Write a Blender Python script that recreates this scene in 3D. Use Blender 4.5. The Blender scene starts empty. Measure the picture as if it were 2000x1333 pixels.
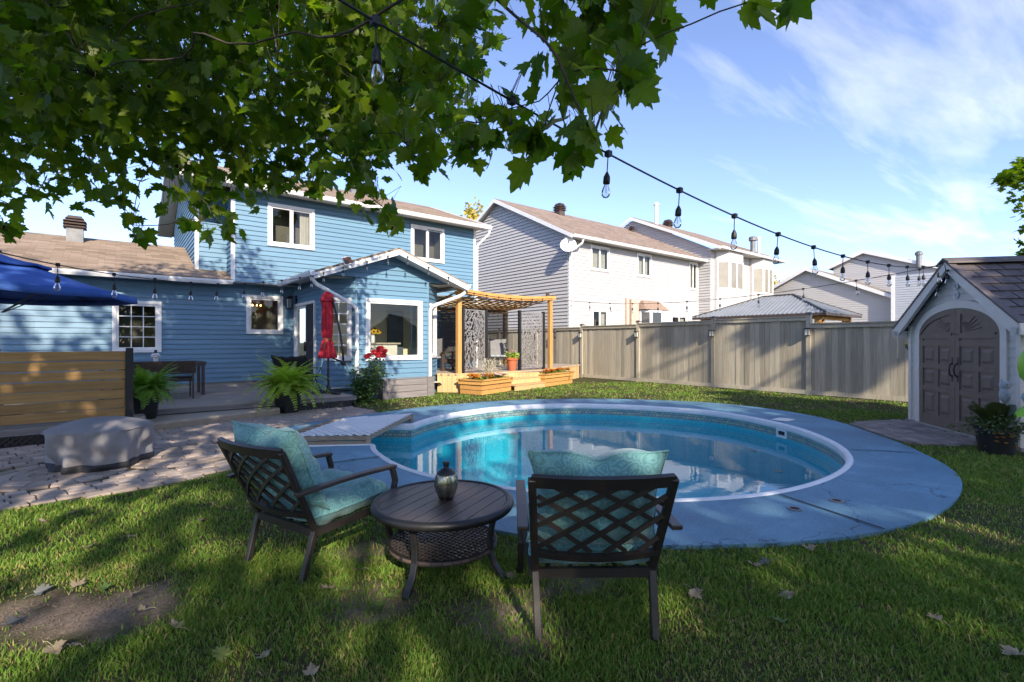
import bpy, bmesh, math, random
import numpy as np
from mathutils import Vector, Matrix, noise
R = math.radians
rnd = random.Random(11)
nr = np.random.default_rng(11)
S = bpy.context.scene
COL = S.collection

# ------------------------------------------------------------------ camera, sky, sun, exposure
YAW = R(38.7)
CAM_H = 1.4
cd = bpy.data.cameras.new("camera"); cam = bpy.data.objects.new("camera", cd); COL.objects.link(cam)
cam.location = (0, 0, CAM_H); cam.rotation_euler = (R(90), 0, -YAW)
cd.sensor_width = 36; cd.lens = 17.28; cd.shift_y = 0.00075; cd.clip_start = 0.05; cd.clip_end = 2000
S.camera = cam
SUN_EL = R(28); SUN_AZ = R(20)          # light travels along (sin az, cos az) over the ground
w = bpy.data.worlds.new("World"); S.world = w; w.use_nodes = True
def nd(nt, kind, **kw):
    n = nt.nodes.new(kind)
    for k, v in kw.items():
        if k.startswith('i_'):
            key = k[2:]; key = int(key) if key.isdigit() else key
            n.inputs[key].default_value = v
        else: setattr(n, k, v)
    return n
def lk(nt, a, b): nt.links.new(a, b)
CLR = 42
def build_world():
    nt = w.node_tree; nt.nodes.clear()
    out = nd(nt, 'ShaderNodeOutputWorld'); bg = nd(nt, 'ShaderNodeBackground')
    bg.inputs['Strength'].default_value = 0.15
    sky = nd(nt, 'ShaderNodeTexSky', sky_type='NISHITA', sun_disc=False, sun_elevation=SUN_EL, sun_rotation=R(180) + SUN_AZ)
    sky.air_density = 0.75; sky.dust_density = 0.6; sky.ozone_density = 4.0
    # thin cirrus: noise on the plane that a high cloud layer makes overhead
    tc = nd(nt, 'ShaderNodeTexCoord'); sep = nd(nt, 'ShaderNodeSeparateXYZ'); lk(nt, tc.outputs['Generated'], sep.inputs[0])
    zc = nd(nt, 'ShaderNodeMath', operation='MAXIMUM', i_1=0.03); lk(nt, sep.outputs[2], zc.inputs[0])
    dx = nd(nt, 'ShaderNodeMath', operation='DIVIDE'); lk(nt, sep.outputs[0], dx.inputs[0]); lk(nt, zc.outputs[0], dx.inputs[1])
    dy = nd(nt, 'ShaderNodeMath', operation='DIVIDE'); lk(nt, sep.outputs[1], dy.inputs[0]); lk(nt, zc.outputs[0], dy.inputs[1])
    cb = nd(nt, 'ShaderNodeCombineXYZ'); lk(nt, dx.outputs[0], cb.inputs[0]); lk(nt, dy.outputs[0], cb.inputs[1])
    mp = nd(nt, 'ShaderNodeMapping'); lk(nt, cb.outputs[0], mp.inputs['Vector'])
    mp.vector_type = 'POINT'; mp.inputs['Rotation'].default_value = (0, 0, R(CLR)); mp.inputs['Scale'].default_value = (0.5, 2.6, 1); mp.inputs['Location'].default_value = (3.1, 0.4, 0)
    n1 = nd(nt, 'ShaderNodeTexNoise', i_Scale=1.0, i_Detail=9.0, i_Roughness=0.58, i_Distortion=0.25); lk(nt, mp.outputs[0], n1.inputs['Vector'])
    mp2 = nd(nt, 'ShaderNodeMapping'); lk(nt, cb.outputs[0], mp2.inputs['Vector']); mp2.inputs['Location'].default_value = (-1.55, 0.35, 0); mp2.inputs['Scale'].default_value = (0.42, 0.42, 1)
    n2 = nd(nt, 'ShaderNodeTexNoise', i_Scale=1.0, i_Detail=2.0); lk(nt, mp2.outputs[0], n2.inputs['Vector'])
    # the cloud bank lies to the south-east of the yard
    dot = nd(nt, 'ShaderNodeVectorMath', operation='DOT_PRODUCT'); lk(nt, tc.outputs['Generated'], dot.inputs[0])
    v = Vector((math.sin(YAW + R(47)) * .9, math.cos(YAW + R(47)) * .9, .42)).normalized(); dot.inputs[1].default_value = v
    mr = nd(nt, 'ShaderNodeMapRange', interpolation_type='SMOOTHSTEP'); mr.inputs[1].default_value = 0.82; mr.inputs[2].default_value = 0.99; mr.inputs[3].default_value = -0.26; mr.inputs[4].default_value = 0.06
    lk(nt, dot.outputs['Value'], mr.inputs[0])
    a1 = nd(nt, 'ShaderNodeMath', operation='ADD'); lk(nt, n1.outputs['Fac'], a1.inputs[0]); lk(nt, mr.outputs[0], a1.inputs[1])
    a2 = nd(nt, 'ShaderNodeMath', operation='MULTIPLY_ADD', i_1=0.18, i_2=-0.09); lk(nt, n2.outputs['Fac'], a2.inputs[0])
    a3 = nd(nt, 'ShaderNodeMath', operation='ADD'); lk(nt, a1.outputs[0], a3.inputs[0]); lk(nt, a2.outputs[0], a3.inputs[1])
    cr = nd(nt, 'ShaderNodeValToRGB'); lk(nt, a3.outputs[0], cr.inputs[0])
    cr.color_ramp.elements[0].position = 0.49; cr.color_ramp.elements[0].color = (0, 0, 0, 1)
    cr.color_ramp.elements[1].position = 0.80; cr.color_ramp.elements[1].color = (.54, .54, .54, 1)
    mix = nd(nt, 'ShaderNodeMix', data_type='RGBA'); lk(nt, cr.outputs[0], mix.inputs['Factor'])
    tint = nd(nt, 'ShaderNodeMix', data_type='RGBA', blend_type='MULTIPLY'); tint.inputs['Factor'].default_value = 1; hsv = nd(nt, 'ShaderNodeHueSaturation', i_Saturation=0.95, i_Value=0.60); lk(nt, sky.outputs[0], hsv.inputs['Color']); lk(nt, hsv.outputs[0], tint.inputs['A']); tint.inputs['B'].default_value = (1.08, .97, 1.0, 1); lk(nt, tint.outputs['Result'], mix.inputs['A']); mix.inputs['B'].default_value = (2.75, 2.8, 2.95, 1)
    lk(nt, mix.outputs['Result'], bg.inputs['Color']); lk(nt, bg.outputs[0], out.inputs[0])
build_world()
sl = bpy.data.lights.new("sun", 'SUN'); sun = bpy.data.objects.new("sun", sl); COL.objects.link(sun)
sl.energy = 2.1; sl.angle = R(0.55); sl.color = (1.0, 0.88, 0.70)
ce = math.cos(SUN_EL)
SUN_DIR = Vector((math.sin(SUN_AZ) * ce, math.cos(SUN_AZ) * ce, -math.sin(SUN_EL)))
sun.rotation_euler = SUN_DIR.to_track_quat('-Z', 'Y').to_euler()
sun.location = (-4, -12, 14)
S.view_settings.view_transform = 'Standard'; S.view_settings.look = 'None'; S.view_settings.gamma = 1
S.view_settings.exposure = 1.98; S.view_settings.use_curve_mapping = False
S.render.engine = 'CYCLES'
S.cycles.use_denoising = True
S.cycles.max_bounces = 8; S.cycles.transparent_max_bounces = 16; S.cycles.diffuse_bounces = 5
S.cycles.sample_clamp_indirect = 6; S.cycles.caustics_reflective = False; S.cycles.caustics_refractive = False

# ------------------------------------------------------------------ helpers
FW = Vector((math.sin(YAW), math.cos(YAW), 0)); RT = Vector((math.cos(YAW), -math.sin(YAW), 0))
FPX = 960.0
def at(px, py, D):
    """a point seen in the photograph's direction, D metres ahead of where the photographer stood"""
    return FW * D + RT * ((px - 1000) / FPX * D) + Vector((0, 0, CAM_H + (668 - py) / FPX * D))
def cs(right, D, up): return FW * D + RT * right + Vector((0, 0, CAM_H + up))

def empty(name, loc=(0, 0, 0), rz=0):
    o = bpy.data.objects.new(name, None); COL.objects.link(o); o.location = loc; o.rotation_euler = (0, 0, rz)
    o.empty_display_size = .1
    return o
def tag(o, label, cat, group=None, kind=None):
    o['label'] = label; o['category'] = cat
    if group: o['group'] = group
    if kind: o['kind'] = kind
    return o
def thing(name, label, cat, loc=(0, 0, 0), rz=0, group=None):
    return tag(empty(name, loc, rz), label, cat, group)
def put(name, mesh, parent=None, world=False):
    o = bpy.data.objects.new(name, mesh); COL.objects.link(o)
    if parent:
        o.parent = parent
        if world:
            top = parent; m = Matrix()
            chain = []
            while top: chain.append(top); top = top.parent
            for p in reversed(chain):
                m = m @ p.matrix_parent_inverse @ Matrix.LocRotScale(p.location, p.rotation_euler, p.scale)
            o.matrix_parent_inverse = m.inverted()
    return o
class MB:
    def __init__(s): s.v = []; s.f = []; s.mi = []; s.cur = 0
    def add(s, vs, fs):
        b = len(s.v); s.v += [tuple(p) for p in vs]
        for f in fs: s.f.append(tuple(b + i for i in f)); s.mi.append(s.cur)
        return s
    def hexa(s, p):   # 8 points: bottom ring 0-3, top ring 4-7
        return s.add(p, [(3, 2, 1, 0), (4, 5, 6, 7), (0, 1, 5, 4), (1, 2, 6, 5), (2, 3, 7, 6), (3, 0, 4, 7)])
    def box(s, x0, x1, y0, y1, z0, z1):
        return s.hexa([(x0, y0, z0), (x1, y0, z0), (x1, y1, z0), (x0, y1, z0), (x0, y0, z1), (x1, y0, z1), (x1, y1, z1), (x0, y1, z1)])
    def obox(s, c, ax, ay, az):   # centre and three half axes
        c, ax, ay, az = map(Vector, (c, ax, ay, az))
        return s.hexa([c - ax - ay - az, c + ax - ay - az, c + ax + ay - az, c - ax + ay - az, c - ax - ay + az, c + ax - ay + az, c + ax + ay + az, c - ax + ay + az])
    def beam(s, a, b, w_, h_, up=(0, 0, 1)):
        a, b = Vector(a), Vector(b); d = b - a; L = d.length; d.normalize(); up = Vector(up)
        x = d.cross(up)
        if x.length < 1e-4: x = d.cross(Vector((0, 1, 0)))
        x.normalize(); u = x.cross(d)
        return s.obox((a + b) / 2, d * L / 2, x * w_ / 2, u * h_ / 2)
    def prism(s, poly, z0, z1):
        n = len(poly); a = sum(poly[i][0] * poly[(i + 1) % n][1] - poly[(i + 1) % n][0] * poly[i][1] for i in range(n))
        if a < 0: poly = poly[::-1]
        vs = [(p[0], p[1], z0) for p in poly] + [(p[0], p[1], z1) for p in poly]
        return s.add(vs, [tuple(range(n))[::-1], tuple(range(n, 2 * n))] + [(i, (i + 1) % n, n + (i + 1) % n, n + i) for i in range(n)])
    def extr(s, pts, d):   # polygon of 3D points, extruded by vector d
        n = len(pts); d = Vector(d); vs = [Vector(p) for p in pts] + [Vector(p) + d for p in pts]
        return s.add(vs, [tuple(range(n))[::-1], tuple(range(n, 2 * n))] + [(i, (i + 1) % n, n + (i + 1) % n, n + i) for i in range(n)])
    def tube(s, path, r, n=8, caps=True):
        path = [Vector(p) for p in path]; m = len(path)
        rs = r if isinstance(r, (list, tuple)) else [r] * m
        b = len(s.v); ref = None; vs = []; fs = []
        for i, p in enumerate(path):
            t = (path[min(i + 1, m - 1)] - path[max(i - 1, 0)]).normalized()
            if ref is None:
                ref = t.cross(Vector((0, 0, 1)))
                if ref.length < 1e-3: ref = Vector((1, 0, 0))
            ref = (ref - t * ref.dot(t)).normalized(); q = t.cross(ref)
            for k in range(n):
                a = 2 * math.pi * k / n; vs.append(p + (ref * math.cos(a) + q * math.sin(a)) * rs[i])
        for i in range(m - 1):
            for k in range(n):
                k2 = (k + 1) % n; fs.append((i * n + k, i * n + k2, (i + 1) * n + k2, (i + 1) * n + k))
        if caps: fs.append(tuple(range(n))[::-1]); fs.append(tuple(range((m - 1) * n, m * n)))
        return s.add(vs, fs)
    def ribbon(s, path, w_, h_, side=(1, 0, 0)):   # rectangular bar bent along a path
        path = [Vector(p) for p in path]; m = len(path); side = Vector(side).normalized(); vs = []; fs = []
        for i, p in enumerate(path):
            t = (path[min(i + 1, m - 1)] - path[max(i - 1, 0)]).normalized()
            x = (side - t * side.dot(t)).normalized(); u = t.cross(x)
            vs += [p - x * w_ / 2 - u * h_ / 2, p + x * w_ / 2 - u * h_ / 2, p + x * w_ / 2 + u * h_ / 2, p - x * w_ / 2 + u * h_ / 2]
        for i in range(m - 1):
            for k in range(4):
                k2 = (k + 1) % 4; fs.append((i * 4 + k, i * 4 + k2, i * 4 + 4 + k2, i * 4 + 4 + k))
        fs += [(3, 2, 1, 0), tuple(range(4 * m - 4, 4 * m))]
        return s.add(vs, fs)
    def lathe(s, prof, n=24, c=(0, 0, 0), fn=None, cap=True):
        vs = []; fs = []; m = len(prof)
        for i, (r, z) in enumerate(prof):
            for k in range(n):
                a = 2 * math.pi * k / n; rr = fn(r, z, a, i) if fn else r
                vs.append((c[0] + rr * math.cos(a), c[1] + rr * math.sin(a), c[2] + z))
        for i in range(m - 1):
            for k in range(n):
                k2 = (k + 1) % n; fs.append((i * n + k, i * n + k2, (i + 1) * n + k2, (i + 1) * n + k))
        if cap: fs.append(tuple(range(n))[::-1]); fs.append(tuple(range((m - 1) * n, m * n)))
        return s.add(vs, fs)
    def mesh(s, name, mats, smooth=False, bevel=0):
        me = bpy.data.meshes.new(name); me.from_pydata(s.v, [], s.f)
        mats = mats if isinstance(mats, (list, tuple)) else [mats]
        for m_ in mats: me.materials.append(m_)
        if len(mats) > 1: me.polygons.foreach_set('material_index', s.mi)
        if smooth: me.polygons.foreach_set('use_smooth', [True] * len(me.polygons))
        me.update(); return me
    def build(s, name, mats, parent=None, world=False, smooth=False, bevel=0):
        me = s.mesh(name, mats, smooth); o = put(name, me, parent, world)
        if bevel:
            bm = bmesh.new(); bm.from_mesh(me)
            bmesh.ops.bevel(bm, geom=bm.edges[:], offset=bevel, segments=1, affect='EDGES', clamp_overlap=True)
            bm.to_mesh(me); bm.free()
        if smooth == 'auto':
            me.polygons.foreach_set('use_smooth', [True] * len(me.polygons)); me.set_sharp_from_angle(angle=R(40))
        return o
def struct(o): o['kind'] = 'structure'; return o
def stuff(o): o['kind'] = 'stuff'; return o
def copy_tree(o, parent=None):
    c = o.copy(); COL.objects.link(c); c.parent = parent
    for ch in list(o.children): copy_tree(ch, c)
    return c

# ------------------------------------------------------------------ materials
def L(h):   # '#rrggbb' sRGB to linear
    h = h.lstrip('#'); t = [int(h[i:i + 2], 16) / 255 for i in (0, 2, 4)]
    return tuple(x / 12.92 if x <= .04045 else ((x + .055) / 1.055) ** 2.4 for x in t)
def mat(name, col, rough=.6, col2=None, scale=6.0, stretch=(1, 1, 1), bump=0.0, bscale=None, spec=.5, metal=0.0, detail=5.0, objrand=0.0, coord='Object', lo=.35, hi=.65, subsurf=0):
    m = bpy.data.materials.new(name); m.use_nodes = True; nt = m.node_tree; b = nt.nodes['Principled BSDF']
    b.inputs['Roughness'].default_value = rough; b.inputs['Metallic'].default_value = metal; b.inputs['Specular IOR Level'].default_value = spec
    tc = nd(nt, 'ShaderNodeTexCoord'); mp = nd(nt, 'ShaderNodeMapping'); mp.inputs['Scale'].default_value = stretch
    lk(nt, tc.outputs[coord], mp.inputs['Vector'])
    if objrand:
        oi = nd(nt, 'ShaderNodeObjectInfo'); ml = nd(nt, 'ShaderNodeVectorMath', operation='MULTIPLY_ADD')
        cmb = nd(nt, 'ShaderNodeCombineXYZ')
        for i in range(3): lk(nt, oi.outputs['Random'], cmb.inputs[i])
        lk(nt, cmb.outputs[0], ml.inputs[0]); ml.inputs[1].default_value = (37, 71, 53); lk(nt, tc.outputs[coord], ml.inputs[2]); lk(nt, ml.outputs[0], mp.inputs['Vector'])
    n = nd(nt, 'ShaderNodeTexNoise', i_Scale=scale, i_Detail=detail, i_Roughness=.6); lk(nt, mp.outputs[0], n.inputs['Vector'])
    col2 = col2 or tuple(c * .82 for c in col)
    cr = nd(nt, 'ShaderNodeValToRGB'); cr.color_ramp.elements[0].position = lo; cr.color_ramp.elements[1].position = hi
    cr.color_ramp.elements[0].color = (*col2, 1); cr.color_ramp.elements[1].color = (*col, 1); lk(nt, n.outputs['Fac'], cr.inputs[0])
    last = cr.outputs[0]
    if objrand:
        hs = nd(nt, 'ShaderNodeHueSaturation'); mr = nd(nt, 'ShaderNodeMapRange'); mr.inputs[3].default_value = 1 - objrand; mr.inputs[4].default_value = 1 + objrand
        lk(nt, oi.outputs['Random'], mr.inputs[0]); lk(nt, mr.outputs[0], hs.inputs['Value']); lk(nt, last, hs.inputs['Color']); last = hs.outputs[0]
    lk(nt, last, b.inputs['Base Color'])
    if bump:
        n2 = nd(nt, 'ShaderNodeTexNoise', i_Scale=bscale or scale * 4, i_Detail=6.0, i_Roughness=.65); lk(nt, mp.outputs[0], n2.inputs['Vector'])
        bp = nd(nt, 'ShaderNodeBump', i_Strength=bump, i_Distance=.01); lk(nt, n2.outputs['Fac'], bp.inputs['Height']); lk(nt, bp.outputs[0], b.inputs['Normal'])
    return m
def wood(name, col, dark, axis=0, rough=.75, objrand=.12, scale=5.0, bump=.25, knots=True):
    st = [14, 14, 14]; st[axis] = .9
    m = mat(name, col, rough, dark, scale=scale * .35, stretch=tuple(st), bump=bump, bscale=6, objrand=objrand, detail=8, lo=.3, hi=.72)
    return m
def shingle(name, c1, c2, c3, uaxis=0, rowh=.14):
    """asphalt shingles: tabs in courses, each with its own tone"""
    m = bpy.data.materials.new(name); m.use_nodes = True; nt = m.node_tree; b = nt.nodes['Principled BSDF']; b.inputs['Roughness'].default_value = .95; b.inputs['Specular IOR Level'].default_value = .2
    uv = nd(nt, 'ShaderNodeUVMap'); br = nd(nt, 'ShaderNodeTexBrick', offset=.37, offset_frequency=2)
    br.inputs['Scale'].default_value = 1; br.inputs['Mortar Size'].default_value = .003; br.inputs['Brick Width'].default_value = .31; br.inputs['Row Height'].default_value = rowh
    br.inputs['Color1'].default_value = (*c1, 1); br.inputs['Color2'].default_value = (*c2, 1); br.inputs['Mortar'].default_value = (*c3, 1); br.inputs['Bias'].default_value = 0
    lk(nt, uv.outputs[0], br.inputs['Vector'])
    n = nd(nt, 'ShaderNodeTexNoise', i_Scale=.9, i_Detail=8.0); lk(nt, uv.outputs[0], n.inputs['Vector'])
    n3 = nd(nt, 'ShaderNodeTexNoise', i_Scale=60.0, i_Detail=3.0); lk(nt, uv.outputs[0], n3.inputs['Vector'])
    mx = nd(nt, 'ShaderNodeMix', data_type='RGBA', blend_type='MULTIPLY'); mx.inputs['Factor'].default_value = .55
    ad = nd(nt, 'ShaderNodeMath', operation='ADD', i_1=.45); lk(nt, n.outputs['Fac'], ad.inputs[0])
    ad2 = nd(nt, 'ShaderNodeMath', operation='MULTIPLY_ADD', i_1=.5, i_2=.75); lk(nt, n3.outputs['Fac'], ad2.inputs[0])
    ml = nd(nt, 'ShaderNodeMath', operation='MULTIPLY'); lk(nt, ad.outputs[0], ml.inputs[0]); lk(nt, ad2.outputs[0], ml.inputs[1])
    lk(nt, br.outputs['Color'], mx.inputs['A']); lk(nt, ml.outputs[0], mx.inputs['B']); lk(nt, mx.outputs['Result'], b.inputs['Base Color'])
    bp = nd(nt, 'ShaderNodeBump', i_Strength=.6, i_Distance=.012); bp.invert = True; lk(nt, br.outputs['Fac'], bp.inputs['Height']); lk(nt, bp.outputs[0], b.inputs['Normal'])
    return m
def glassy(name, tint=(.92, .95, .96), ior=1.5, rough=0.0, both=False):
    m = bpy.data.materials.new(name); m.use_nodes = True; nt = m.node_tree; nt.nodes.clear()
    out = nd(nt, 'ShaderNodeOutputMaterial'); mx = nd(nt, 'ShaderNodeMixShader'); tr = nd(nt, 'ShaderNodeBsdfTransparent'); gl = nd(nt, 'ShaderNodeBsdfGlossy')
    tr.inputs[0].default_value = (*tint, 1); gl.inputs['Roughness'].default_value = rough; fr = nd(nt, 'ShaderNodeFresnel', i_IOR=ior)
    ge = nd(nt, 'ShaderNodeNewGeometry'); iv = nd(nt, 'ShaderNodeMath', operation='MULTIPLY_ADD', i_1=(0.0 if both else -1.0), i_2=1.0); lk(nt, ge.outputs['Backfacing'], iv.inputs[0]); mu = nd(nt, 'ShaderNodeMath', operation='MULTIPLY'); lk(nt, fr.outputs[0], mu.inputs[0]); lk(nt, iv.outputs[0], mu.inputs[1])   # the far face of a thin pane only lets light through
    lk(nt, mu.outputs[0], mx.inputs[0]); lk(nt, tr.outputs[0], mx.inputs[1]); lk(nt, gl.outputs[0], mx.inputs[2]); lk(nt, mx.outputs[0], out.inputs[0])
    return m
M = {}
M['blue_siding'] = mat('blue_siding', (.122, .24, .35), .5, (.11, .22, .325), scale=1.3, stretch=(.6, .6, 6), objrand=.05, bump=.03, bscale=30)
M['white_siding'] = mat('white_siding', (.47, .46, .455), .55, (.43, .42, .42), scale=1.5, stretch=(.6, .6, 5), objrand=.03)
M['grey_siding'] = mat('grey_siding', (.42, .45, .50), .6, (.38, .41, .46), scale=1.5, objrand=.03)
M['white_trim'] = mat('white_trim', (.78, .78, .78), .4, (.70, .70, .71), scale=3, spec=.4)
M['soffit'] = mat('soffit', (.62, .61, .59), .6, (.55, .54, .52), scale=5)
M['shingle_blue'] = shingle('shingle_tan', L('#9a8878'), L('#80705f'), L('#6a5c50'))
M['shingle_tan'] = shingle('shingle_warm', L('#96867a'), L('#7d6d62'), L('#6a5b51'))
M['shingle_grey'] = shingle('shingle_grey', L('#8d857c'), L('#756d66'), L('#524b45'))
M['dark_metal'] = mat('dark_metal', (.018, .017, .018), .42, (.012, .012, .013), scale=30, bump=.12, bscale=220, spec=.5)
M['black_plastic'] = mat('black_plastic', (.012, .013, .016), .5, (.009, .009, .011), scale=20)
M['brown_metal'] = mat('brown_metal', (.085, .06, .052), .6, (.06, .042, .037), scale=10)
M['galv'] = mat('galvanised', (.20, .205, .215), .5, (.14, .145, .155), scale=6, metal=.3)
M['concrete'] = mat('concrete', (.36, .34, .31), .9, (.25, .235, .215), scale=3, bump=.3, bscale=40)
M['cedar_x'] = wood('cedar_x', (.60, .33, .10), (.44, .22, .06), 0)
M['cedar_z'] = wood('cedar_z', (.60, .34, .11), (.44, .22, .065), 2)
M['cedar_pale'] = wood('cedar_pale', (.62, .43, .21), (.48, .32, .15), 2)
M['screen_wood'] = wood('screen_wood', (.43, .26, .095), (.27, .15, .05), 0, objrand=.22)
M['deck_wood'] = wood('deck_wood', (.42, .355, .295), (.30, .245, .20), 0, objrand=.12)
M['fence_wood'] = wood('fence_wood', (.43, .385, .30), (.30, .265, .20), 2, objrand=.26)
M['grey_wood'] = wood('grey_wood', (.235, .215, .21), (.15, .135, .135), 0, objrand=.12)
M['raw_wood'] = wood('raw_wood', (.36, .29, .21), (.24, .19, .135), 0, objrand=.12)
M['glass'] = glassy('window_glass', (.88, .90, .89), 1.5)
M['bulb_glass'] = glassy('bulb_glass', (.90, .91, .92), 1.5, both=True)
M['room_dark'] = mat('room_dark', (.16, .145, .12), .9, (.12, .11, .09), scale=2)
M['room_light'] = mat('room_light', (.84, .76, .56), .9, (.80, .72, .53), scale=1)
M['curtain'] = mat('curtain', (.62, .58, .52), .9, (.46, .42, .37), scale=2, stretch=(14, 14, .2))
M['blind'] = mat('blind', (.42, .40, .34), .8, (.34, .32, .27), scale=2, stretch=(.3, .3, 22))
M['filament'] = mat('filament', (.75, .36, .12), .5)
# ------------------------------------------------------------------ ground, pool deck, pool
PC = Vector((5.85, 5.0))
POOL = [(2.62, 6.25), (2.47, 5.58), (2.42, 4.89), (2.52, 4.3), (2.93, 3.5), (3.58, 2.55), (4.05, 2.25), (4.55, 2.02), (5.0, 1.92), (5.4, 1.88), (6.06, 1.90), (6.55, 1.98), (7.05, 2.18), (7.85, 2.72), (8.75, 3.85), (9.1, 5.0), (8.85, 6.0), (8.32, 6.95), (7.58, 7.72), (6.57, 8.13), (5.22, 8.06), (4.35, 7.75), (3.8, 7.36)]
STEP = [(3.15, 7.92), (2.55, 7.95), (2.05, 7.45), (2.10, 6.80)]
DECK = [(6.5, 1.01), (6.84, 1.1), (7.72, 1.57), (8.82, 2.4), (9.97, 3.49), (10.43, 4.6), (10.45, 5.77), (9.98, 6.72), (9.29, 7.67), (8.33, 8.43), (7.24, 9.0), (5.9, 9.2), (4.68, 9.18), (3.92, 9.02), (3.49, 8.92), (2.5, 8.66), (1.72, 8.15), (1.36, 7.75), (1.12, 7.23), (1.07, 6.8), (1.12, 6.2), (1.3, 5.6), (1.55, 4.8), (1.8, 4.0), (2.0, 3.3), (2.21, 2.72), (2.5, 2.25), (2.88, 1.94), (3.16, 1.73), (3.79, 1.33), (4.33, 1.1), (4.87, .97), (5.62, .93)]
def polar_fn(pts, smooth=5):
    a = sorted((math.atan2(p[1] - PC.y, p[0] - PC.x) % (2 * math.pi), (Vector(p) - PC).length) for p in pts)
    th = np.array([x[0] for x in a]); rr = np.array([x[1] for x in a])
    g = np.linspace(0, 2 * math.pi, 361)[:-1]
    th3 = np.concatenate([th - 2 * math.pi, th, th + 2 * math.pi]); rr3 = np.concatenate([rr, rr, rr])
    v = np.interp(g, th3, rr3)
    k = np.ones(2 * smooth + 1); k /= k.sum()
    for _ in range(2): v = np.convolve(np.concatenate([v[-smooth:], v, v[:smooth]]), k, 'valid')
    return g, v
NG, RP0 = polar_fn(POOL, 4)
_, RD = polar_fn(DECK, 4)
RP = RP0.copy()
def ang(p): return math.atan2(p[1] - PC.y, p[0] - PC.x) % (2 * math.pi)
def in_deck_arr(X, Y, grow=0.0):
    th = np.arctan2(Y - PC.y, X - PC.x) % (2 * math.pi); r = np.hypot(X - PC.x, Y - PC.y)
    return r < np.interp(th, np.append(NG, 2 * math.pi), np.append(RD, RD[0])) + grow
# the entry bay for the steps: pool radius pushed out between two angles
a0, a1 = ang((3.80, 7.36)), ang((2.62, 6.25))
for i, t in enumerate(NG):
    if a0 < t < a1:
        q = (t - a0) / (a1 - a0); RP[i] = RP0[i] + 1.05 * min(1, q / .09, (1 - q) / .09)
def ring(rad, z, off=0.0): return [(PC.x + (r + off) * math.cos(t), PC.y + (r + off) * math.sin(t), z) for t, r in zip(NG, rad)]
def strip(mb, A, B):
    n = len(A); mb.add(list(A) + list(B), [(i, (i + 1) % n, n + (i + 1) % n, n + i) for i in range(n)])

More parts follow.
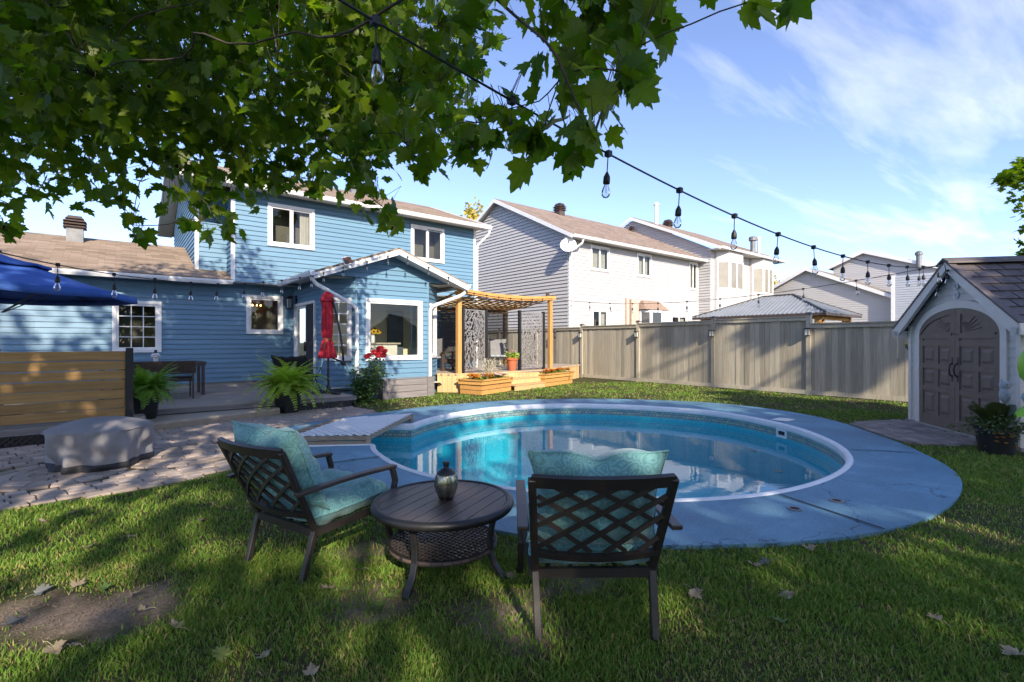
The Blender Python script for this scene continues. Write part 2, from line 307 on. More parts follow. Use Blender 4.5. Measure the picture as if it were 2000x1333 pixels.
def deck_material():
    m = mat('painted_concrete', (.135, .285, .40), .6, (.098, .225, .33), scale=1.6, bump=.6, bscale=120, spec=.45, lo=.3, hi=.7)
    nt = m.node_tree; b = nt.nodes['Principled BSDF']; tc = nt.nodes['Texture Coordinate']
    src = b.inputs['Base Color'].links[0].from_socket
    # chalky wear and paint flaked off to bare concrete on the side by the patio
    n = nd(nt, 'ShaderNodeTexNoise', i_Scale=2.4, i_Detail=9.0, i_Roughness=.75); lk(nt, tc.outputs['Object'], n.inputs['Vector'])
    cr = nd(nt, 'ShaderNodeValToRGB'); cr.color_ramp.elements[0].position = .54; cr.color_ramp.elements[1].position = .74; lk(nt, n.outputs['Fac'], cr.inputs[0])
    mx = nd(nt, 'ShaderNodeMix', data_type='RGBA'); lk(nt, cr.outputs[0], mx.inputs['Factor']); lk(nt, src, mx.inputs['A']); mx.inputs['B'].default_value = (.17, .33, .44, 1)
    n2 = nd(nt, 'ShaderNodeTexNoise', i_Scale=2.4, i_Detail=5.0, i_Roughness=.5); lk(nt, tc.outputs['Object'], n2.inputs['Vector'])
    ds = nd(nt, 'ShaderNodeVectorMath', operation='DISTANCE'); lk(nt, tc.outputs['Object'], ds.inputs[0]); ds.inputs[1].default_value = (2.0, 8.0, 0)
    mr = nd(nt, 'ShaderNodeMapRange'); mr.inputs[1].default_value = .5; mr.inputs[2].default_value = 1.5; mr.inputs[3].default_value = .09; mr.inputs[4].default_value = -.2; lk(nt, ds.outputs['Value'], mr.inputs[0])
    ad = nd(nt, 'ShaderNodeMath', operation='ADD'); lk(nt, n2.outputs['Fac'], ad.inputs[0]); lk(nt, mr.outputs[0], ad.inputs[1])
    cr2 = nd(nt, 'ShaderNodeValToRGB'); cr2.color_ramp.elements[0].position = .645; cr2.color_ramp.elements[1].position = .66; lk(nt, ad.outputs[0], cr2.inputs[0])
    mx2 = nd(nt, 'ShaderNodeMix', data_type='RGBA'); lk(nt, cr2.outputs[0], mx2.inputs['Factor']); lk(nt, mx.outputs['Result'], mx2.inputs['A']); mx2.inputs['B'].default_value = (.42, .42, .40, 1)
    sp = nd(nt, 'ShaderNodeTexNoise', i_Scale=70.0, i_Detail=4.0, i_Roughness=.8); lk(nt, tc.outputs['Object'], sp.inputs['Vector']); spr = nd(nt, 'ShaderNodeMapRange'); spr.inputs[1].default_value = .3; spr.inputs[2].default_value = .7; spr.inputs[3].default_value = .68; spr.inputs[4].default_value = 1.28; lk(nt, sp.outputs['Fac'], spr.inputs[0])
    st_ = nd(nt, 'ShaderNodeTexNoise', i_Scale=.55, i_Detail=6.0, i_Roughness=.6); lk(nt, tc.outputs['Object'], st_.inputs['Vector']); str_ = nd(nt, 'ShaderNodeMapRange'); str_.inputs[1].default_value = .35; str_.inputs[2].default_value = .65; str_.inputs[3].default_value = .72; str_.inputs[4].default_value = 1.22; lk(nt, st_.outputs['Fac'], str_.inputs[0])
    mm_ = nd(nt, 'ShaderNodeMath', operation='MULTIPLY'); lk(nt, spr.outputs[0], mm_.inputs[0]); lk(nt, str_.outputs[0], mm_.inputs[1])
    mx3 = nd(nt, 'ShaderNodeMix', data_type='RGBA', blend_type='MULTIPLY'); mx3.inputs['Factor'].default_value = 1; lk(nt, mx2.outputs['Result'], mx3.inputs['A']); lk(nt, mm_.outputs[0], mx3.inputs['B'])
    wn = nd(nt, 'ShaderNodeTexNoise', i_Scale=2.0, i_Detail=5.0); lk(nt, tc.outputs['Object'], wn.inputs['Vector']); wv = nd(nt, 'ShaderNodeMix', data_type='RGBA', blend_type='LINEAR_LIGHT'); wv.inputs['Factor'].default_value = .5; lk(nt, tc.outputs['Object'], wv.inputs['A']); lk(nt, wn.outputs['Color'], wv.inputs['B'])
    vc = nd(nt, 'ShaderNodeTexVoronoi', feature='DISTANCE_TO_EDGE', i_Scale=.42); lk(nt, wv.outputs['Result'], vc.inputs['Vector']); vr = nd(nt, 'ShaderNodeMapRange'); vr.inputs[1].default_value = .0015; vr.inputs[2].default_value = .0045; vr.inputs[3].default_value = .45; vr.inputs[4].default_value = 1; lk(nt, vc.outputs['Distance'], vr.inputs[0])
    mx4 = nd(nt, 'ShaderNodeMix', data_type='RGBA', blend_type='MULTIPLY'); mx4.inputs['Factor'].default_value = 1; lk(nt, mx3.outputs['Result'], mx4.inputs['A']); lk(nt, vr.outputs[0], mx4.inputs['B'])
    lk(nt, mx4.outputs['Result'], b.inputs['Base Color'])
    return m
M['deck_paint'] = deck_material()
M['coping'] = mat('coping', (.72, .74, .78), .4, (.62, .65, .70), scale=4)

def ground_material():
    m = bpy.data.materials.new('lawn_soil'); m.use_nodes = True; nt = m.node_tree; b = nt.nodes['Principled BSDF']; b.inputs['Roughness'].default_value = .95; b.inputs['Specular IOR Level'].default_value = .15
    tc = nd(nt, 'ShaderNodeTexCoord')
    n = nd(nt, 'ShaderNodeTexNoise', i_Scale=1.6, i_Detail=8.0, i_Roughness=.65); lk(nt, tc.outputs['Object'], n.inputs['Vector'])
    n2 = nd(nt, 'ShaderNodeTexNoise', i_Scale=45.0, i_Detail=6.0, i_Roughness=.7); lk(nt, tc.outputs['Object'], n2.inputs['Vector'])
    cr = nd(nt, 'ShaderNodeValToRGB'); e = cr.color_ramp.elements
    e[0].position = .30; e[0].color = (.10, .072, .05, 1); e[1].position = .62; e[1].color = (.055, .075, .02, 1)
    lk(nt, n.outputs['Fac'], cr.inputs[0])
    cr2 = nd(nt, 'ShaderNodeValToRGB'); cr2.color_ramp.elements[0].position = .3; cr2.color_ramp.elements[0].color = (.45, .45, .45, 1); cr2.color_ramp.elements[1].position = .75; cr2.color_ramp.elements[1].color = (1.5, 1.45, 1.35, 1); lk(nt, n2.outputs['Fac'], cr2.inputs[0])
    mx = nd(nt, 'ShaderNodeMix', data_type='RGBA', blend_type='MULTIPLY'); mx.inputs['Factor'].default_value = 1; lk(nt, cr.outputs[0], mx.inputs['A']); lk(nt, cr2.outputs[0], mx.inputs['B'])
    # trodden bare earth on the left of the lawn and under the seats
    last = mx.outputs['Result']
    wn = nd(nt, 'ShaderNodeTexNoise', i_Scale=6.0, i_Detail=8.0); lk(nt, tc.outputs['Object'], wn.inputs['Vector'])
    for c, r in DIRT:
        mp = nd(nt, 'ShaderNodeVectorMath', operation='DISTANCE'); lk(nt, tc.outputs['Object'], mp.inputs[0]); mp.inputs[1].default_value = (c[0], c[1], 0)
        sb = nd(nt, 'ShaderNodeMath', operation='MULTIPLY_ADD', i_1=-.55 * 1.0, i_2=r + .27); lk(nt, wn.outputs['Fac'], sb.inputs[0])
        df = nd(nt, 'ShaderNodeMath', operation='SUBTRACT'); lk(nt, sb.outputs[0], df.inputs[0]); lk(nt, mp.outputs['Value'], df.inputs[1])
        mr = nd(nt, 'ShaderNodeMapRange'); mr.inputs[1].default_value = -.12; mr.inputs[2].default_value = .16; lk(nt, df.outputs[0], mr.inputs[0])
        m2 = nd(nt, 'ShaderNodeMix', data_type='RGBA', blend_type='MIX'); lk(nt, mr.outputs[0], m2.inputs['Factor']); lk(nt, last, m2.inputs['A'])
        mm = nd(nt, 'ShaderNodeMix', data_type='RGBA', blend_type='MULTIPLY'); mm.inputs['Factor'].default_value = 1; mm.inputs['A'].default_value = (.25, .195, .155, 1); lk(nt, cr2.outputs[0], mm.inputs['B']); lk(nt, mm.outputs['Result'], m2.inputs['B'])
        last = m2.outputs['Result']
    lk(nt, last, b.inputs['Base Color'])
    bp = nd(nt, 'ShaderNodeBump', i_Strength=.8, i_Distance=.02); lk(nt, n2.outputs['Fac'], bp.inputs['Height']); lk(nt, bp.outputs[0], b.inputs['Normal'])
    return m
DIRT = [((-.20, 3.35), .20), ((.08, 3.28), .24), ((-.45, 3.55), .16), ((1.05, 2.55), .22), ((1.55, 1.95), .25), ((1.25, 3.1), .18), ((2.1, 2.05), .2)]
M['lawn'] = ground_material()
mb = MB(); A = ring(RD, 0, -.01); B = [(PC.x + 9 * (r + 1) * math.cos(t), PC.y + 9 * (r + 1) * math.sin(t), 0) for t, r in zip(NG, RD)]
C_ = [(PC.x + 600 * math.cos(t), PC.y + 600 * math.sin(t), 0) for t in NG]
strip(mb, A, B); strip(mb, B, C_); lawn = struct(mb.build('lawn', M['lawn']))

mb = MB(); o_, i_ = ring(RD, .03), ring(RP, .03, .038)
mid = [((p[0] + q[0]) / 2, (p[1] + q[1]) / 2, .034) for p, q in zip(o_, i_)]
strip(mb, ring(RD, -.08), o_); strip(mb, o_, mid); strip(mb, mid, i_); strip(mb, i_, ring(RP, -.05, .038))
pdeck = struct(mb.build('pool_deck', M['deck_paint']))
# saw joints, a patch and the two rail sockets in the concrete
joint = mat('joint', (.02, .03, .045), .9)
def gline(p, q, wd, z, nm, m_, par):
    p, q = Vector((*p, z)), Vector((*q, z)); d = (q - p).normalized(); s_ = Vector((-d.y, d.x, 0)) * wd / 2
    MB().add([p - s_, q - s_, q + s_, p + s_], [(0, 1, 2, 3)]).build(nm, m_, par)
def gp(px, py, z=0.0):
    D = (CAM_H - z) * FPX / (py - 668); p = at(px, py, D); return (p.x, p.y)
for a_, b_ in (((1522, 974), (1728, 1044)), ((1662, 884), (1785, 890)), ((640, 912), (742, 898))):
    gline(gp(*a_), gp(*b_), .022, .0405, 'control_joint', joint, pdeck)
for px, py in ((1552, 1003), (1634, 987)):
    x, y = gp(px, py); mb = MB(); mb.lathe([(.055, .032), (.055, .043), (.038, .043), (.036, .039)], 20, (x, y, 0), cap=False); so = mb.build('rail_socket', M['galv'], pdeck)
    MB().lathe([(.037, .0375), (.0, .0376)], 16, (x, y, 0), cap=False).build('socket_hole', joint, so)
x, y = gp(1530, 824); MB().box(x - .17, x + .17, y - .13, y + .13, .036, .042).build('skimmer_lid', M['coping'], pdeck)

# coping: a rounded white lip
mb = MB(); prev = None
prof = [(.042, .031), (.036, .043), (.012, .05), (-.012, .044), (-.03, .024), (-.034, -.025), (-.024, -.055), (.0, -.062)]
rings = [ring(RP, z, o) for o, z in prof]
for a_, b_ in zip(rings[:-1], rings[1:]): strip(mb, a_, b_)
coping = struct(mb.build('pool_coping', M['coping'], smooth=True))

def liner_material():
    m = bpy.data.materials.new('pool_liner'); m.use_nodes = True; nt = m.node_tree; b = nt.nodes['Principled BSDF']; b.inputs['Roughness'].default_value = .35
    uv = nd(nt, 'ShaderNodeUVMap'); sep = nd(nt, 'ShaderNodeSeparateXYZ'); lk(nt, uv.outputs[0], sep.inputs[0])
    n = nd(nt, 'ShaderNodeTexNoise', i_Scale=22.0, i_Detail=5.0); lk(nt, uv.outputs[0], n.inputs['Vector'])
    cr = nd(nt, 'ShaderNodeValToRGB'); cr.color_ramp.elements[0].color = (.015, .33, .44, 1); cr.color_ramp.elements[1].color = (.04, .42, .52, 1); cr.color_ramp.elements[0].position = .35; cr.color_ramp.elements[1].position = .65; lk(nt, n.outputs['Fac'], cr.inputs[0])
    # printed border of little tiles just under the coping
    br = nd(nt, 'ShaderNodeTexBrick', offset=.5); br.inputs['Scale'].default_value = 1; br.inputs['Brick Width'].default_value = .075; br.inputs['Row Height'].default_value = .055; br.inputs['Mortar Size'].default_value = .005
    br.inputs['Color1'].default_value = (.26, .32, .24, 1); br.inputs['Color2'].default_value = (.10, .20, .24, 1); br.inputs['Mortar'].default_value = (.03, .09, .14, 1); lk(nt, uv.outputs[0], br.inputs['Vector'])
    vor = nd(nt, 'ShaderNodeTexVoronoi', i_Scale=34.0); lk(nt, uv.outputs[0], vor.inputs['Vector'])
    mxv = nd(nt, 'ShaderNodeMix', data_type='RGBA', blend_type='MULTIPLY'); mxv.inputs['Factor'].default_value = .7; lk(nt, br.outputs['Color'], mxv.inputs['A']); lk(nt, vor.outputs['Color'], mxv.inputs['B'])
    ad = nd(nt, 'ShaderNodeMix', data_type='RGBA', blend_type='ADD'); ad.inputs['Factor'].default_value = .4; lk(nt, br.outputs['Color'], ad.inputs['A']); lk(nt, mxv.outputs['Result'], ad.inputs['B'])
    g1 = nd(nt, 'ShaderNodeMath', operation='GREATER_THAN', i_1=-.185); lk(nt, sep.outputs[1], g1.inputs[0])
    g2 = nd(nt, 'ShaderNodeMath', operation='LESS_THAN', i_1=-.075); lk(nt, sep.outputs[1], g2.inputs[0])
    mu = nd(nt, 'ShaderNodeMath', operation='MULTIPLY'); lk(nt, g1.outputs[0], mu.inputs[0]); lk(nt, g2.outputs[0], mu.inputs[1])
    mx = nd(nt, 'ShaderNodeMix', data_type='RGBA'); lk(nt, mu.outputs[0], mx.inputs['Factor']); lk(nt, cr.outputs[0], mx.inputs['A']); lk(nt, ad.outputs['Result'], mx.inputs['B'])
    lk(nt, mx.outputs['Result'], b.inputs['Base Color'])
    return m
def speckle_material():
    m = bpy.data.materials.new('pool_floor'); m.use_nodes = True; nt = m.node_tree; b = nt.nodes['Principled BSDF']; b.inputs['Roughness'].default_value = .5
    tc = nd(nt, 'ShaderNodeTexCoord'); n = nd(nt, 'ShaderNodeTexNoise', i_Scale=40.0, i_Detail=4.0, i_Roughness=.75); lk(nt, tc.outputs['Object'], n.inputs['Vector'])
    cr = nd(nt, 'ShaderNodeValToRGB'); e = cr.color_ramp.elements; e[0].position = .42; e[0].color = (.010, .37, .48, 1); e[1].position = .66; e[1].color = (.17, .68, .75, 1); lk(nt, n.outputs['Fac'], cr.inputs[0]); lk(nt, cr.outputs[0], b.inputs['Base Color'])
    return m
M['liner'] = liner_material(); M['pool_floor'] = speckle_material()
basin = struct(empty('pool_basin', (PC.x, PC.y, 0)))
n = len(NG)
top, bot = ring(RP, -.02, 0), ring(RP, -1.05, 0)
me = bpy.data.meshes.new('pool_wall'); me.from_pydata(top + bot, [], [(i, (i + 1) % n, n + (i + 1) % n, n + i) for i in range(n)])
uvl = me.uv_layers.new(name='UVMap'); arc = np.concatenate([[0], np.cumsum([(Vector(top[(i + 1) % n]) - Vector(top[i])).length for i in range(n)])])
for p in me.polygons:
    i = p.index
    for li, (u_, v_) in zip(p.loop_indices, ((arc[i], -.02), (arc[i + 1], -.02), (arc[i + 1], -1.05), (arc[i], -1.05))): uvl.data[li].uv = (u_, v_)
me.materials.append(M['liner']); put('pool_wall', me, basin, True)
MB().add(bot, [tuple(range(n))]).build('pool_floor', M['pool_floor'], basin, True)
# plastic entry steps in the bay
M['step_plastic'] = mat('step_plastic', (.62, .72, .74), .35, (.52, .64, .67), scale=5)
sm = (np.array((3.80, 7.36)) + np.array((2.62, 6.25))) / 2; dd = np.array((-.685, .728)); ss = np.array((.728, .685))
for k in range(4):
    d0, d1, zt = .98 - .30 * k - .30, 1.06 if k == 0 else .98 - .30 * k, -.30 - .2 * k
    wd = .78
    q = [sm + dd * d0 - ss * wd, sm + dd * d0 + ss * wd, sm + dd * d1 + ss * wd, sm + dd * d1 - ss * wd]
    MB().prism([tuple(v) for v in q], -1.04, zt).build('pool_step', M['step_plastic'], basin, True, bevel=.02)
# skimmer mouth on the far wall
x, y = gp(1497, 846, -.1); th_ = ang((x, y)); r_ = np.interp(th_, NG, RP)
cx, cy = PC.x + r_ * math.cos(th_), PC.y + r_ * math.sin(th_); nx, ny = -math.cos(th_), -math.sin(th_)
mb = MB(); cc = Vector((cx, cy, -.115)); N_ = Vector((nx, ny, 0)); T_ = Vector((-ny, nx, 0)); U_ = Vector((0, 0, 1))
for c_, hx, hz in ((cc + U_ * .055, .12, .02), (cc - U_ * .055, .12, .02), (cc + T_ * .1, .02, .035), (cc - T_ * .1, .02, .035)): mb.obox(c_ + N_ * .012, T_ * hx, N_ * .014, U_ * hz)
sk = mb.build('skimmer', M['coping'], basin, True); MB().obox(cc + N_ * .004, T_ * .08, N_ * .004, U_ * .035).build('skimmer_mouth', joint, sk, True)

def water_material():
    m = bpy.data.materials.new('pool_water'); m.use_nodes = True; nt = m.node_tree; nt.nodes.clear()
    out = nd(nt, 'ShaderNodeOutputMaterial'); mx = nd(nt, 'ShaderNodeMixShader'); tr = nd(nt, 'ShaderNodeBsdfTransparent'); gl = nd(nt, 'ShaderNodeBsdfGlossy')
    tr.inputs[0].default_value = (.72, .95, .985, 1); gl.inputs['Roughness'].default_value = 0.0; fr = nd(nt, 'ShaderNodeFresnel', i_IOR=1.35)
    tc = nd(nt, 'ShaderNodeTexCoord'); n_ = nd(nt, 'ShaderNodeTexNoise', i_Scale=2.2, i_Detail=3.0, i_Roughness=.55); lk(nt, tc.outputs['Object'], n_.inputs['Vector'])
    n2 = nd(nt, 'ShaderNodeTexNoise', i_Scale=16.0, i_Detail=3.0, i_Roughness=.5); lk(nt, tc.outputs['Object'], n2.inputs['Vector'])
    ad = nd(nt, 'ShaderNodeMath', operation='MULTIPLY_ADD', i_1=.12); lk(nt, n2.outputs['Fac'], ad.inputs[0]); lk(nt, n_.outputs['Fac'], ad.inputs[2])
    bp = nd(nt, 'ShaderNodeBump', i_Strength=.09, i_Distance=.02); lk(nt, ad.outputs[0], bp.inputs['Height'])
    lk(nt, bp.outputs[0], gl.inputs['Normal']); lk(nt, bp.outputs[0], fr.inputs['Normal'])
    ge = nd(nt, 'ShaderNodeNewGeometry'); iv = nd(nt, 'ShaderNodeMath', operation='SUBTRACT', i_0=1.0); lk(nt, ge.outputs['Backfacing'], iv.inputs[1]); mu = nd(nt, 'ShaderNodeMath', operation='MULTIPLY'); lk(nt, fr.outputs[0], mu.inputs[0]); lk(nt, iv.outputs[0], mu.inputs[1])
    lk(nt, mu.outputs[0], mx.inputs[0]); lk(nt, tr.outputs[0], mx.inputs[1]); lk(nt, gl.outputs[0], mx.inputs[2]); lk(nt, mx.outputs[0], out.inputs[0])
    return m
water = struct(MB().add(ring(RP, -.24, .0), [tuple(range(n))]).build('pool_water', water_material()))

# ------------------------------------------------------------------ patio pavers
PATIO = [(-4.2, 5.86), (-.8, 5.82), (-.2, 5.76), (.26, 5.76), (.69, 5.9), (.95, 6.0), (1.12, 6.1)] + [(PC.x + r * math.cos(t), PC.y + r * math.sin(t)) for t, r in zip(NG, RD) if ang((1.12, 6.15)) > t > ang((4.1, 9.0))][::-1] + [(4.08, 9.25), (4.06, 9.9), (3.9, 10.4), (3.55, 10.72), (2.6, 10.5), (2.45, 10.1), (.34, 9.4), (.3, 9.14), (-4.2, 9.14)]
def pip(x, y, poly):
    c = False; n_ = len(poly); j = n_ - 1
    for i in range(n_):
        xi, yi = poly[i]; xj, yj = poly[j]
        if (yi > y) != (yj > y) and x < (xj - xi) * (y - yi) / (yj - yi) + xi: c = not c
        j = i
    return c
M['paver'] = mat('paver', (.44, .36, .31), .9, (.30, .24, .205), scale=2.5, objrand=.22, bump=.5, bscale=60, lo=.3, hi=.75)
M['sand'] = mat('paver_sand', (.10, .10, .05), 1, (.06, .045, .035), scale=7, bump=.3)
patio = struct(empty('patio', (0, 7.5, 0)))
MB().add([(p[0], p[1], .006) for p in PATIO], [tuple(range(len(PATIO)))]).build('sand_bed', M['sand'], patio, True)
def tri_ok(c): return pip(c[0], c[1], PATIO)
pav = []
CIRC = [((-.50, 7.02), 4), ((.62, 7.2), 4)]
for (cx, cy), nrg in CIRC:
    pav.append([(cx + .075 * math.cos(2 * math.pi * k / 9), cy + .075 * math.sin(2 * math.pi * k / 9)) for k in range(9)])
    for q in range(nrg):
        r0, r1 = .085 + .135 * q, .085 + .135 * (q + 1) - .013; nseg = max(6, int(2 * math.pi * (r0 + r1) / 2 / .19)); o = rnd.random()
        for k in range(nseg):
            t0, t1 = 2 * math.pi * (k + o) / nseg, 2 * math.pi * (k + 1 + o) / nseg - .013 / r1
            pav.append([(cx + r0 * math.cos(t0), cy + r0 * math.sin(t0)), (cx + r1 * math.cos(t0), cy + r1 * math.sin(t0)), (cx + r1 * math.cos((t0 + t1) / 2), cy + r1 * math.sin((t0 + t1) / 2)), (cx + r1 * math.cos(t1), cy + r1 * math.sin(t1)), (cx + r0 * math.cos(t1), cy + r0 * math.sin(t1))])
rowa = R(10); ca, sa = math.cos(rowa), math.sin(rowa)
for row in range(-12, 74):
    v0 = 4.2 + row * .122; u_ = -6 + rnd.random() * .2
    while u_ < 7:
        wd = rnd.choice((.125, .16, .185, .2)); j = lambda: rnd.uniform(-.007, .007)
        q = [(u_ + j(), v0 + j()), (u_ + wd - .013 + j(), v0 + j()), (u_ + wd - .013 + j(), v0 + .109 + j()), (u_ + j(), v0 + .109 + j())]
        q = [(p[0] * ca - p[1] * sa + .9, p[0] * sa + p[1] * ca - .3) for p in q]; c = (sum(p[0] for p in q) / 4, sum(p[1] for p in q) / 4)
        u_ += wd
        if all(math.hypot(c[0] - a[0][0], c[1] - a[0][1]) > .72 for a in CIRC) and sum(tri_ok(p) for p in q) >= 3 and not in_deck_arr(np.array([c[0]]), np.array([c[1]]), -.02)[0]:
            if c[0] > -2.6: pav.append(q)
def paver_mb(mb, q, h):
    c = Vector((sum(p[0] for p in q) / len(q), sum(p[1] for p in q) / len(q))); tx, ty = rnd.uniform(-.02, .02), rnd.uniform(-.02, .02)
    zz = lambda p: h + (p[0] - c.x) * tx + (p[1] - c.y) * ty
    n_ = len(q); vs = [(p[0], p[1], 0.0) for p in q] + [(p[0], p[1], zz(p) - .006) for p in q]
    ins = [c + (Vector(p) - c) * .93 for p in q]; vs += [(p.x, p.y, zz(p)) for p in ins]
    fs = [(i, (i + 1) % n_, n_ + (i + 1) % n_, n_ + i) for i in range(n_)] + [(n_ + i, n_ + (i + 1) % n_, 2 * n_ + (i + 1) % n_, 2 * n_ + i) for i in range(n_)] + [tuple(range(2 * n_, 3 * n_))]
    mb.add(vs, fs)
def depth(x, y): return FW.x * x + FW.y * y
def in_view(c): D = depth(*c); return D > .3 and abs(RT.x * c[0] + RT.y * c[1]) / D < 1.06
pc = lambda q: (sum(p[0] for p in q) / len(q), sum(p[1] for p in q) / len(q))
pav.sort(key=lambda q: (not in_view(pc(q)), depth(*pc(q))))
rest = MB()
for k, q in enumerate(pav):
    h = .026 + rnd.uniform(-.004, .004)
    if k < 290: mb = MB(); paver_mb(mb, q, h); mb.build('paver', M['paver'], patio, True)
    else: paver_mb(rest, q, h)
stuff(rest.build('paver_field', M['paver'], patio, True))
# path to the shed
PATH = [(10.95, 2.62), (9.85, 2.98), (9.5, 2.85), (8.9, 2.38), (8.35, 1.82), (8.55, 1.5), (9.35, 1.0), (9.6, 1.2), (10.75, 2.2)]
path = struct(empty('shed_path', (9.6, 2.1, 0))); MB().add([(p[0], p[1], .006) for p in PATH], [tuple(range(len(PATH)))]).build('sand_bed', M['sand'], path, True)
M['path_paver'] = mat('path_paver', (.33, .27, .24), .9, (.20, .16, .145), scale=2.5, objrand=.2, bump=.5, bscale=60)
for row in range(16):
    v0 = -1.2 + row * .15; u_ = -.6 - rnd.random() * .2
    while u_ < 3.2:
        wd = rnd.choice((.15, .2, .22, .26)); q = [(u_, v0), (u_ + wd - .014, v0 + rnd.uniform(-.01, .01)), (u_ + wd - .014, v0 + .135), (u_, v0 + .135)]; u_ += wd
        q = [(10.9 - .768 * p[0] - .64 * p[1], 2.4 - .64 * p[0] + .768 * p[1]) for p in q]; c = pc(q)
        if sum(pip(*p, PATH) for p in q) >= 3 and not in_deck_arr(np.array([c[0]]), np.array([c[1]]), .03)[0]:
            mb = MB(); paver_mb(mb, q, .022 + rnd.uniform(-.004, .004)); mb.build('paver', M['path_paver'], path, True)

# ------------------------------------------------------------------ building helpers
class Wall:
    def __init__(s, p, q):
        s.p = Vector((p[0], p[1], 0)); d = Vector((q[0] - p[0], q[1] - p[1], 0)); s.L = d.length; s.u = d.normalized(); s.n = Vector((s.u.y, -s.u.x, 0))
    def pt(s, a, d, z): return s.p + s.u * a + s.n * d + Vector((0, 0, z))
    def box(s, mb, a0, a1, d0, d1, z0, z1):
        return mb.hexa([s.pt(a0, d1, z0), s.pt(a1, d1, z0), s.pt(a1, d0, z0), s.pt(a0, d0, z0), s.pt(a0, d1, z1), s.pt(a1, d1, z1), s.pt(a1, d0, z1), s.pt(a0, d0, z1)])
def lap(parent, W, z0, z1, e, m_, openings=(), clip=None, joined=False, t=.027, name='siding_board', a0=0, a1=None):
    """lapped siding: every course a wedge whose lower edge stands proud"""
    a1 = W.L if a1 is None else a1; J = MB(); z = z0
    while z < z1 - .01:
        zt = min(z + e, z1); lo, hi = (a0, a1, a0, a1), None
        if clip:
            b0, b1 = clip(z); c0, c1 = clip(zt)
            if b1 - b0 < .03: z += e; continue
        else: b0, b1, c0, c1 = a0, a1, a0, a1
        segs = [(b0, b1, c0, c1)]
        for (o0, o1, oz0, oz1) in openings:
            if min(zt, oz1) - max(z, oz0) > .35 * e:
                ns = []
                for s_ in segs:
                    if o0 > s_[0] and o0 < s_[1]: ns.append((s_[0], o0, s_[2], o0))
                    if o1 < s_[1] and o1 > s_[0]: ns.append((o1, s_[1], o1, s_[3]))
                    if o1 <= s_[0] or o0 >= s_[1]: ns.append(s_)
                segs = ns
        if not joined:   # strips come in lengths: lap joints at odd places
            ns = []
            for s_ in segs:
                while s_[1] - s_[0] > 3.4 and abs(s_[0] - s_[2]) + abs(s_[1] - s_[3]) < .01:
                    c_ = s_[0] + rnd.uniform(1.2, 3.2); ns.append((s_[0], c_, s_[2], c_)); s_ = (c_ + .002, s_[1], c_ + .002, s_[3])
                ns.append(s_)
            segs = ns
        for s_ in segs:
            mb = J if joined else MB(); dj = 0 if joined else rnd.uniform(-.002, .002)
            mb.hexa([W.pt(s_[0], t + dj, z), W.pt(s_[1], t - dj, z), W.pt(s_[1], -.03, z), W.pt(s_[0], -.03, z), W.pt(s_[2], .003, zt), W.pt(s_[3], .003, zt), W.pt(s_[3], -.03, zt), W.pt(s_[2], -.03, zt)])
            if not joined: mb.build(name, m_, parent, True)
        z += e
    if joined: return J.build('siding', m_, parent, True)
def hole(w_): return (w_[0] + .08, w_[1] - .08, w_[2] + .08, w_[3] - .08)
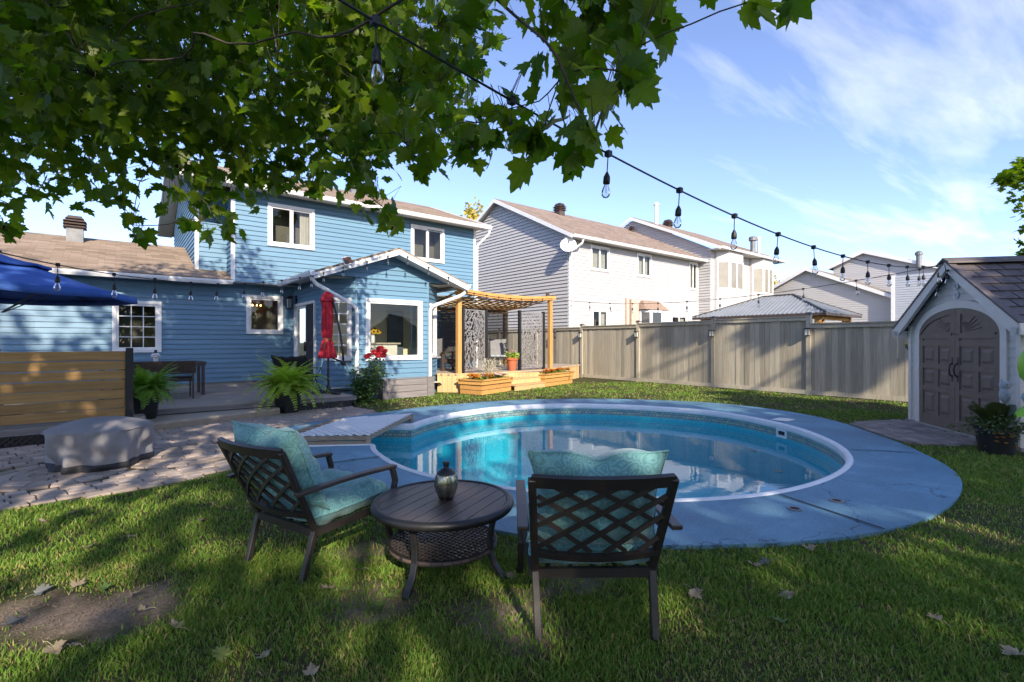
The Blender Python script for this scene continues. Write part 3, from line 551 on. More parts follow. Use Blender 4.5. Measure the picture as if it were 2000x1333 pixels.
def window(parent, W, w_, trim, cols=1, rows=1, room=None, depth_=.55, sashes=1, curtain=None, cas=.075, name='window'):
    """casing, sash bars, panes and a bit of room behind"""
    a0, a1, z0, z1 = w_; mb = MB(); c = cas
    W.box(mb, a0, a1, -.05, .055, z1 - c, z1); W.box(mb, a0 - .0, a1 + .0, -.05, .06, z0, z0 + c); W.box(mb, a0, a0 + c, -.05, .052, z0 + c, z1 - c); W.box(mb, a1 - c, a1, -.05, .052, z0 + c, z1 - c)
    win = mb.build(name, trim, parent, True)
    i0, i1, k0, k1 = a0 + c, a1 - c, z0 + c, z1 - c; sw = (i1 - i0) / sashes
    for s_ in range(sashes):
        p0, p1 = i0 + s_ * sw, i0 + (s_ + 1) * sw; f = .045; mb = MB(); d0, d1 = (-.03, .03) if s_ % 2 == 0 else (-.035, .015)
        W.box(mb, p0, p1, d0, d1, k1 - f, k1); W.box(mb, p0, p1, d0, d1, k0, k0 + f); W.box(mb, p0, p0 + f, d0, d1, k0 + f, k1 - f); W.box(mb, p1 - f, p1, d0, d1, k0 + f, k1 - f)
        mb.build('sash', trim, win, True)
        mb = MB(); W.box(mb, p0 + f - .005, p1 - f + .005, -.010, -.004, k0 + f - .005, k1 - f + .005); mb.build('pane', M['glass'], win, True)
        if cols > 1 or rows > 1:
            for k in range(1, cols): mb = MB(); x_ = p0 + f + (p1 - p0 - 2 * f) * k / cols; W.box(mb, x_ - .009, x_ + .009, -.003, .006, k0 + f, k1 - f); mb.build('muntin', trim, win, True)
            for k in range(1, rows): mb = MB(); z_ = k0 + f + (k1 - k0 - 2 * f) * k / rows; W.box(mb, p0 + f, p1 - f, -.0035, .0065, z_ - .009, z_ + .009); mb.build('muntin', trim, win, True)
    if room:
        mb = MB(); d = -depth_; P = lambda a, dd_, z: W.pt(a, dd_, z)
        q0, q1, r0, r1 = i0 - .02, i1 + .02, k0 - .02, k1 + .02
        mb.add([P(q0, -.045, r0), P(q1, -.045, r0), P(q1, -.045, r1), P(q0, -.045, r1), P(q0, d, r0), P(q1, d, r0), P(q1, d, r1), P(q0, d, r1)], [(4, 5, 6, 7), (0, 1, 5, 4), (1, 2, 6, 5), (2, 3, 7, 6), (3, 0, 4, 7)])
        mb.build('room_lining', room, win, True)
    if curtain:
        for (f0, f1, m_) in curtain:
            pts = []; n_ = 22
            for k in range(n_ + 1):
                a = i0 + (i1 - i0) * (f0 + (f1 - f0) * k / n_); pts.append(W.pt(a, -.13 + .018 * math.sin(k * 1.9), 0))
            mb = MB(); mb.add([p + Vector((0, 0, k0)) for p in pts] + [p + Vector((0, 0, k1)) for p in pts], [(i, i + 1, n_ + 2 + i, n_ + 1 + i) for i in range(n_)]); mb.build('curtain', m_, win, True)
    return win
def roof(name, pts, thick, m_, parent, edge=None):
    """slab over a quad given as eave, eave, ridge, ridge; UVs in metres"""
    P = [Vector(p) for p in pts]; nrm = (P[1] - P[0]).cross(P[3] - P[0]).normalized()
    if nrm.z < 0: nrm = -nrm
    u = (P[1] - P[0]).normalized(); v = nrm.cross(u)
    if v.z < 0: v = -v
    Q = [p - nrm * thick for p in P]; me = bpy.data.meshes.new(name); n_ = len(P)
    me.from_pydata([tuple(p) for p in Q + P], [], [tuple(range(n_))[::-1], tuple(range(n_, 2 * n_))] + [(i, (i + 1) % n_, n_ + (i + 1) % n_, n_ + i) for i in range(n_)])
    uvl = me.uv_layers.new(name='UVMap')
    for l in me.loops: d = me.vertices[l.vertex_index].co - P[0]; uvl.data[l.index].uv = (d.dot(u), d.dot(v))
    me.materials.append(m_)
    return put(name, me, parent, True)
def gutter(parent, a, b, m_, s_=.11):
    a, b = Vector(a), Vector(b); d = (b - a).normalized(); o = Vector((d.y, -d.x, 0))
    mb = MB(); pr = [(0, 0), (.075, 0), (.105, s_ * .55), (.11, s_), (.095, s_), (.09, s_ * .6), (.065, .015), (0.012, .015), (.012, s_), (0, s_)]
    mb.extr([a + o * p[0] + Vector((0, 0, p[1])) for p in pr], b - a); return mb.build('gutter', m_, parent, True)
def roof_vent(parent, loc, w_, h_, m_, m2):
    x, y, z = loc; mb = MB(); mb.box(x - w_ * .36, x + w_ * .36, y - w_ * .36, y + w_ * .36, z - .3, z + h_ * .5); o = mb.build('roof_vent', m2, parent, True)
    for k in range(4):
        q = w_ * (.5 if k < 3 else .40); zz = z + h_ * (.45 + .155 * k); mb = MB()
        mb.hexa([(x - q, y - q, zz), (x + q, y - q, zz), (x + q, y + q, zz), (x - q, y + q, zz), (x - q * .8, y - q * .8, zz + h_ * .09), (x + q * .8, y - q * .8, zz + h_ * .09), (x + q * .8, y + q * .8, zz + h_ * .09), (x - q * .8, y + q * .8, zz + h_ * .09)]); mb.build('louvre', m_, o, True)
        MB().box(x - w_ * .3, x + w_ * .3, y - w_ * .3, y + w_ * .3, zz + h_ * .07, zz + h_ * .16).build('louvre_core', M['black_plastic'], o, True)
    return o
# ------------------------------------------------------------------ the blue house
BH = thing('blue_house', 'blue clapboard two storey house with gabled bay and white windows behind the deck', 'house', (3, 14.5, 0))
BS, WT = M['blue_siding'], M['white_trim']; EX = .122
yW = 14.5
W1 = Wall((-7, yW), (3.835, yW)); w_wing = (6.89, 7.81, 1.15, 2.36); w_kit = (9.63, 10.53, 1.61, 2.64)
lap(BH, W1, .37, 2.96, EX, BS, [hole(w_wing), hole(w_kit)])
mb = MB(); W1.box(mb, 0, W1.L, -.2, -.02, .0, .385); mb.build('foundation', M['concrete'], BH, True)
window(BH, W1, w_wing, WT, 3, 4, M['room_dark'])
window(BH, W1, w_kit, WT, 1, 1, M['room_dark'], curtain=[(0, .12, M['curtain'])])
mb = MB(); W1.box(mb, 8.34, 8.48, .0, .07, .62, .77); mb.build('outlet_box', M['white_trim'], BH, True)
kl = thing('kitchen_chandelier', 'small lit chandelier glowing inside the square wall window', 'lamp', (2.95, 14.85, 2.42)); glow = bpy.data.materials.new('lamp_glow'); glow.use_nodes = True; gb = glow.node_tree.nodes['Principled BSDF']; gb.inputs['Emission Color'].default_value = (1, .45, .12, 1); gb.inputs['Emission Strength'].default_value = 5; gb.inputs['Base Color'].default_value = (.8, .5, .2, 1)
mb = MB(); mb.tube([(0, 0, .12), (0, 0, -.06)], .006, 5)
for s_ in (-1, 0, 1): mb.tube([(0, 0, -.06), (s_ * .05, 0, -.09), (s_ * .10, 0, -.05)], .006, 5)
mb.build('lamp_arms', M['dark_metal'], kl)
for s_ in (-1, 0, 1): MB().lathe([(.0, -.05), (.014, -.04), (.018, -.02), (.008, .0), (.0, .005)], 10, (s_ * .10, -.01 if s_ else -.05, 0), cap=False).build('lamp_bulb', glow, kl, smooth=True)
# the bay: door wall, two canted walls, front
WD = Wall((3.835, yW), (3.835, 12.11)); dr = (.17, 1.98, .25, 2.43)
lap(BH, WD, .25, 2.95, EX, BS, [(dr[0] + .03, dr[1] - .03, 0, dr[3] - .03)])
def slider():
    a0, a1, z0, z1 = dr; mb = MB(); c = .07
    WD.box(mb, a0, a0 + c, -.08, .06, z0, z1); WD.box(mb, a1 - c, a1, -.08, .06, z0, z1); WD.box(mb, a0 + c, a1 - c, -.08, .058, z1 - c, z1); WD.box(mb, a0 + c, a1 - c, -.08, .05, z0, z0 + .05)
    d = mb.build('sliding_door', WT, BH, True); m_ = (a0 + a1) / 2
    for p0, p1, dd_ in ((a0 + c, m_ + .04, 0.0), (m_ - .02, a1 - c, -.045)):
        mb = MB(); f = .075; k0, k1 = z0 + .05, z1 - c
        WD.box(mb, p0, p1, dd_ - .03, dd_, k1 - f, k1); WD.box(mb, p0, p1, dd_ - .03, dd_, k0, k0 + f); WD.box(mb, p0, p0 + f, dd_ - .03, dd_, k0 + f, k1 - f); WD.box(mb, p1 - f, p1, dd_ - .03, dd_, k0 + f, k1 - f); mb.build('door_panel', WT, d, True)
        mb = MB(); WD.box(mb, p0 + f, p1 - f, dd_ - .02, dd_ - .014, k0 + f, k1 - f); mb.build('pane', M['glass'], d, True)
    mb = MB(); WD.box(mb, m_ + .04, a1 - c, .005, .009, z0 + .06, z1 - c - .01); mb.build('fly_screen', mat('fly_screen', (.035, .036, .042), .8), d, True)
    mb = MB(); WD.box(mb, m_ - .01, m_ + .03, .0, .05, 1.15, 1.4); mb.build('handle', M['black_plastic'], d, True)
slider()
WL = Wall((3.835, 12.11), (4.44, 11.5)); w_l = (.09, .76, .95, 2.45)
lap(BH, WL, .0, 2.95, EX, BS, [hole(w_l)]); window(BH, WL, w_l, WT, 2, 5)
WF = Wall((4.44, 11.5), (6.37, 11.5)); w_f = (.22, 1.75, .94, 2.46)
lap(BH, WF, .0, 2.95, EX, BS, [hole(w_f)]); window(BH, WF, w_f, WT)
WR = Wall((6.37, 11.5), (6.95, 12.08)); w_r = (.13, .72, .97, 2.43)
lap(BH, WR, .0, 2.95, EX, BS, [hole(w_r)]); window(BH, WR, w_r, WT)
WS = Wall((6.95, 12.08), (6.95, yW)); lap(BH, WS, .0, 2.95, EX, BS, [], joined=True)
for p in ((3.835, 12.11), (4.44, 11.5), (6.37, 11.5), (6.95, 12.08), (3.835, 14.47)):
    MB().lathe([(.028, .05), (.028, 2.95)], 8, (p[0], p[1], 0)).build('corner_post', BS, BH, True)
# bay room: floor, back wall with an opening look, counter
mb = MB(); mb.add([(3.9, 13.5, .3), (6.9, 13.5, .3), (6.9, 13.5, 2.9), (3.9, 13.5, 2.9)], [(0, 1, 2, 3)]); mb.add([(3.9, 11.6, .3), (6.9, 11.6, .3), (6.9, 14.4, .3), (3.9, 14.4, .3)], [(0, 1, 2, 3)]); mb.add([(3.9, 11.5, 2.92), (6.9, 11.5, 2.92), (6.9, 14.4, 2.92), (3.9, 14.4, 2.92)], [(3, 2, 1, 0)])
mb.build('room_lining', M['room_light'], BH, True)
mb = MB(); mb.box(4.75, 6.0, 12.55, 12.75, .35, 1.33); ct = mb.build('counter', mat('counter_white', (.80, .76, .68), .6), BH, True); MB().box(4.7, 6.08, 12.5, 12.8, 1.332, 1.375).build('worktop', mat('worktop', (.5, .42, .33), .4), ct, True)
mb = MB(); mb.box(6.12, 6.6, 13.4, 13.45, .35, 2.3); mb.build('inner_door', mat('inner_door', (.11, .14, .17), .4), BH, True)
# gable over the bay
PK, EZ = 3.60, 2.93; gx0, gx1, gxm = 3.44, 7.26, 5.35
WG = Wall((gx0, 11.5), (gx1, 11.5)); sl_ = (PK - EZ) / (gxm - gx0)
lap(BH, WG, 2.95, PK - .05, EX, BS, clip=lambda z: ((z - EZ) / sl_ + .02, WG.L - (z - EZ) / sl_ - .02))
mb = MB(); mb.add([(gx0 + .02, 11.48, 2.945), (4.44, 11.48, 2.945), (3.835, 12.11, 2.945), (3.835, 13.7, 2.945), (gx0 + .02, 13.7, 2.945)], [(4, 3, 2, 1, 0)]); mb.build('soffit', M['soffit'], BH, True); mb = MB(); mb.add([(gx1 - .02, 11.48, 2.945), (6.37, 11.48, 2.945), (6.95, 12.08, 2.945), (6.95, 13.7, 2.945), (gx1 - .02, 13.7, 2.945)], [(0, 1, 2, 3, 4)]); mb.build('soffit', M['soffit'], BH, True)
rf = roof('roof', [(gx0 - .1, 11.08, EZ + .03), (gx0 - .1, 14.1, EZ + .03), (gxm, 14.1, PK + .1), (gxm, 11.08, PK + .1)], .05, M['shingle_blue'], BH); roof('roof_slope', [(gx1 + .1, 14.1, EZ + .03), (gx1 + .1, 11.08, EZ + .03), (gxm, 11.08, PK + .1), (gxm, 14.1, PK + .1)], .05, M['shingle_blue'], rf)
for x0, x1 in ((gx0 - .1, gxm), (gx1 + .1, gxm)):
    mb = MB(); a_, b_ = Vector((x0, 11.06, EZ - .02)), Vector((x1, 11.06, PK + .05)); up = Vector((0, 0, 1)); mb.extr([a_ - up * .13, b_ - up * .13, b_, a_], (0, .04, 0)); mb.build('rake_board', WT, BH, True)
    mb = MB(); a_, b_ = Vector((x0, 11.1, EZ - .12)), Vector((x1, 11.1, PK - .06)); mb.add([a_, b_, b_ + Vector((0, .39, 0)), a_ + Vector((0, .39, 0))], [(0, 1, 2, 3)]); mb.build('rake_soffit', M['soffit'], BH, True)
gutter(BH, (gx0 - .09, 13.9, EZ - .08), (gx0 - .09, 11.08, EZ - .08), WT); gutter(BH, (gx1 + .09, 11.08, EZ - .08), (gx1 + .09, 13.9, EZ - .08), WT)
def downspout(pts, nm='downspout', r=.045, par=None):
    mb = MB(); mb.tube(pts, r, 8); mb.build(nm, WT, par or BH, True, smooth='auto')
downspout([(3.33, 11.2, 2.86), (3.33, 11.19, 2.78), (3.42, 11.18, 2.68), (4.30, 11.38, 2.28), (4.40, 11.40, 2.2), (4.42, 11.40, 2.1), (4.42, 11.40, .08)])
downspout([(7.33, 11.2, 2.86), (7.32, 11.2, 2.72), (7.2, 11.22, 2.64), (6.46, 11.40, 2.34), (6.40, 11.41, 2.26), (6.39, 11.41, 2.15), (6.39, 11.41, .1)])
# right end of the lower floor
WQ = Wall((6.95, yW), (9.6, yW)); w_q = (.15, .75, .8, 2.4); lap(BH, WQ, .2, 2.95, EX, BS, [hole(w_q)]); window(BH, WQ, w_q, WT, room=M['room_dark']); mb = MB(); WQ.box(mb, WQ.L - .02, WQ.L + .06, -.05, .03, .2, 2.92); mb.build('corner_board', WT, BH, True)
# upper floor, jettied over the lower
yU = 14.1; WU = Wall((2.26, yU), (9.62, yU)); u1 = (.80, 1.99, 3.93, 5.06); u2 = (4.93, 6.14, 3.98, 5.11)
lap(BH, WU, 2.93, 5.30, EX, BS, [hole(u1), hole(u2)])
window(BH, WU, u1, WT, room=M['room_dark'], sashes=2, curtain=[(.74, .97, M['curtain'])]); window(BH, WU, u2, WT, room=M['room_dark'], sashes=2)
mb = MB(); mb.box(2.26, 9.62, 14.09, 14.52, 2.915, 2.93); mb.build('jetty_soffit', M['soffit'], BH, True)
for a_ in (-.04, WU.L - .04):
    mb = MB(); WU.box(mb, a_, a_ + .085, -.06, .03, 2.93, 5.30); mb.build('corner_board', WT, BH, True)
WX = Wall((2.26, 14.9), (2.26, yU)); lap(BH, WX, 3.0, 5.3, EX, BS, joined=True, a1=WX.L - .06)
WY = Wall((1.56, 14.9), (2.26, 14.9)); lap(BH, WY, 3.0, 5.3, EX, BS); mb = MB(); WY.box(mb, -.03, .055, -.06, .03, 3.0, 5.3); mb.build('corner_board', WT, BH, True)
WZ = Wall((1.56, 21.1), (1.56, 14.9)); lap(BH, WZ, 3.0, 6.8, EX, BS, joined=True, clip=lambda z: (0 if z < 5.3 else (z - 5.3) * 2.1, WZ.L if z < 5.3 else WZ.L - (z - 5.3) * 2.1))
# end wall towards the neighbours
WE = Wall((9.62, yU), (9.62, 21.1)); lap(BH, WE, .2, 5.3, EX, BS, joined=True)
RZ, RY, EY, EZ2 = 6.95, 17.9, 13.64, 5.36
mr_ = roof('main_roof', [(1.15, EY, EZ2), (9.98, EY, EZ2), (9.98, RY, RZ), (1.15, RY, RZ)], .07, M['shingle_blue'], BH); roof('roof_slope', [(9.98, RY * 2 - EY, EZ2), (1.15, RY * 2 - EY, EZ2), (1.15, RY, RZ), (9.98, RY, RZ)], .07, M['shingle_blue'], mr_)
mb = MB(); mb.box(1.2, 9.95, EY + .02, yU, 5.295, 5.315); mb.build('eave_soffit', M['soffit'], BH, True); mb = MB(); mb.box(1.2, 9.95, EY - .0, EY + .02, 5.235, 5.345); mb.build('fascia', WT, BH, True)
gutter(BH, (1.15, EY - .002, 5.24), (9.98, EY - .002, 5.24), WT)
mb = MB(); mb.extr([(9.985, EY, 5.27), (9.985, EY, 5.40), (9.985, RY, RZ + .02), (9.985, RY, RZ - .11)], (.03, 0, 0)); mb.build('rake_board', WT, BH, True); mb = MB(); mb.extr([(1.11, EY, 5.27), (1.11, EY, 5.40), (1.11, RY, RZ + .02), (1.11, RY, RZ - .11)], (.03, 0, 0)); mb.build('rake_board', WT, BH, True)
mb = MB(); mb.add([(1.14, EY, 5.26), (1.56, EY, 5.26), (1.56, RY, RZ - .1), (1.14, RY, RZ - .1)], [(0, 1, 2, 3)]); mb.build('rake_soffit', M['soffit'], BH, True); BY = 2 * RY - EY; mb = MB(); mb.add([(1.14, BY, 5.26), (1.56, BY, 5.26), (1.56, RY, RZ - .1), (1.14, RY, RZ - .1)], [(3, 2, 1, 0)]); mb.build('rake_soffit', M['soffit'], BH, True); mb = MB(); mb.extr([(1.11, BY, 5.27), (1.11, BY, 5.40), (1.11, RY, RZ + .02), (1.11, RY, RZ - .11)], (.03, 0, 0)); mb.build('rake_board', WT, BH, True)
downspout([(9.9, 13.58, 5.2), (9.9, 13.6, 5.1), (9.72, 14.02, 4.75), (9.70, 14.05, 4.6), (9.70, 14.06, .3)])
roof_vent(mr_, (6.72, 17.6, 6.9), .42, .5, M['dark_metal'], M['galv'])
# wing roof
wr = roof('wing_roof', [(-8, 14.05, 2.97), (1.56, 14.05, 2.97), (1.56, 17.5, 4.2), (-8, 17.5, 4.2)], .05, M['shingle_blue'], BH); roof('roof_slope', [(1.56, 14.05, 2.97), (2.255, 14.05, 2.97), (2.255, 14.9, 3.273), (1.56, 14.9, 3.273)], .05, M['shingle_blue'], wr); roof('roof_slope', [(1.56, 20.95, 2.97), (-8, 20.95, 2.97), (-8, 17.5, 4.2), (1.56, 17.5, 4.2)], .05, M['shingle_blue'], wr)
roof_vent(wr, (-.87, 17.0, 4.12), .46, .48, M['brown_metal'], M['galv'])
gutter(BH, (-8, 14.06, 2.83), (2.24, 14.06, 2.83), WT); mb = MB(); mb.box(-8, 2.25, 14.08, 14.5, 2.865, 2.885); mb.build('eave_soffit', M['soffit'], BH, True)
# carriage lamp by the door
cl = thing('wall_lantern', 'black carriage lantern on the blue wall above the sliding door', 'lamp', (3.835, 14.42, 2.5)); cl.location = (3.76, 14.2, 2.45)
mb = MB(); mb.box(.03, .075, -.05, .05, -.05, .2); mb.beam((.05, 0, .16), (-.13, 0, .2), .02, .02); mb.lathe([(.0, .2), (.06, .17), (.10, .12), (.09, .115)], 8, (-.13, 0, 0), cap=False); mb.lathe([(.07, -.14), (.06, -.16), (.0, -.18)], 8, (-.13, 0, 0), cap=False)
for k in range(6): a_ = k * math.pi / 3; mb.beam((-.13 + .07 * math.cos(a_), .07 * math.sin(a_), -.14), (-.13 + .088 * math.cos(a_), .088 * math.sin(a_), .12), .01, .01)
mb.build('lantern_frame', M['black_plastic'], cl); MB().lathe([(.06, -.13), (.078, .11)], 6, (-.13, 0, 0), cap=False).build('lantern_glass', mat('frosted', (.35, .37, .38), .3), cl)
# solar flood light on the rake
sf = thing('solar_light', 'small solar panel floodlight clipped to the white gable edge', 'lamp', (4.05, 11.0, 3.1), R(20))
mb = MB(); mb.obox((0, 0, .14), (.10, 0, .03), (.0, .045, .075), (0, .01, -.006)); mb.build('solar_panel', mat('solar', (.09, .045, .025), .25), sf); mb = MB(); mb.obox((0, .012, .135), (.115, 0, .035), (.0, .055, .09), (0, .008, -.006)); mb.beam((0, .05, .1), (0, .03, 0), .03, .03); mb.lathe([(.02, -.04), (.045, -.02), (.03, .03)], 10, (.05, 0, 0)); mb.build('lamp_head', WT, sf)

# ------------------------------------------------------------------ neighbours
NH = thing('white_house', 'white sided house with tan gable roof and satellite dish beyond the fence', 'house', (15, 14.7, 0)); WSD = M['white_siding']
fy, fx0, fx1 = 14.7, 14.9, 24.95; ez = 5.86; rz, ry = 8.42, 19.65
NF = Wall((fx0, fy), (fx1, fy)); wl = [(1.26, 2.54, 4.55, 5.66), (4.53, 5.71, 4.55, 5.68), (9.04, 9.9, 4.2, 5.72), (1.34, 2.47, 1.55, 2.86), (7.38, 8.89, 1.6, 2.8)]
lap(NH, NF, .3, ez, .15, WSD, [hole(q) for q in wl], joined=True, t=.022)
for k, q in enumerate(wl): window(NH, NF, q, WT, room=M['room_dark'], sashes=2, curtain=[(.0, .97, M['blind'])] if k < 3 else [(.72, .97, M['curtain'])])
NG_ = Wall((fx0, 2 * ry - fy), (fx0, fy)); sg = (rz - ez) / (ry - fy)
lap(NH, NG_, .3, rz - .1, .15, WSD, joined=True, t=.042, clip=lambda z: (0 if z < ez else (z - ez) / sg, NG_.L if z < ez else NG_.L - (z - ez) / sg))
mb = MB(); NF.box(mb, -.03, .09, -.05, .03, .3, ez); NG_.box(mb, NG_.L - .09, NG_.L + .0, -.05, .031, .3, ez); mb.build('corner_board', WT, NH, True)
nrf = roof('roof', [(fx0 - .3, fy - .45, ez + .02 - .0), (fx1 + .02, fy - .45, ez + .02), (fx1 + .02, ry, rz + .12), (fx0 - .3, ry, rz + .12)], .08, M['shingle_tan'], NH); roof('roof_slope', [(fx1 + .02, 2 * ry - fy + .45, ez + .02), (fx0 - .3, 2 * ry - fy + .45, ez + .02), (fx0 - .3, ry, rz + .12), (fx1 + .02, ry, rz + .12)], .08, M['shingle_tan'], nrf)
for s_ in (-1, 1):
    yy = ry + s_ * (ry - fy + .45); mb = MB(); mb.extr([(fx0 - .33, yy, ez - .17), (fx0 - .33, yy, ez + .0), (fx0 - .33, ry, rz + .1), (fx0 - .33, ry, rz - .09)], (.03, 0, 0)); mb.build('rake_board', WT, NH, True)
    mb = MB(); mb.add([(fx0 - .3, yy, ez - .09), (fx0, yy, ez - .09), (fx0, ry, rz + .0), (fx0 - .3, ry, rz + .0)], [(0, 1, 2, 3)]); mb.build('rake_soffit', M['soffit'], NH, True)
mb = MB(); mb.box(fx0 - .3, fx1, fy - .44, fy, ez - .1, ez - .08); mb.build('eave_soffit', M['soffit'], NH, True); gutter(NH, (fx0 - .3, fy - .46, ez - .13), (fx1 + .3, fy - .46, ez - .13), WT)
downspout([(fx0 + .35, fy - .46, ez - .15), (fx0 + .33, fy - .42, ez - .3), (fx0 + .05, fy - .06, ez - .62), (fx0 + .04, fy - .06, ez - .8), (fx0 + .04, fy - .06, .4)], par=NH)
roof_vent(nrf, (18.6, 19.1, 8.2), .55, .6, M['brown_metal'], M['brown_metal']); roof_vent(nrf, (24.55, 18.9, 8.1), .3, .35, M['brown_metal'], M['brown_metal'])
# bow window with a little shingle hood, wood chase beside it
hx0, hx1 = 19.4, 21.35
mb = MB(); mb.hexa([(hx0, fy - .55, 2.95), (hx1, fy - .55, 2.95), (hx1, fy, 2.95), (hx0, fy, 2.95), (hx0 + .35, fy - .15, 3.4), (hx1 - .35, fy - .15, 3.4), (hx1 - .35, fy, 3.4), (hx0 + .35, fy, 3.4)]); mb.build('window_hood', M['brown_metal'] if False else mat('hood_shingle', (.33, .24, .18), .9, (.22, .15, .11), scale=14, bump=.4), NH, True)
mb = MB(); mb.prism([(hx0 + .06, fy), (hx0 + .06, fy - .2), (hx0 + .5, fy - .5), (hx1 - .5, fy - .5), (hx1 - .06, fy - .2), (hx1 - .06, fy)], 1.0, 2.94); bw = mb.build('bow_window', WT, NH, True)
for p, q in (((hx0 + .08, fy - .215), (hx0 + .48, fy - .485)), ((hx0 + .6, fy - .5), (hx1 - .6, fy - .5)), ((hx1 - .48, fy - .485), (hx1 - .08, fy - .215))):
    Wb = Wall(p, q); mb = MB(); Wb.box(mb, .04, Wb.L - .04, .0, .02, 1.5, 2.82); mb.build('pane', mat('dark_pane', (.05, .055, .06), .08), bw, True)
mb = MB(); mb.box(18.55, 18.75, fy - .12, fy, 1.2, 3.45); mb.box(18.82, 19.35, fy - .2, fy, 1.2, 3.4); mb.build('pipe_chase', mat('chase', (.55, .42, .34), .8), NH, True)
sd = thing('satellite_dish', 'white satellite dish on the corner of the neighbouring white house', 'dish', (14.72, 14.6, 5.3))
mb = MB(); q = Vector((-.62, -.62, .48)).normalized(); t_ = q.cross(Vector((0, 0, 1))).normalized(); b_ = t_.cross(q)
vs = [tuple(q * .2)]; fs = []
for k in range(3):
    for j in range(20): a_ = j * math.pi / 10; r_ = (.12, .24, .34)[k]; vs.append(tuple(q * (.2 + .5 * r_ * r_) + t_ * r_ * math.cos(a_) + b_ * r_ * math.sin(a_) * 1.05))
for j in range(20):
    fs.append((0, 1 + j, 1 + (j + 1) % 20))
    for k in range(2): fs.append((1 + k * 20 + j, 1 + (k + 1) * 20 + j, 1 + (k + 1) * 20 + (j + 1) % 20, 1 + k * 20 + (j + 1) % 20))
mb.add(vs, fs); mb.build('reflector', WT, sd, smooth=True)
mb = MB(); mb.tube([tuple(q * .2), (.05, .08, -.05), (.14, .08, -.45)], .022, 6); mb.build('mount_arm', M['galv'], sd); mb = MB(); mb.tube([tuple(q * .18 - b_ * .34), tuple(q * .55 - b_ * .1)], .012, 6); mb.lathe([(.03, -.05), (.04, .05)], 8, tuple(q * .55 - b_ * .1)); mb.build('feed_horn', M['galv'], sd)

N2 = thing('second_white_house', 'farther white house with two boxed bay windows and metal flue pipes', 'house', (25, 14, 0))
gx, gy, gx9 = 24.95, 14.0, 32.3; ez = 6.45; rz, ry = 9.0, 19.1
HF = Wall((gx, gy), (gx9, gy)); lap(N2, HF, .3, ez, .15, WSD, joined=True, t=.022); HG = Wall((gx, 2 * ry - gy), (gx, gy)); sg2 = (rz - ez) / (ry - gy)
lap(N2, HG, .3, rz - .1, .15, WSD, joined=True, t=.04, clip=lambda z: (0 if z < ez else (z - ez) / sg2, HG.L if z < ez else HG.L - (z - ez) / sg2))
n2r = roof('roof', [(gx - .25, gy - .7, ez + .02), (gx9 + .4, gy - .7, ez + .02), (gx9 + .4, ry, rz + .12), (gx - .25, ry, rz + .12)], .08, M['shingle_tan'], N2); mb = MB(); mb.box(gx - .25, gx9 + .4, gy - .68, gy, ez - .1, ez - .08); mb.build('eave_soffit', M['soffit'], N2, True); gutter(N2, (gx - .25, gy - .7, ez - .12), (gx9 + .4, gy - .7, ez - .12), WT)
yy = gy - .7; mb = MB(); mb.extr([(gx - .28, yy, ez - .17), (gx - .28, yy, ez + .0), (gx - .28, ry, rz + .1), (gx - .28, ry, rz - .09)], (.03, 0, 0)); mb.build('rake_board', WT, N2, True); yy = 2 * ry - gy + .45; mb = MB(); mb.extr([(gx - .28, yy, ez - .17), (gx - .28, yy, ez + .0), (gx - .28, ry, rz + .1), (gx - .28, ry, rz - .09)], (.03, 0, 0)); mb.build('rake_board', WT, N2, True)
roof_vent(n2r, (28.2, 18.8, 8.75), .55, .6, M['brown_metal'], M['brown_metal'])
for bx0, bx1 in ((25.3, 27.9), (29.3, 31.6)):
    mb = MB(); mb.prism([(bx0, gy), (bx0 + .02, gy - .15), (bx0 + .55, gy - .6), (bx1 - .55, gy - .6), (bx1 - .02, gy - .15), (bx1, gy)], 3.1, ez - .1); bb = mb.build('bay_window', WSD, N2, True)
    for p, q in (((bx0 + .03, gy - .155), (bx0 + .54, gy - .595)), ((bx0 + .58, gy - .6), ((bx0 + bx1) / 2, gy - .6)), (((bx0 + bx1) / 2, gy - .6), (bx1 - .58, gy - .6)), ((bx1 - .54, gy - .595), (bx1 - .03, gy - .155))):
        Wb = Wall(p, q); mb = MB(); Wb.box(mb, .0, Wb.L, .0, .03, 4.25, 4.33); Wb.box(mb, .0, Wb.L, .0, .03, 5.72, 5.8); Wb.box(mb, 0, .06, 0, .03, 4.33, 5.72); Wb.box(mb, Wb.L - .06, Wb.L, 0, .03, 4.33, 5.72); mb.build('casing', WT, bb, True)
        mb = MB(); Wb.box(mb, .06, Wb.L - .06, .002, .012, 4.33, 5.72); mb.build('pane', mat('blind_pane', (.27, .25, .20), .18, (.22, .205, .165), scale=2), bb, True)
for x, y, z0, h_, r_ in ((26.2, 18.3, 8.5, 1.4, .11),): mb = MB(); mb.lathe([(r_, 0), (r_, h_), (r_ * 1.5, h_), (r_ * 1.5, h_ + .12), (r_ * .5, h_ + .2)], 12, (x, y, z0)); mb.build('flue', WT, n2r, True)
x, y = 30.4, 14.3; mb = MB(); mb.lathe([(.3, 0), (.16, .25), (.15, .3), (.15, .95), (.24, .95), (.24, 1.15), (.16, 1.2)], 14, (x, y, 6.65)); mb.build('flue', M['galv'], n2r, True); mb = MB(); mb.lathe([(.09, 0), (.08, 1.2), (.12, 1.2), (.1, 1.32)], 10, (x + .75, y, 6.6)); mb.build('flue', WT, n2r, True)

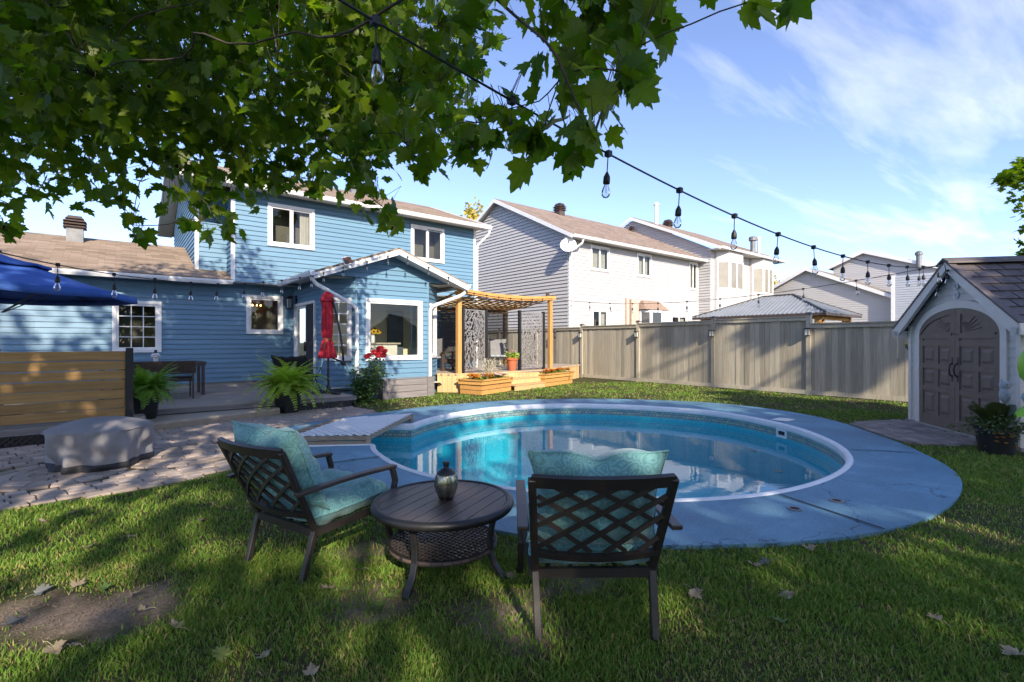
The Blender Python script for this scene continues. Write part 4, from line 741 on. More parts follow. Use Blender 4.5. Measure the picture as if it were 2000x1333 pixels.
def far_gable(name, label, X, y0, y1, ym, ze0, ze1, zp, X1, m_, fz=None):
    h = thing(name, label, 'house', (X, ym, 0)); Wq = Wall((X, y0), (X, y1))
    def cl(z):
        a = 0 if z < ze0 else (z - ze0) / (zp - ze0) * (y0 - ym); b = Wq.L if z < ze1 else Wq.L - (z - ze1) / (zp - ze1) * (ym - y1); return (a, b)
    lap(h, Wq, .5, zp - .05, .13, m_, joined=True, clip=cl, t=.022)
    r = roof('roof', [(X - .3, y1 - .35, ze1 - .1), (X1, y1 - .35, ze1 - .1), (X1, ym, zp + .1), (X - .3, ym, zp + .1)], .1, M['shingle_grey'], h); roof('roof_slope', [(X1, y0 + .35, ze0 - .1), (X - .3, y0 + .35, ze0 - .1), (X - .3, ym, zp + .1), (X1, ym, zp + .1)], .1, M['shingle_grey'], r)
    for yy, z_ in ((y1 - .35, ze1 - .12), (y0 + .35, ze0 - .12)): mb = MB(); mb.extr([(X - .33, yy, z_ - .17), (X - .33, yy, z_ + .05), (X - .33, ym, zp + .1), (X - .33, ym, zp - .13)], (.05, 0, 0)); mb.build('rake_board', WT, h, True)
    Wf = Wall((X, y1), (X1, y1)); lap(h, Wf, .5, ze1, .13, m_, joined=True); return h
h3 = far_gable('pale_gable_house', 'pale sided house with broad low gable behind the metal roofed gazebo', 34, 14.7, 8.06, 12.57, 4.9, 3.9, 6.0, 44, M['white_siding'])
h4 = far_gable('rear_gable_house', 'taller gabled white house partly hidden behind the low gable', 38.5, 12.6, 7.2, 10.8, 6.6, 6.0, 7.35, 50, M['white_siding'])
Wb = Wall((33.6, 8.06), (33.6, 6.2)); lap(h3, Wb, .5, 5.05, .13, M['grey_siding'], joined=True); mb = MB(); Wb.box(mb, -.1, .06, -.3, .05, .5, 5.05); mb.build('corner_board', WT, h3, True); mb = MB(); mb.box(33.6, 42, 6.2, 8.0, .5, 5.04); mb.build('side_wing', M['grey_siding'], h3, True)
mb = MB(); mb.lathe([(.14, 0), (.14, .8), (.2, .8), (.2, .95), (.08, 1.05)], 12, (38.2, 7.9, 5.9)); mb.build('flue', M['galv'], h4, True)

# gazebo with the ribbed metal roof beyond the fence
GZ = thing('garden_gazebo', 'gazebo with ribbed grey metal hip roof and cedar posts behind the fence', 'gazebo', (19.5, 8.6, 0))
x0, x1, y0, y1, ze, zr = 18.1, 21.7, 6.15, 10.95, 2.37, 3.16; xm = 19.9; ya, yb = 7.85, 9.0
M['rib_metal'] = mat('rib_metal', (.32, .34, .36), .45, (.27, .29, .31), scale=2, metal=.2)
rp = [((x0, y0, ze), (x0, y1, ze), (xm, yb, zr), (xm, ya, zr)), ((x1, y1, ze), (x1, y0, ze), (xm, ya, zr), (xm, yb, zr)), ((x1, y0, ze), (x0, y0, ze), (xm, ya, zr)), ((x0, y1, ze), (x1, y1, ze), (xm, yb, zr))]
for q in rp:
    q = [Vector(v) for v in q]; mb = MB(); mb.add(q, [tuple(range(len(q)))]); pn = mb.build('roof_panel', M['rib_metal'], GZ, True)
    e = (q[1] - q[0]); Ln = e.length; e.normalize(); top0 = q[-1]; top1 = q[2]; mb = MB(); k = .12
    while k < Ln - .05:
        b_ = q[0] + e * k; t0 = (top0 - q[0]).dot(e); t1 = (top1 - q[0]).dot(e); f = min(1, k / t0 if t0 > 0 else 1, (Ln - k) / (Ln - t1) if Ln > t1 else 1)
        nrm = e.cross(top0 - q[0]).normalized(); nrm = nrm if nrm.z > 0 else -nrm; upv = (top0 - q[0]) - e * (top0 - q[0]).dot(e); mb.beam(b_ + nrm * .012, b_ + upv * f + nrm * .012, .03, .024, nrm); k += .15
    mb.build('rib', M['rib_metal'], pn, True)
for a_, b_ in (((x0, y0, ze), (xm, ya, zr)), ((x0, y1, ze), (xm, yb, zr)), ((xm, ya, zr), (xm, yb, zr)), ((x1, y0, ze), (xm, ya, zr))): mb = MB(); mb.beam(Vector(a_) + Vector((0, 0, .03)), Vector(b_) + Vector((0, 0, .03)), .06, .04); mb.build('ridge_cap', M['dark_metal'], GZ, True)
for x, y in ((x0 + .35, y0 + .35), (x1 - .35, y0 + .35), (x0 + .35, y1 - .35), (x1 - .35, y1 - .35)): MB().box(x - .08, x + .08, y - .08, y + .08, 0, ze - .02).build('post', M['cedar_z'], GZ, True)
for a_, b_ in (((x0 + .2, y0 + .35, ze - .12), (x1 - .2, y0 + .35, ze - .12)), ((x0 + .35, y0 + .2, ze - .12), (x0 + .35, y1 - .2, ze - .12))): MB().beam(a_, b_, .1, .16).build('beam', M['cedar_x'], GZ, True)
for x, y in ((x0 + .35, y0 + .35), (x1 - .35, y0 + .35)): s_ = 1 if x < xm else -1; MB().beam((x, y, ze - .75), (x + .55 * s_, y, ze - .16), .06, .09).build('brace', M['cedar_x'], GZ, True)
for (x0f, x1f, y0f, y1f, zt, c) in ((x0 + .02, x1 - .02, y0 - .0, y0 + .04, ze, 0), (x0, x0 + .04, y0, y1, ze, 0)): MB().box(x0f, x1f, y0f, y1f, zt - .09, zt - .005).build('fascia', M['brown_metal'], GZ, True)
curt = MB(); pts = [(x0 + .45 + .04 * math.sin(k * 1.7), y0 + .55 + k * .035) for k in range(14)]
curt.add([(p[0], p[1], .3) for p in pts] + [(p[0], p[1], ze - .15) for p in pts], [(i, i + 1, 15 + i, 14 + i) for i in range(13)]); curt.build('curtain', mat('gazebo_curtain', (.24, .19, .15), .9), GZ, True)
# backdrop fence behind the gazebo
# ------------------------------------------------------------------ fence along the right
FX = 14.2; FW_ = M['fence_wood']
FN = thing('board_fence', 'long weathered grey brown board fence along the right of the lawn', 'fence', (FX, 8, 0))
posts = [21.3, 18.65, 15.98, 13.32, 10.65, 7.87, 5.21, 2.6, 0.0, -2.6]; tops = [1.93, 1.94, 1.95, 1.98, 2.02, 2.05, 1.85, 1.85, 1.85]
for i, y in enumerate(posts):
    zt = max(tops[max(0, i - 1)], tops[min(i, 8)]) + .07; o = MB().box(FX - .055, FX + .055, y - .055, y + .055, 0, zt).build('post', FW_, FN, True)
    mb = MB(); mb.box(FX - .075, FX + .075, y - .075, y + .075, zt + .001, zt + .03); mb.hexa([(FX - .06, y - .06, zt + .03), (FX + .06, y - .06, zt + .03), (FX + .06, y + .06, zt + .03), (FX - .06, y + .06, zt + .03), (FX - .04, y - .04, zt + .06), (FX + .04, y - .04, zt + .06), (FX + .04, y + .04, zt + .06), (FX - .04, y + .04, zt + .06)]); mb.build('post_cap', mat('post_cap', (.11, .10, .095), .6), o, True)
for i in range(len(posts) - 1):
    ya, yb, zt = posts[i + 1] + .055, posts[i] - .055, tops[i]; y = ya
    mb = MB(); mb.box(FX - .075, FX + .045, ya, yb, zt, zt + .035); mb.build('cap_rail', FW_, FN, True)
    MB().box(FX - .055, FX - .025, ya, yb, zt - .09, zt - .002).build('top_rail', FW_, FN, True)
    MB().box(FX - .05, FX - .022, ya, yb, .02, .13).build('kick_board', FW_, FN, True)
    while y < yb - .03:
        wd = min(rnd.choice((.135, .14, .14, .15, .12)), yb - y); j = rnd.uniform(-.006, .006); ln = rnd.uniform(-.004, .004)
        x_ = FX - .012 + j; z1 = zt - .015; g = rnd.uniform(.002, .007)
        MB().hexa([(x_, y, .06), (x_ + .02, y, .06), (x_ + .02, y + wd - g, .06), (x_ + rnd.uniform(-.004, .004), y + wd - g, .06), (x_ + ln, y, z1), (x_ + .02 + ln, y, z1), (x_ + .02 + ln, y + wd - g, z1), (x_ + ln + rnd.uniform(-.004, .004), y + wd - g, z1)]).build('fence_board', FW_, FN, True)
        y += wd
frosted = mat('lamp_frost', (.55, .55, .52), .35)
names = {13.32: 'black solar lantern on the fence post nearest the pergola', 10.65: 'black solar lantern on the second fence post from the pergola', 7.87: 'black solar lantern on the third fence post from the pergola', 5.21: 'black solar lantern on the fence post nearest the shed'}
for y, lb in names.items():
    ft = thing('fence_lantern', lb, 'lamp', (FX - .055, y, 1.62), 0, 'solar lanterns on the fence posts')
    mb = MB(); mb.box(-.03, 0, -.045, .045, -.05, .12); mb.box(-.14, -.0, -.06, .06, .12, .14); mb.box(-.135, -.03, -.055, .055, -.06, -.045)
    for s_ in (-1, 1): mb.box(-.13, -.12, s_ * .05 - .005, s_ * .05 + .005, -.045, .12)
    mb.build('lantern_case', M['black_plastic'], ft); MB().box(-.12, -.032, -.042, .042, -.044, .118).build('lantern_glass', frosted, ft)
tk = thing('garden_torch', 'thin metal torch ornament standing against the fence', 'ornament', (13.95, 14.6, 0))
mb = MB(); mb.tube([(0, 0, 0), (0, 0, 1.55)], .012, 6); mb.build('stake', M['dark_metal'], tk); mb = MB(); mb.lathe([(.01, 1.5), (.06, 1.6), (.05, 1.72), (.02, 1.74), (.06, 1.8), (.05, 1.9), (.0, 1.96)], 10); mb.build('finial', M['dark_metal'], tk)

# ------------------------------------------------------------------ shed
SH = thing('garden_shed', 'grey beige resin shed with arched brown double doors on the right', 'shed', (10.64, 2.17, 0), math.atan2(-.640, -.768))
M['shed_wall'] = mat('shed_wall', (.60, .56, .52), .65, (.55, .51, .475), scale=8, bump=.15, bscale=90)
M['shed_trim'] = mat('shed_trim', (.66, .62, .58), .55, (.61, .57, .535), scale=8)
M['shed_door'] = mat('shed_door', (.165, .125, .105), .6, (.14, .105, .088), scale=9, bump=.3, bscale=80)
M['shed_roof'] = mat('shed_roof', (.125, .105, .105), .7, (.085, .07, .072), scale=12, bump=.4, bscale=70, objrand=.15)
sx0, sx1, sy1, cx, ez_, pk = -.30, 2.10, 2.3, .90, 1.70, 2.55
class LW(Wall):
    pass
fw_ = Wall((sx0, 0), (sx1, 0))   # local frame: front faces -y
def larch(x, r=.88, zs=1.50, zt=1.91):   # segmental door head
    k = (x - cx) / r; return zs + (zt - zs) * math.sqrt(max(0, 1 - k * k)) if abs(k) <= 1 else 0
# lapped front boards, cut round the door
z = .05; e = .115
while z < pk - .05:
    zt = z + e
    lo = lambda zz: (sx0 if zz < ez_ else sx0 + (zz - ez_) / (pk - ez_) * (cx - sx0), sx1 if zz < ez_ else sx1 - (zz - ez_) / (pk - ez_) * (sx1 - cx))
    b0, b1 = lo(z); c0, c1 = lo(min(zt, pk - .02)); segs = [(b0, b1, c0, c1)]
    def dedge(zz, s_): return cx + s_ * (1.0 if zz < 1.50 else 1.0 * math.sqrt(max(0, 1 - ((zz - 1.5) / .50) ** 2)))
    if z < 1.93: segs = [(b0, dedge(z, -1), c0, dedge(zt, -1)), (dedge(z, 1), b1, dedge(zt, 1), c1)]
    for s_ in segs:
        if s_[1] - s_[0] > .02: MB().hexa([(s_[0], -.014, z), (s_[1], -.014, z), (s_[1], .04, z), (s_[0], .04, z), (s_[2], -.002, min(zt, pk)), (max(s_[3], s_[2] + .01), -.002, min(zt, pk)), (max(s_[3], s_[2] + .01), .04, min(zt, pk)), (s_[2], .04, min(zt, pk))]).build('wall_board', M['shed_wall'], SH)
    z += e
MB().box(sx0, sx0 + .03, .03, sy1, .02, ez_).build('side_wall', M['shed_wall'], SH); MB().box(sx1 - .03, sx1, .03, sy1, .02, ez_).build('side_wall', M['shed_wall'], SH); MB().box(sx0, sx1, sy1 - .03, sy1, .02, ez_ + .1).build('back_wall', M['shed_wall'], SH)
for x in (sx0 - .012, sx1 - .06): MB().box(x, x + .075, -.03, .05, .0, ez_ - .02).build('corner_trim', M['shed_trim'], SH)
# arched casing
mb = MB(); A_ = [(cx - 1.0, 0)] ; N_ = 24
outer = [(-1.0, .02)] + [(-1.0 * math.cos(math.pi * k / N_), 1.5 + .52 * math.sin(math.pi * k / N_)) for k in range(N_ + 1)] + [(1.0, .02)]; inner = [(-.885, .02)] + [(-.885 * math.cos(math.pi * k / N_), 1.5 + .41 * math.sin(math.pi * k / N_)) for k in range(N_ + 1)] + [(.885, .02)]
n_ = len(outer); vs = [(cx + p[0], y, p[1]) for y in (-.04, .03) for p in outer] + [(cx + p[0], y, p[1]) for y in (-.04, .03) for p in inner]
fs = []
for i in range(n_ - 1):
    fs += [(i, i + 1, 2 * n_ + i + 1, 2 * n_ + i), (i + 1, i, n_ + i, n_ + i + 1), (2 * n_ + i, 2 * n_ + i + 1, 3 * n_ + i + 1, 3 * n_ + i)]
mb.add(vs, fs); mb.build('door_casing', M['shed_trim'], SH)
# two door leaves with raised panels and a fan panel over
for s_ in (-1, 1):
    x0, x1 = (cx - .88, cx - .004) if s_ < 0 else (cx + .004, cx + .88)
    top = [(x, min(larch(x), 1.91)) for x in np.linspace(x0, x1, 13)]
    poly = [(x0, .03), (x1, .03)] + [(x, max(z_, 1.5)) for x, z_ in top[::-1]]
    mb = MB(); mb.extr([(p[0], -.018, p[1]) for p in poly], (0, .03, 0)); leaf = mb.build('door', M['shed_door'], SH)
    r = [(x0, x0 + .09), (x1 - .09, x1)]
    for a_, b_ in r: MB().box(a_, b_, -.036, -.016, .03, 1.5).build('stile', M['shed_door'], leaf)
    for z0, z1 in ((.03, .22), (.60, .68), (.97, 1.05), (1.33, 1.42), (1.45, 1.53)): MB().box(x0 + .09, x1 - .09, -.034, -.016, z0, z1).build('rail', M['shed_door'], leaf)
    xm_ = (x0 + x1) / 2; MB().box(xm_ - .045, xm_ + .045, -.033, -.016, .22, 1.33).build('mullion', M['shed_door'], leaf)
    for z0, z1 in ((.24, .58), (.70, .95), (1.07, 1.31)):
        for a_, b_ in ((x0 + .11, xm_ - .06), (xm_ + .06, x1 - .11)):
            MB().hexa([(a_ + .02, -.018, z0 + .02), (b_ - .02, -.018, z0 + .02), (b_ - .02, -.018, z1 - .02), (a_ + .02, -.018, z1 - .02), (a_ + .06, -.034, z0 + .06), (b_ - .06, -.034, z0 + .06), (b_ - .06, -.034, z1 - .06), (a_ + .06, -.034, z1 - .06)]).build('raised_panel', M['shed_door'], leaf)
    # rim of the fan and its rays
    mb = MB(); xs = np.linspace(x0 + .0, x1 - .0, 12)
    for p, q in zip(xs[:-1], xs[1:]):
        zp_, zq_ = max(larch(p), 1.5), max(larch(q), 1.5); mb.hexa([(p, -.034, max(zp_ - .09, 1.52)), (q, -.034, max(zq_ - .09, 1.52)), (q, -.016, max(zq_ - .09, 1.52)), (p, -.016, max(zp_ - .09, 1.52)), (p, -.034, max(zp_, 1.525)), (q, -.034, max(zq_, 1.525)), (q, -.016, max(zq_, 1.525)), (p, -.016, max(zp_, 1.525))])
    xi = x1 if s_ < 0 else x0; mb.box(min(xi, xi - s_ * -.11), max(xi, xi - s_ * -.11), -.0345, -.016, 1.53, 1.88); mb.build('fan_rim', M['shed_door'], leaf)
    for k in range(8):
        a_ = R(8 + 10.5 * k); o_ = Vector((xi + s_ * .12, -.022, 1.55)); d_ = Vector((s_ * math.cos(a_), 0, math.sin(a_))); ln = .24 if k > 3 else .42
        MB().beam(o_ + d_ * .06, o_ + d_ * ln * (.95 - .05 * k), .012, .012).build('fan_ray', M['shed_door'], leaf)
    hx = cx + s_ * .06; mb = MB(); mb.tube([(hx, -.03, .86), (hx, -.075, .90), (hx - s_ * .012, -.085, .98), (hx, -.07, 1.05), (hx, -.03, 1.08)], .011, 6); mb.obox((hx, -.034, .84), (.014, 0, 0), (0, .006, 0), (0, 0, .05)); mb.obox((hx, -.034, 1.11), (.014, 0, 0), (0, .006, 0), (0, 0, .055)); mb.build('handle', M['black_plastic'], leaf, smooth='auto')
for z_ in (2.11, 2.25):
    mb = MB(); mb.tube([(cx + .047 * math.cos(k * math.pi / 10), -.022, z_ + .047 * math.sin(k * math.pi / 10)) for k in range(21)], .014, 6); v_ = mb.build('gable_vent', WT, SH)
    for k in range(-3, 4): MB().box(cx - .036, cx + .036, -.026, -.008, z_ + k * .012 - .003, z_ + k * .012 + .002).build('vent_slat', WT, v_)
# roof: boards, barge trims, rows of moulded tiles, ridge cap
zo = lambda x: pk + .06 - abs(x - cx) * (pk - ez_) / (cx - sx0)
for s_ in (-1, 1):
    xe = cx + s_ * 1.40; za, zb = zo(cx), zo(xe)
    n_v = Vector((s_ * (za - zb), 0, 1.40)).normalized(); mb = MB(); mb.extr([(cx, -.13, za), (xe, -.13, zb), (xe, -.13, zb - .03), (cx, -.13, za - .03)], (0, sy1 + .25, 0)); ro = mb.build('roof', M['shed_roof'], SH)
    mb = MB(); mb.extr([(cx, -.17, za + .005), (xe + s_ * .02, -.17, zb + .0), (xe + s_ * .02, -.17, zb - .13), (xe - s_ * .10, -.17, zb - .13), (cx, -.17, za - .13)], (0, .05, 0)); mb.build('barge_board', M['shed_trim'], SH)
    mb = MB(); mb.extr([(cx, -.18, za + .04), (xe, -.18, zb + .04), (xe, -.18, zb + .005), (cx, -.18, za + .005)], (0, .09, 0)); mb.build('barge_cap', M['shed_roof'], SH)
    mb = MB(); mb.box(min(xe, xe - s_ * .14), max(xe, xe - s_ * .14), -.17, sy1 + .1, zb - .14, zb - .03); mb.build('eave_trim', M['shed_trim'], SH)
    d = Vector((xe - cx, 0, zb - za)); Ld = d.length; d.normalize(); rows = 8; rh = (Ld - .08) / rows
    for r in range(rows):
        y = -.1 - (r % 2) * .13
        while y < sy1 + .1:
            y0, y1 = max(y, -.09), min(y + .27, sy1 + .12); y += .28
            if y1 - y0 < .04: continue
            s0 = .08 + r * rh; P0, P1 = Vector((cx, 0, za)) + d * s0, Vector((cx, 0, za)) + d * (s0 + rh + .01); k0, k1 = n_v * .004, n_v * (.024 + rnd.uniform(-.003, .003))
            V = lambda p, yy: Vector((p.x, yy, p.z))
            MB().hexa([V(P0, y0), V(P1, y0), V(P1, y1 - .008), V(P0, y1 - .008), V(P0 + k0, y0), V(P1 + k1, y0), V(P1 + k1, y1 - .008), V(P0 + k0, y1 - .008)]).build('roof_tile', M['shed_roof'], ro)
mb = MB(); za = zo(cx); mb.extr([(cx, -.2, za + .07), (cx + .13, -.2, za + .0), (cx + .14, -.2, za - .03), (cx, -.2, za + .03), (cx - .14, -.2, za - .03), (cx - .13, -.2, za + .0)], (0, sy1 + .4, 0)); mb.build('ridge_cap', M['shed_roof'], SH)
MB().box(sx0 - .06, sx1 + .06, .0 - .05, sy1 + .05, -.05, .045).build('base', M['concrete'], SH)
# ------------------------------------------------------------------ timber deck with step, lattice skirts
DZ = .24
TD = thing('timber_deck', 'low weathered timber deck with dark lattice skirting along the blue house', 'deck', (1, 11, 0))
y = 9.17; k = 0
while y < 14.45:
    y1 = y + .138; xr = .32 if y < 10.35 else 3.98; xr = min(xr, 3.80) if y > 12.0 else (xr if y < 11.4 else 3.95)
    MB().box(-4.4, xr + rnd.uniform(-.004, .004), y, y1, DZ - .035, DZ + rnd.uniform(-.002, .002)).build('deck_board', M['deck_wood'], TD, True, bevel=.004); y += .144; k += 1
for a_, b_ in (((-4.4, 9.15), (.33, 9.15)), ((.33, 9.15), (.33, 10.35)), ((.33, 10.33), (3.99, 10.33)), ((3.99, 10.33), (3.99, 11.9))):
    Wq = Wall(a_, b_); mb = MB(); Wq.box(mb, 0, Wq.L, -.03, .006, DZ - .085, DZ - .004); mb.build('rim_joist', M['grey_wood'], TD, True)
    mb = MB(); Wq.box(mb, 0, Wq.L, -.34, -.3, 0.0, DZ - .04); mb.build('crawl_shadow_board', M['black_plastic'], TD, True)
    lt = M['black_plastic']; h = DZ - .085
    mb = MB(); Wq.box(mb, 0, Wq.L, -.02, .004, .0, .022); mb.build('lattice_rail', lt, TD, True)
    J = MB(); s_ = -h
    while s_ < Wq.L:
        for sg_ in (1, -1):
            a0_, a1_ = (s_, s_ + h) if sg_ > 0 else (s_ + h, s_); z0_, z1_ = 0.005, h
            if min(a0_, a1_) < 0 or max(a0_, a1_) > Wq.L: continue
            d_ = -.004 if sg_ > 0 else -.012; J.beam(Wq.pt(a0_, d_, z0_), Wq.pt(a1_, d_, z1_), .034, .007, Wq.n)
        s_ += .075
    stuff(J.build('lattice_slats', lt, TD, True))
ST = thing('deck_step', 'wide low timber step in front of the deck between the two fern pots', 'step', (1.3, 9.9, 0))
q0, q1 = Vector((.35, 9.40)), Vector((2.40, 10.06))
for k in range(7):
    f0, f1 = k / 7, (k + 1) / 7 - .012
    a_ = lambda f: (.35, 9.40 + (10.32 - 9.40) * f); b_ = lambda f: (2.40, 10.06 + (10.32 - 10.06) * f)
    MB().prism([a_(f0), b_(f0), b_(f1), a_(f1)], .105, .14).build('step_board', M['deck_wood'], ST, True)
Wq = Wall(tuple(q0), tuple(q1)); mb = MB(); Wq.box(mb, 0, Wq.L, -.035, .004, .0, .104); mb.build('riser', M['raw_wood'], ST, True); MB().box(2.372, 2.405, 10.09, 10.31, 0, .104).build('riser_end', M['raw_wood'], ST, True)

# privacy screen
PS_ = thing('privacy_screen', 'horizontal cedar board privacy screen with black end post at the deck edge', 'screen', (-1.2, 9.2, DZ))
for x in (.13, -2.55): o = MB().box(x - .045, x + .045, 9.16, 9.25, DZ, 1.31).build('post', M['black_plastic'], PS_, True); MB().box(x - .075, x + .075, 9.13, 9.28, DZ + .001, DZ + .018).build('post_foot', M['black_plastic'], o, True)
for k in range(7):
    z0 = .30 + k * .139; sg_ = rnd.uniform(-.004, .004)
    MB().hexa([(-2.5, 9.185, z0 + sg_), (.085, 9.185, z0), (.085, 9.223, z0), (-2.5, 9.223, z0 + sg_), (-2.5, 9.185, z0 + .128 + sg_), (.085, 9.185, z0 + .128), (.085, 9.223, z0 + .128), (-2.5, 9.223, z0 + .128 + sg_)]).build('screen_board', M['screen_wood'], PS_, True, bevel=.004)

# ------------------------------------------------------------------ foliage helpers
def leafmat(name, col, col2, trans=.35, rough=.45, rnd_amt=.35, spots=False, spec=.4):
    m = bpy.data.materials.new(name); m.use_nodes = True; nt = m.node_tree; nt.nodes.clear(); out = nd(nt, 'ShaderNodeOutputMaterial')
    b = nd(nt, 'ShaderNodeBsdfPrincipled'); b.inputs['Roughness'].default_value = rough; b.inputs['Specular IOR Level'].default_value = spec; t = nd(nt, 'ShaderNodeBsdfTranslucent'); mx = nd(nt, 'ShaderNodeMixShader'); mx.inputs[0].default_value = trans
    at_ = nd(nt, 'ShaderNodeAttribute', attribute_name='rnd'); oi = nd(nt, 'ShaderNodeObjectInfo')
    ad = nd(nt, 'ShaderNodeMath', operation='ADD'); lk(nt, at_.outputs['Fac'], ad.inputs[0]); lk(nt, oi.outputs['Random'], ad.inputs[1]); fr = nd(nt, 'ShaderNodeMath', operation='FRACT'); lk(nt, ad.outputs[0], fr.inputs[0])
    cm = nd(nt, 'ShaderNodeMix', data_type='RGBA'); lk(nt, fr.outputs[0], cm.inputs['Factor']); cm.inputs['A'].default_value = (*col, 1); cm.inputs['B'].default_value = (*col2, 1)
    last = cm.outputs['Result']
    if spots:
        uv = nd(nt, 'ShaderNodeUVMap'); of = nd(nt, 'ShaderNodeVectorMath', operation='ADD'); sc = nd(nt, 'ShaderNodeMath', operation='MULTIPLY', i_1=61.0); lk(nt, fr.outputs[0], sc.inputs[0]); cmb = nd(nt, 'ShaderNodeCombineXYZ'); lk(nt, sc.outputs[0], cmb.inputs[0]); lk(nt, sc.outputs[0], cmb.inputs[1])
        lk(nt, uv.outputs[0], of.inputs[0]); lk(nt, cmb.outputs[0], of.inputs[1])
        # veins
        sepu = nd(nt, 'ShaderNodeSeparateXYZ'); lk(nt, uv.outputs[0], sepu.inputs[0])
        vo = nd(nt, 'ShaderNodeTexVoronoi', i_Scale=2.0, i_Randomness=1.0); lk(nt, of.outputs[0], vo.inputs['Vector'])
        cr = nd(nt, 'ShaderNodeValToRGB'); e = cr.color_ramp.elements; e[0].position = .105; e[0].color = (.035, .014, .006, 1); e[1].position = .125; e[1].color = (.10, .05, .012, 1)
        e2 = cr.color_ramp.elements.new(.15); e2.color = (.22, .20, .03, 1); e3 = cr.color_ramp.elements.new(.18); e3.color = (1, 1, 1, 1); lk(nt, vo.outputs['Distance'], cr.inputs[0])
        sel = nd(nt, 'ShaderNodeSeparateColor'); lk(nt, vo.outputs['Color'], sel.inputs[0]); gt = nd(nt, 'ShaderNodeMath', operation='GREATER_THAN', i_1=.45); lk(nt, sel.outputs[0], gt.inputs[0])
        lt_ = nd(nt, 'ShaderNodeMath', operation='LESS_THAN', i_1=.17); lk(nt, vo.outputs['Distance'], lt_.inputs[0]); ml = nd(nt, 'ShaderNodeMath', operation='MULTIPLY'); lk(nt, gt.outputs[0], ml.inputs[0]); lk(nt, lt_.outputs[0], ml.inputs[1])
        ns = nd(nt, 'ShaderNodeTexNoise', i_Scale=5.0, i_Detail=3.0); lk(nt, of.outputs[0], ns.inputs['Vector'])
        mm = nd(nt, 'ShaderNodeMix', data_type='RGBA'); lk(nt, ml.outputs[0], mm.inputs['Factor']); lk(nt, last, mm.inputs['A']); lk(nt, cr.outputs[0], mm.inputs['B']); last = mm.outputs['Result']
    lk(nt, last, b.inputs['Base Color'])
    br = nd(nt, 'ShaderNodeMix', data_type='RGBA', blend_type='MULTIPLY'); br.inputs['Factor'].default_value = 1; lk(nt, last, br.inputs['A']); br.inputs['B'].default_value = (1.5, 1.6, .5, 1); lk(nt, br.outputs['Result'], t.inputs['Color'])
    lk(nt, b.outputs[0], mx.inputs[1]); lk(nt, t.outputs[0], mx.inputs[2]); lk(nt, mx.outputs[0], out.inputs[0])
    return m
def leaf_cloud(name, P, Nn, T, size, shape, m_, parent=None, fold=0.0):
    """one mesh of many leaves: P positions, Nn normals, T tip directions, size per leaf; shape = 2D outline fan (x, y) with its centre first"""
    P = np.asarray(P, float); Nn = np.asarray(Nn, float); T = np.asarray(T, float); size = np.asarray(size, float)
    Nn /= np.linalg.norm(Nn, axis=1, keepdims=True) + 1e-9; T = T - Nn * (T * Nn).sum(1, keepdims=True); T /= np.linalg.norm(T, axis=1, keepdims=True) + 1e-9; Sd = np.cross(T, Nn)
    sh = np.asarray(shape, float); k = len(sh); n_ = len(P)
    fold = fold * nr.uniform(-.6, 2.4, n_)[:, None, None] if fold else 0.0
    bend = nr.normal(0, .22, n_)[:, None, None] if k > 12 else 0.0
    V = P[:, None] + size[:, None, None] * (Sd[:, None] * sh[None, :, :1] + T[:, None] * sh[None, :, 1:2] + Nn[:, None] * (fold * (np.abs(sh[None, :, :1]) - .2 * sh[None, :, 1:2] ** 2) + bend * sh[None, :, 1:2] ** 2))
    fan = [(0, i, i + 1) for i in range(1, k - 1)] + [(0, k - 1, 1)]; fan = np.array(fan); F = (np.arange(n_) * k)[:, None, None] + fan[None]; F = F.reshape(-1, 3)
    me = bpy.data.meshes.new(name); nf = len(F); me.vertices.add(n_ * k); me.vertices.foreach_set('co', V.reshape(-1)); me.loops.add(nf * 3); me.loops.foreach_set('vertex_index', F.reshape(-1).astype(np.int32)); me.polygons.add(nf); me.polygons.foreach_set('loop_start', np.arange(0, nf * 3, 3, dtype=np.int32))
    a = me.attributes.new('rnd', 'FLOAT', 'POINT'); a.data.foreach_set('value', np.repeat(nr.random(n_), k).astype(np.float32))
    uvl = me.uv_layers.new(name='UVMap'); uv = np.tile(sh * .5 + .5, (n_, 1)); uvl.data.foreach_set('uv', uv[F.reshape(-1)].reshape(-1))
    me.materials.append(m_); me.update(calc_edges=True); me.validate()
    o = put(name, me, parent, True); return o
QUAD = [(0, .5), (0, 0), (.3, .35), (.22, .75), (0, 1), (-.22, .75), (-.3, .35)]
M['fern'] = leafmat('fern', (.30, .44, .05), (.42, .54, .09), .4)
M['fern_dark'] = leafmat('fern_dark', (.17, .33, .045), (.27, .43, .07), .4)
M['soil'] = mat('soil', (.05, .035, .025), 1, scale=20, bump=.5)
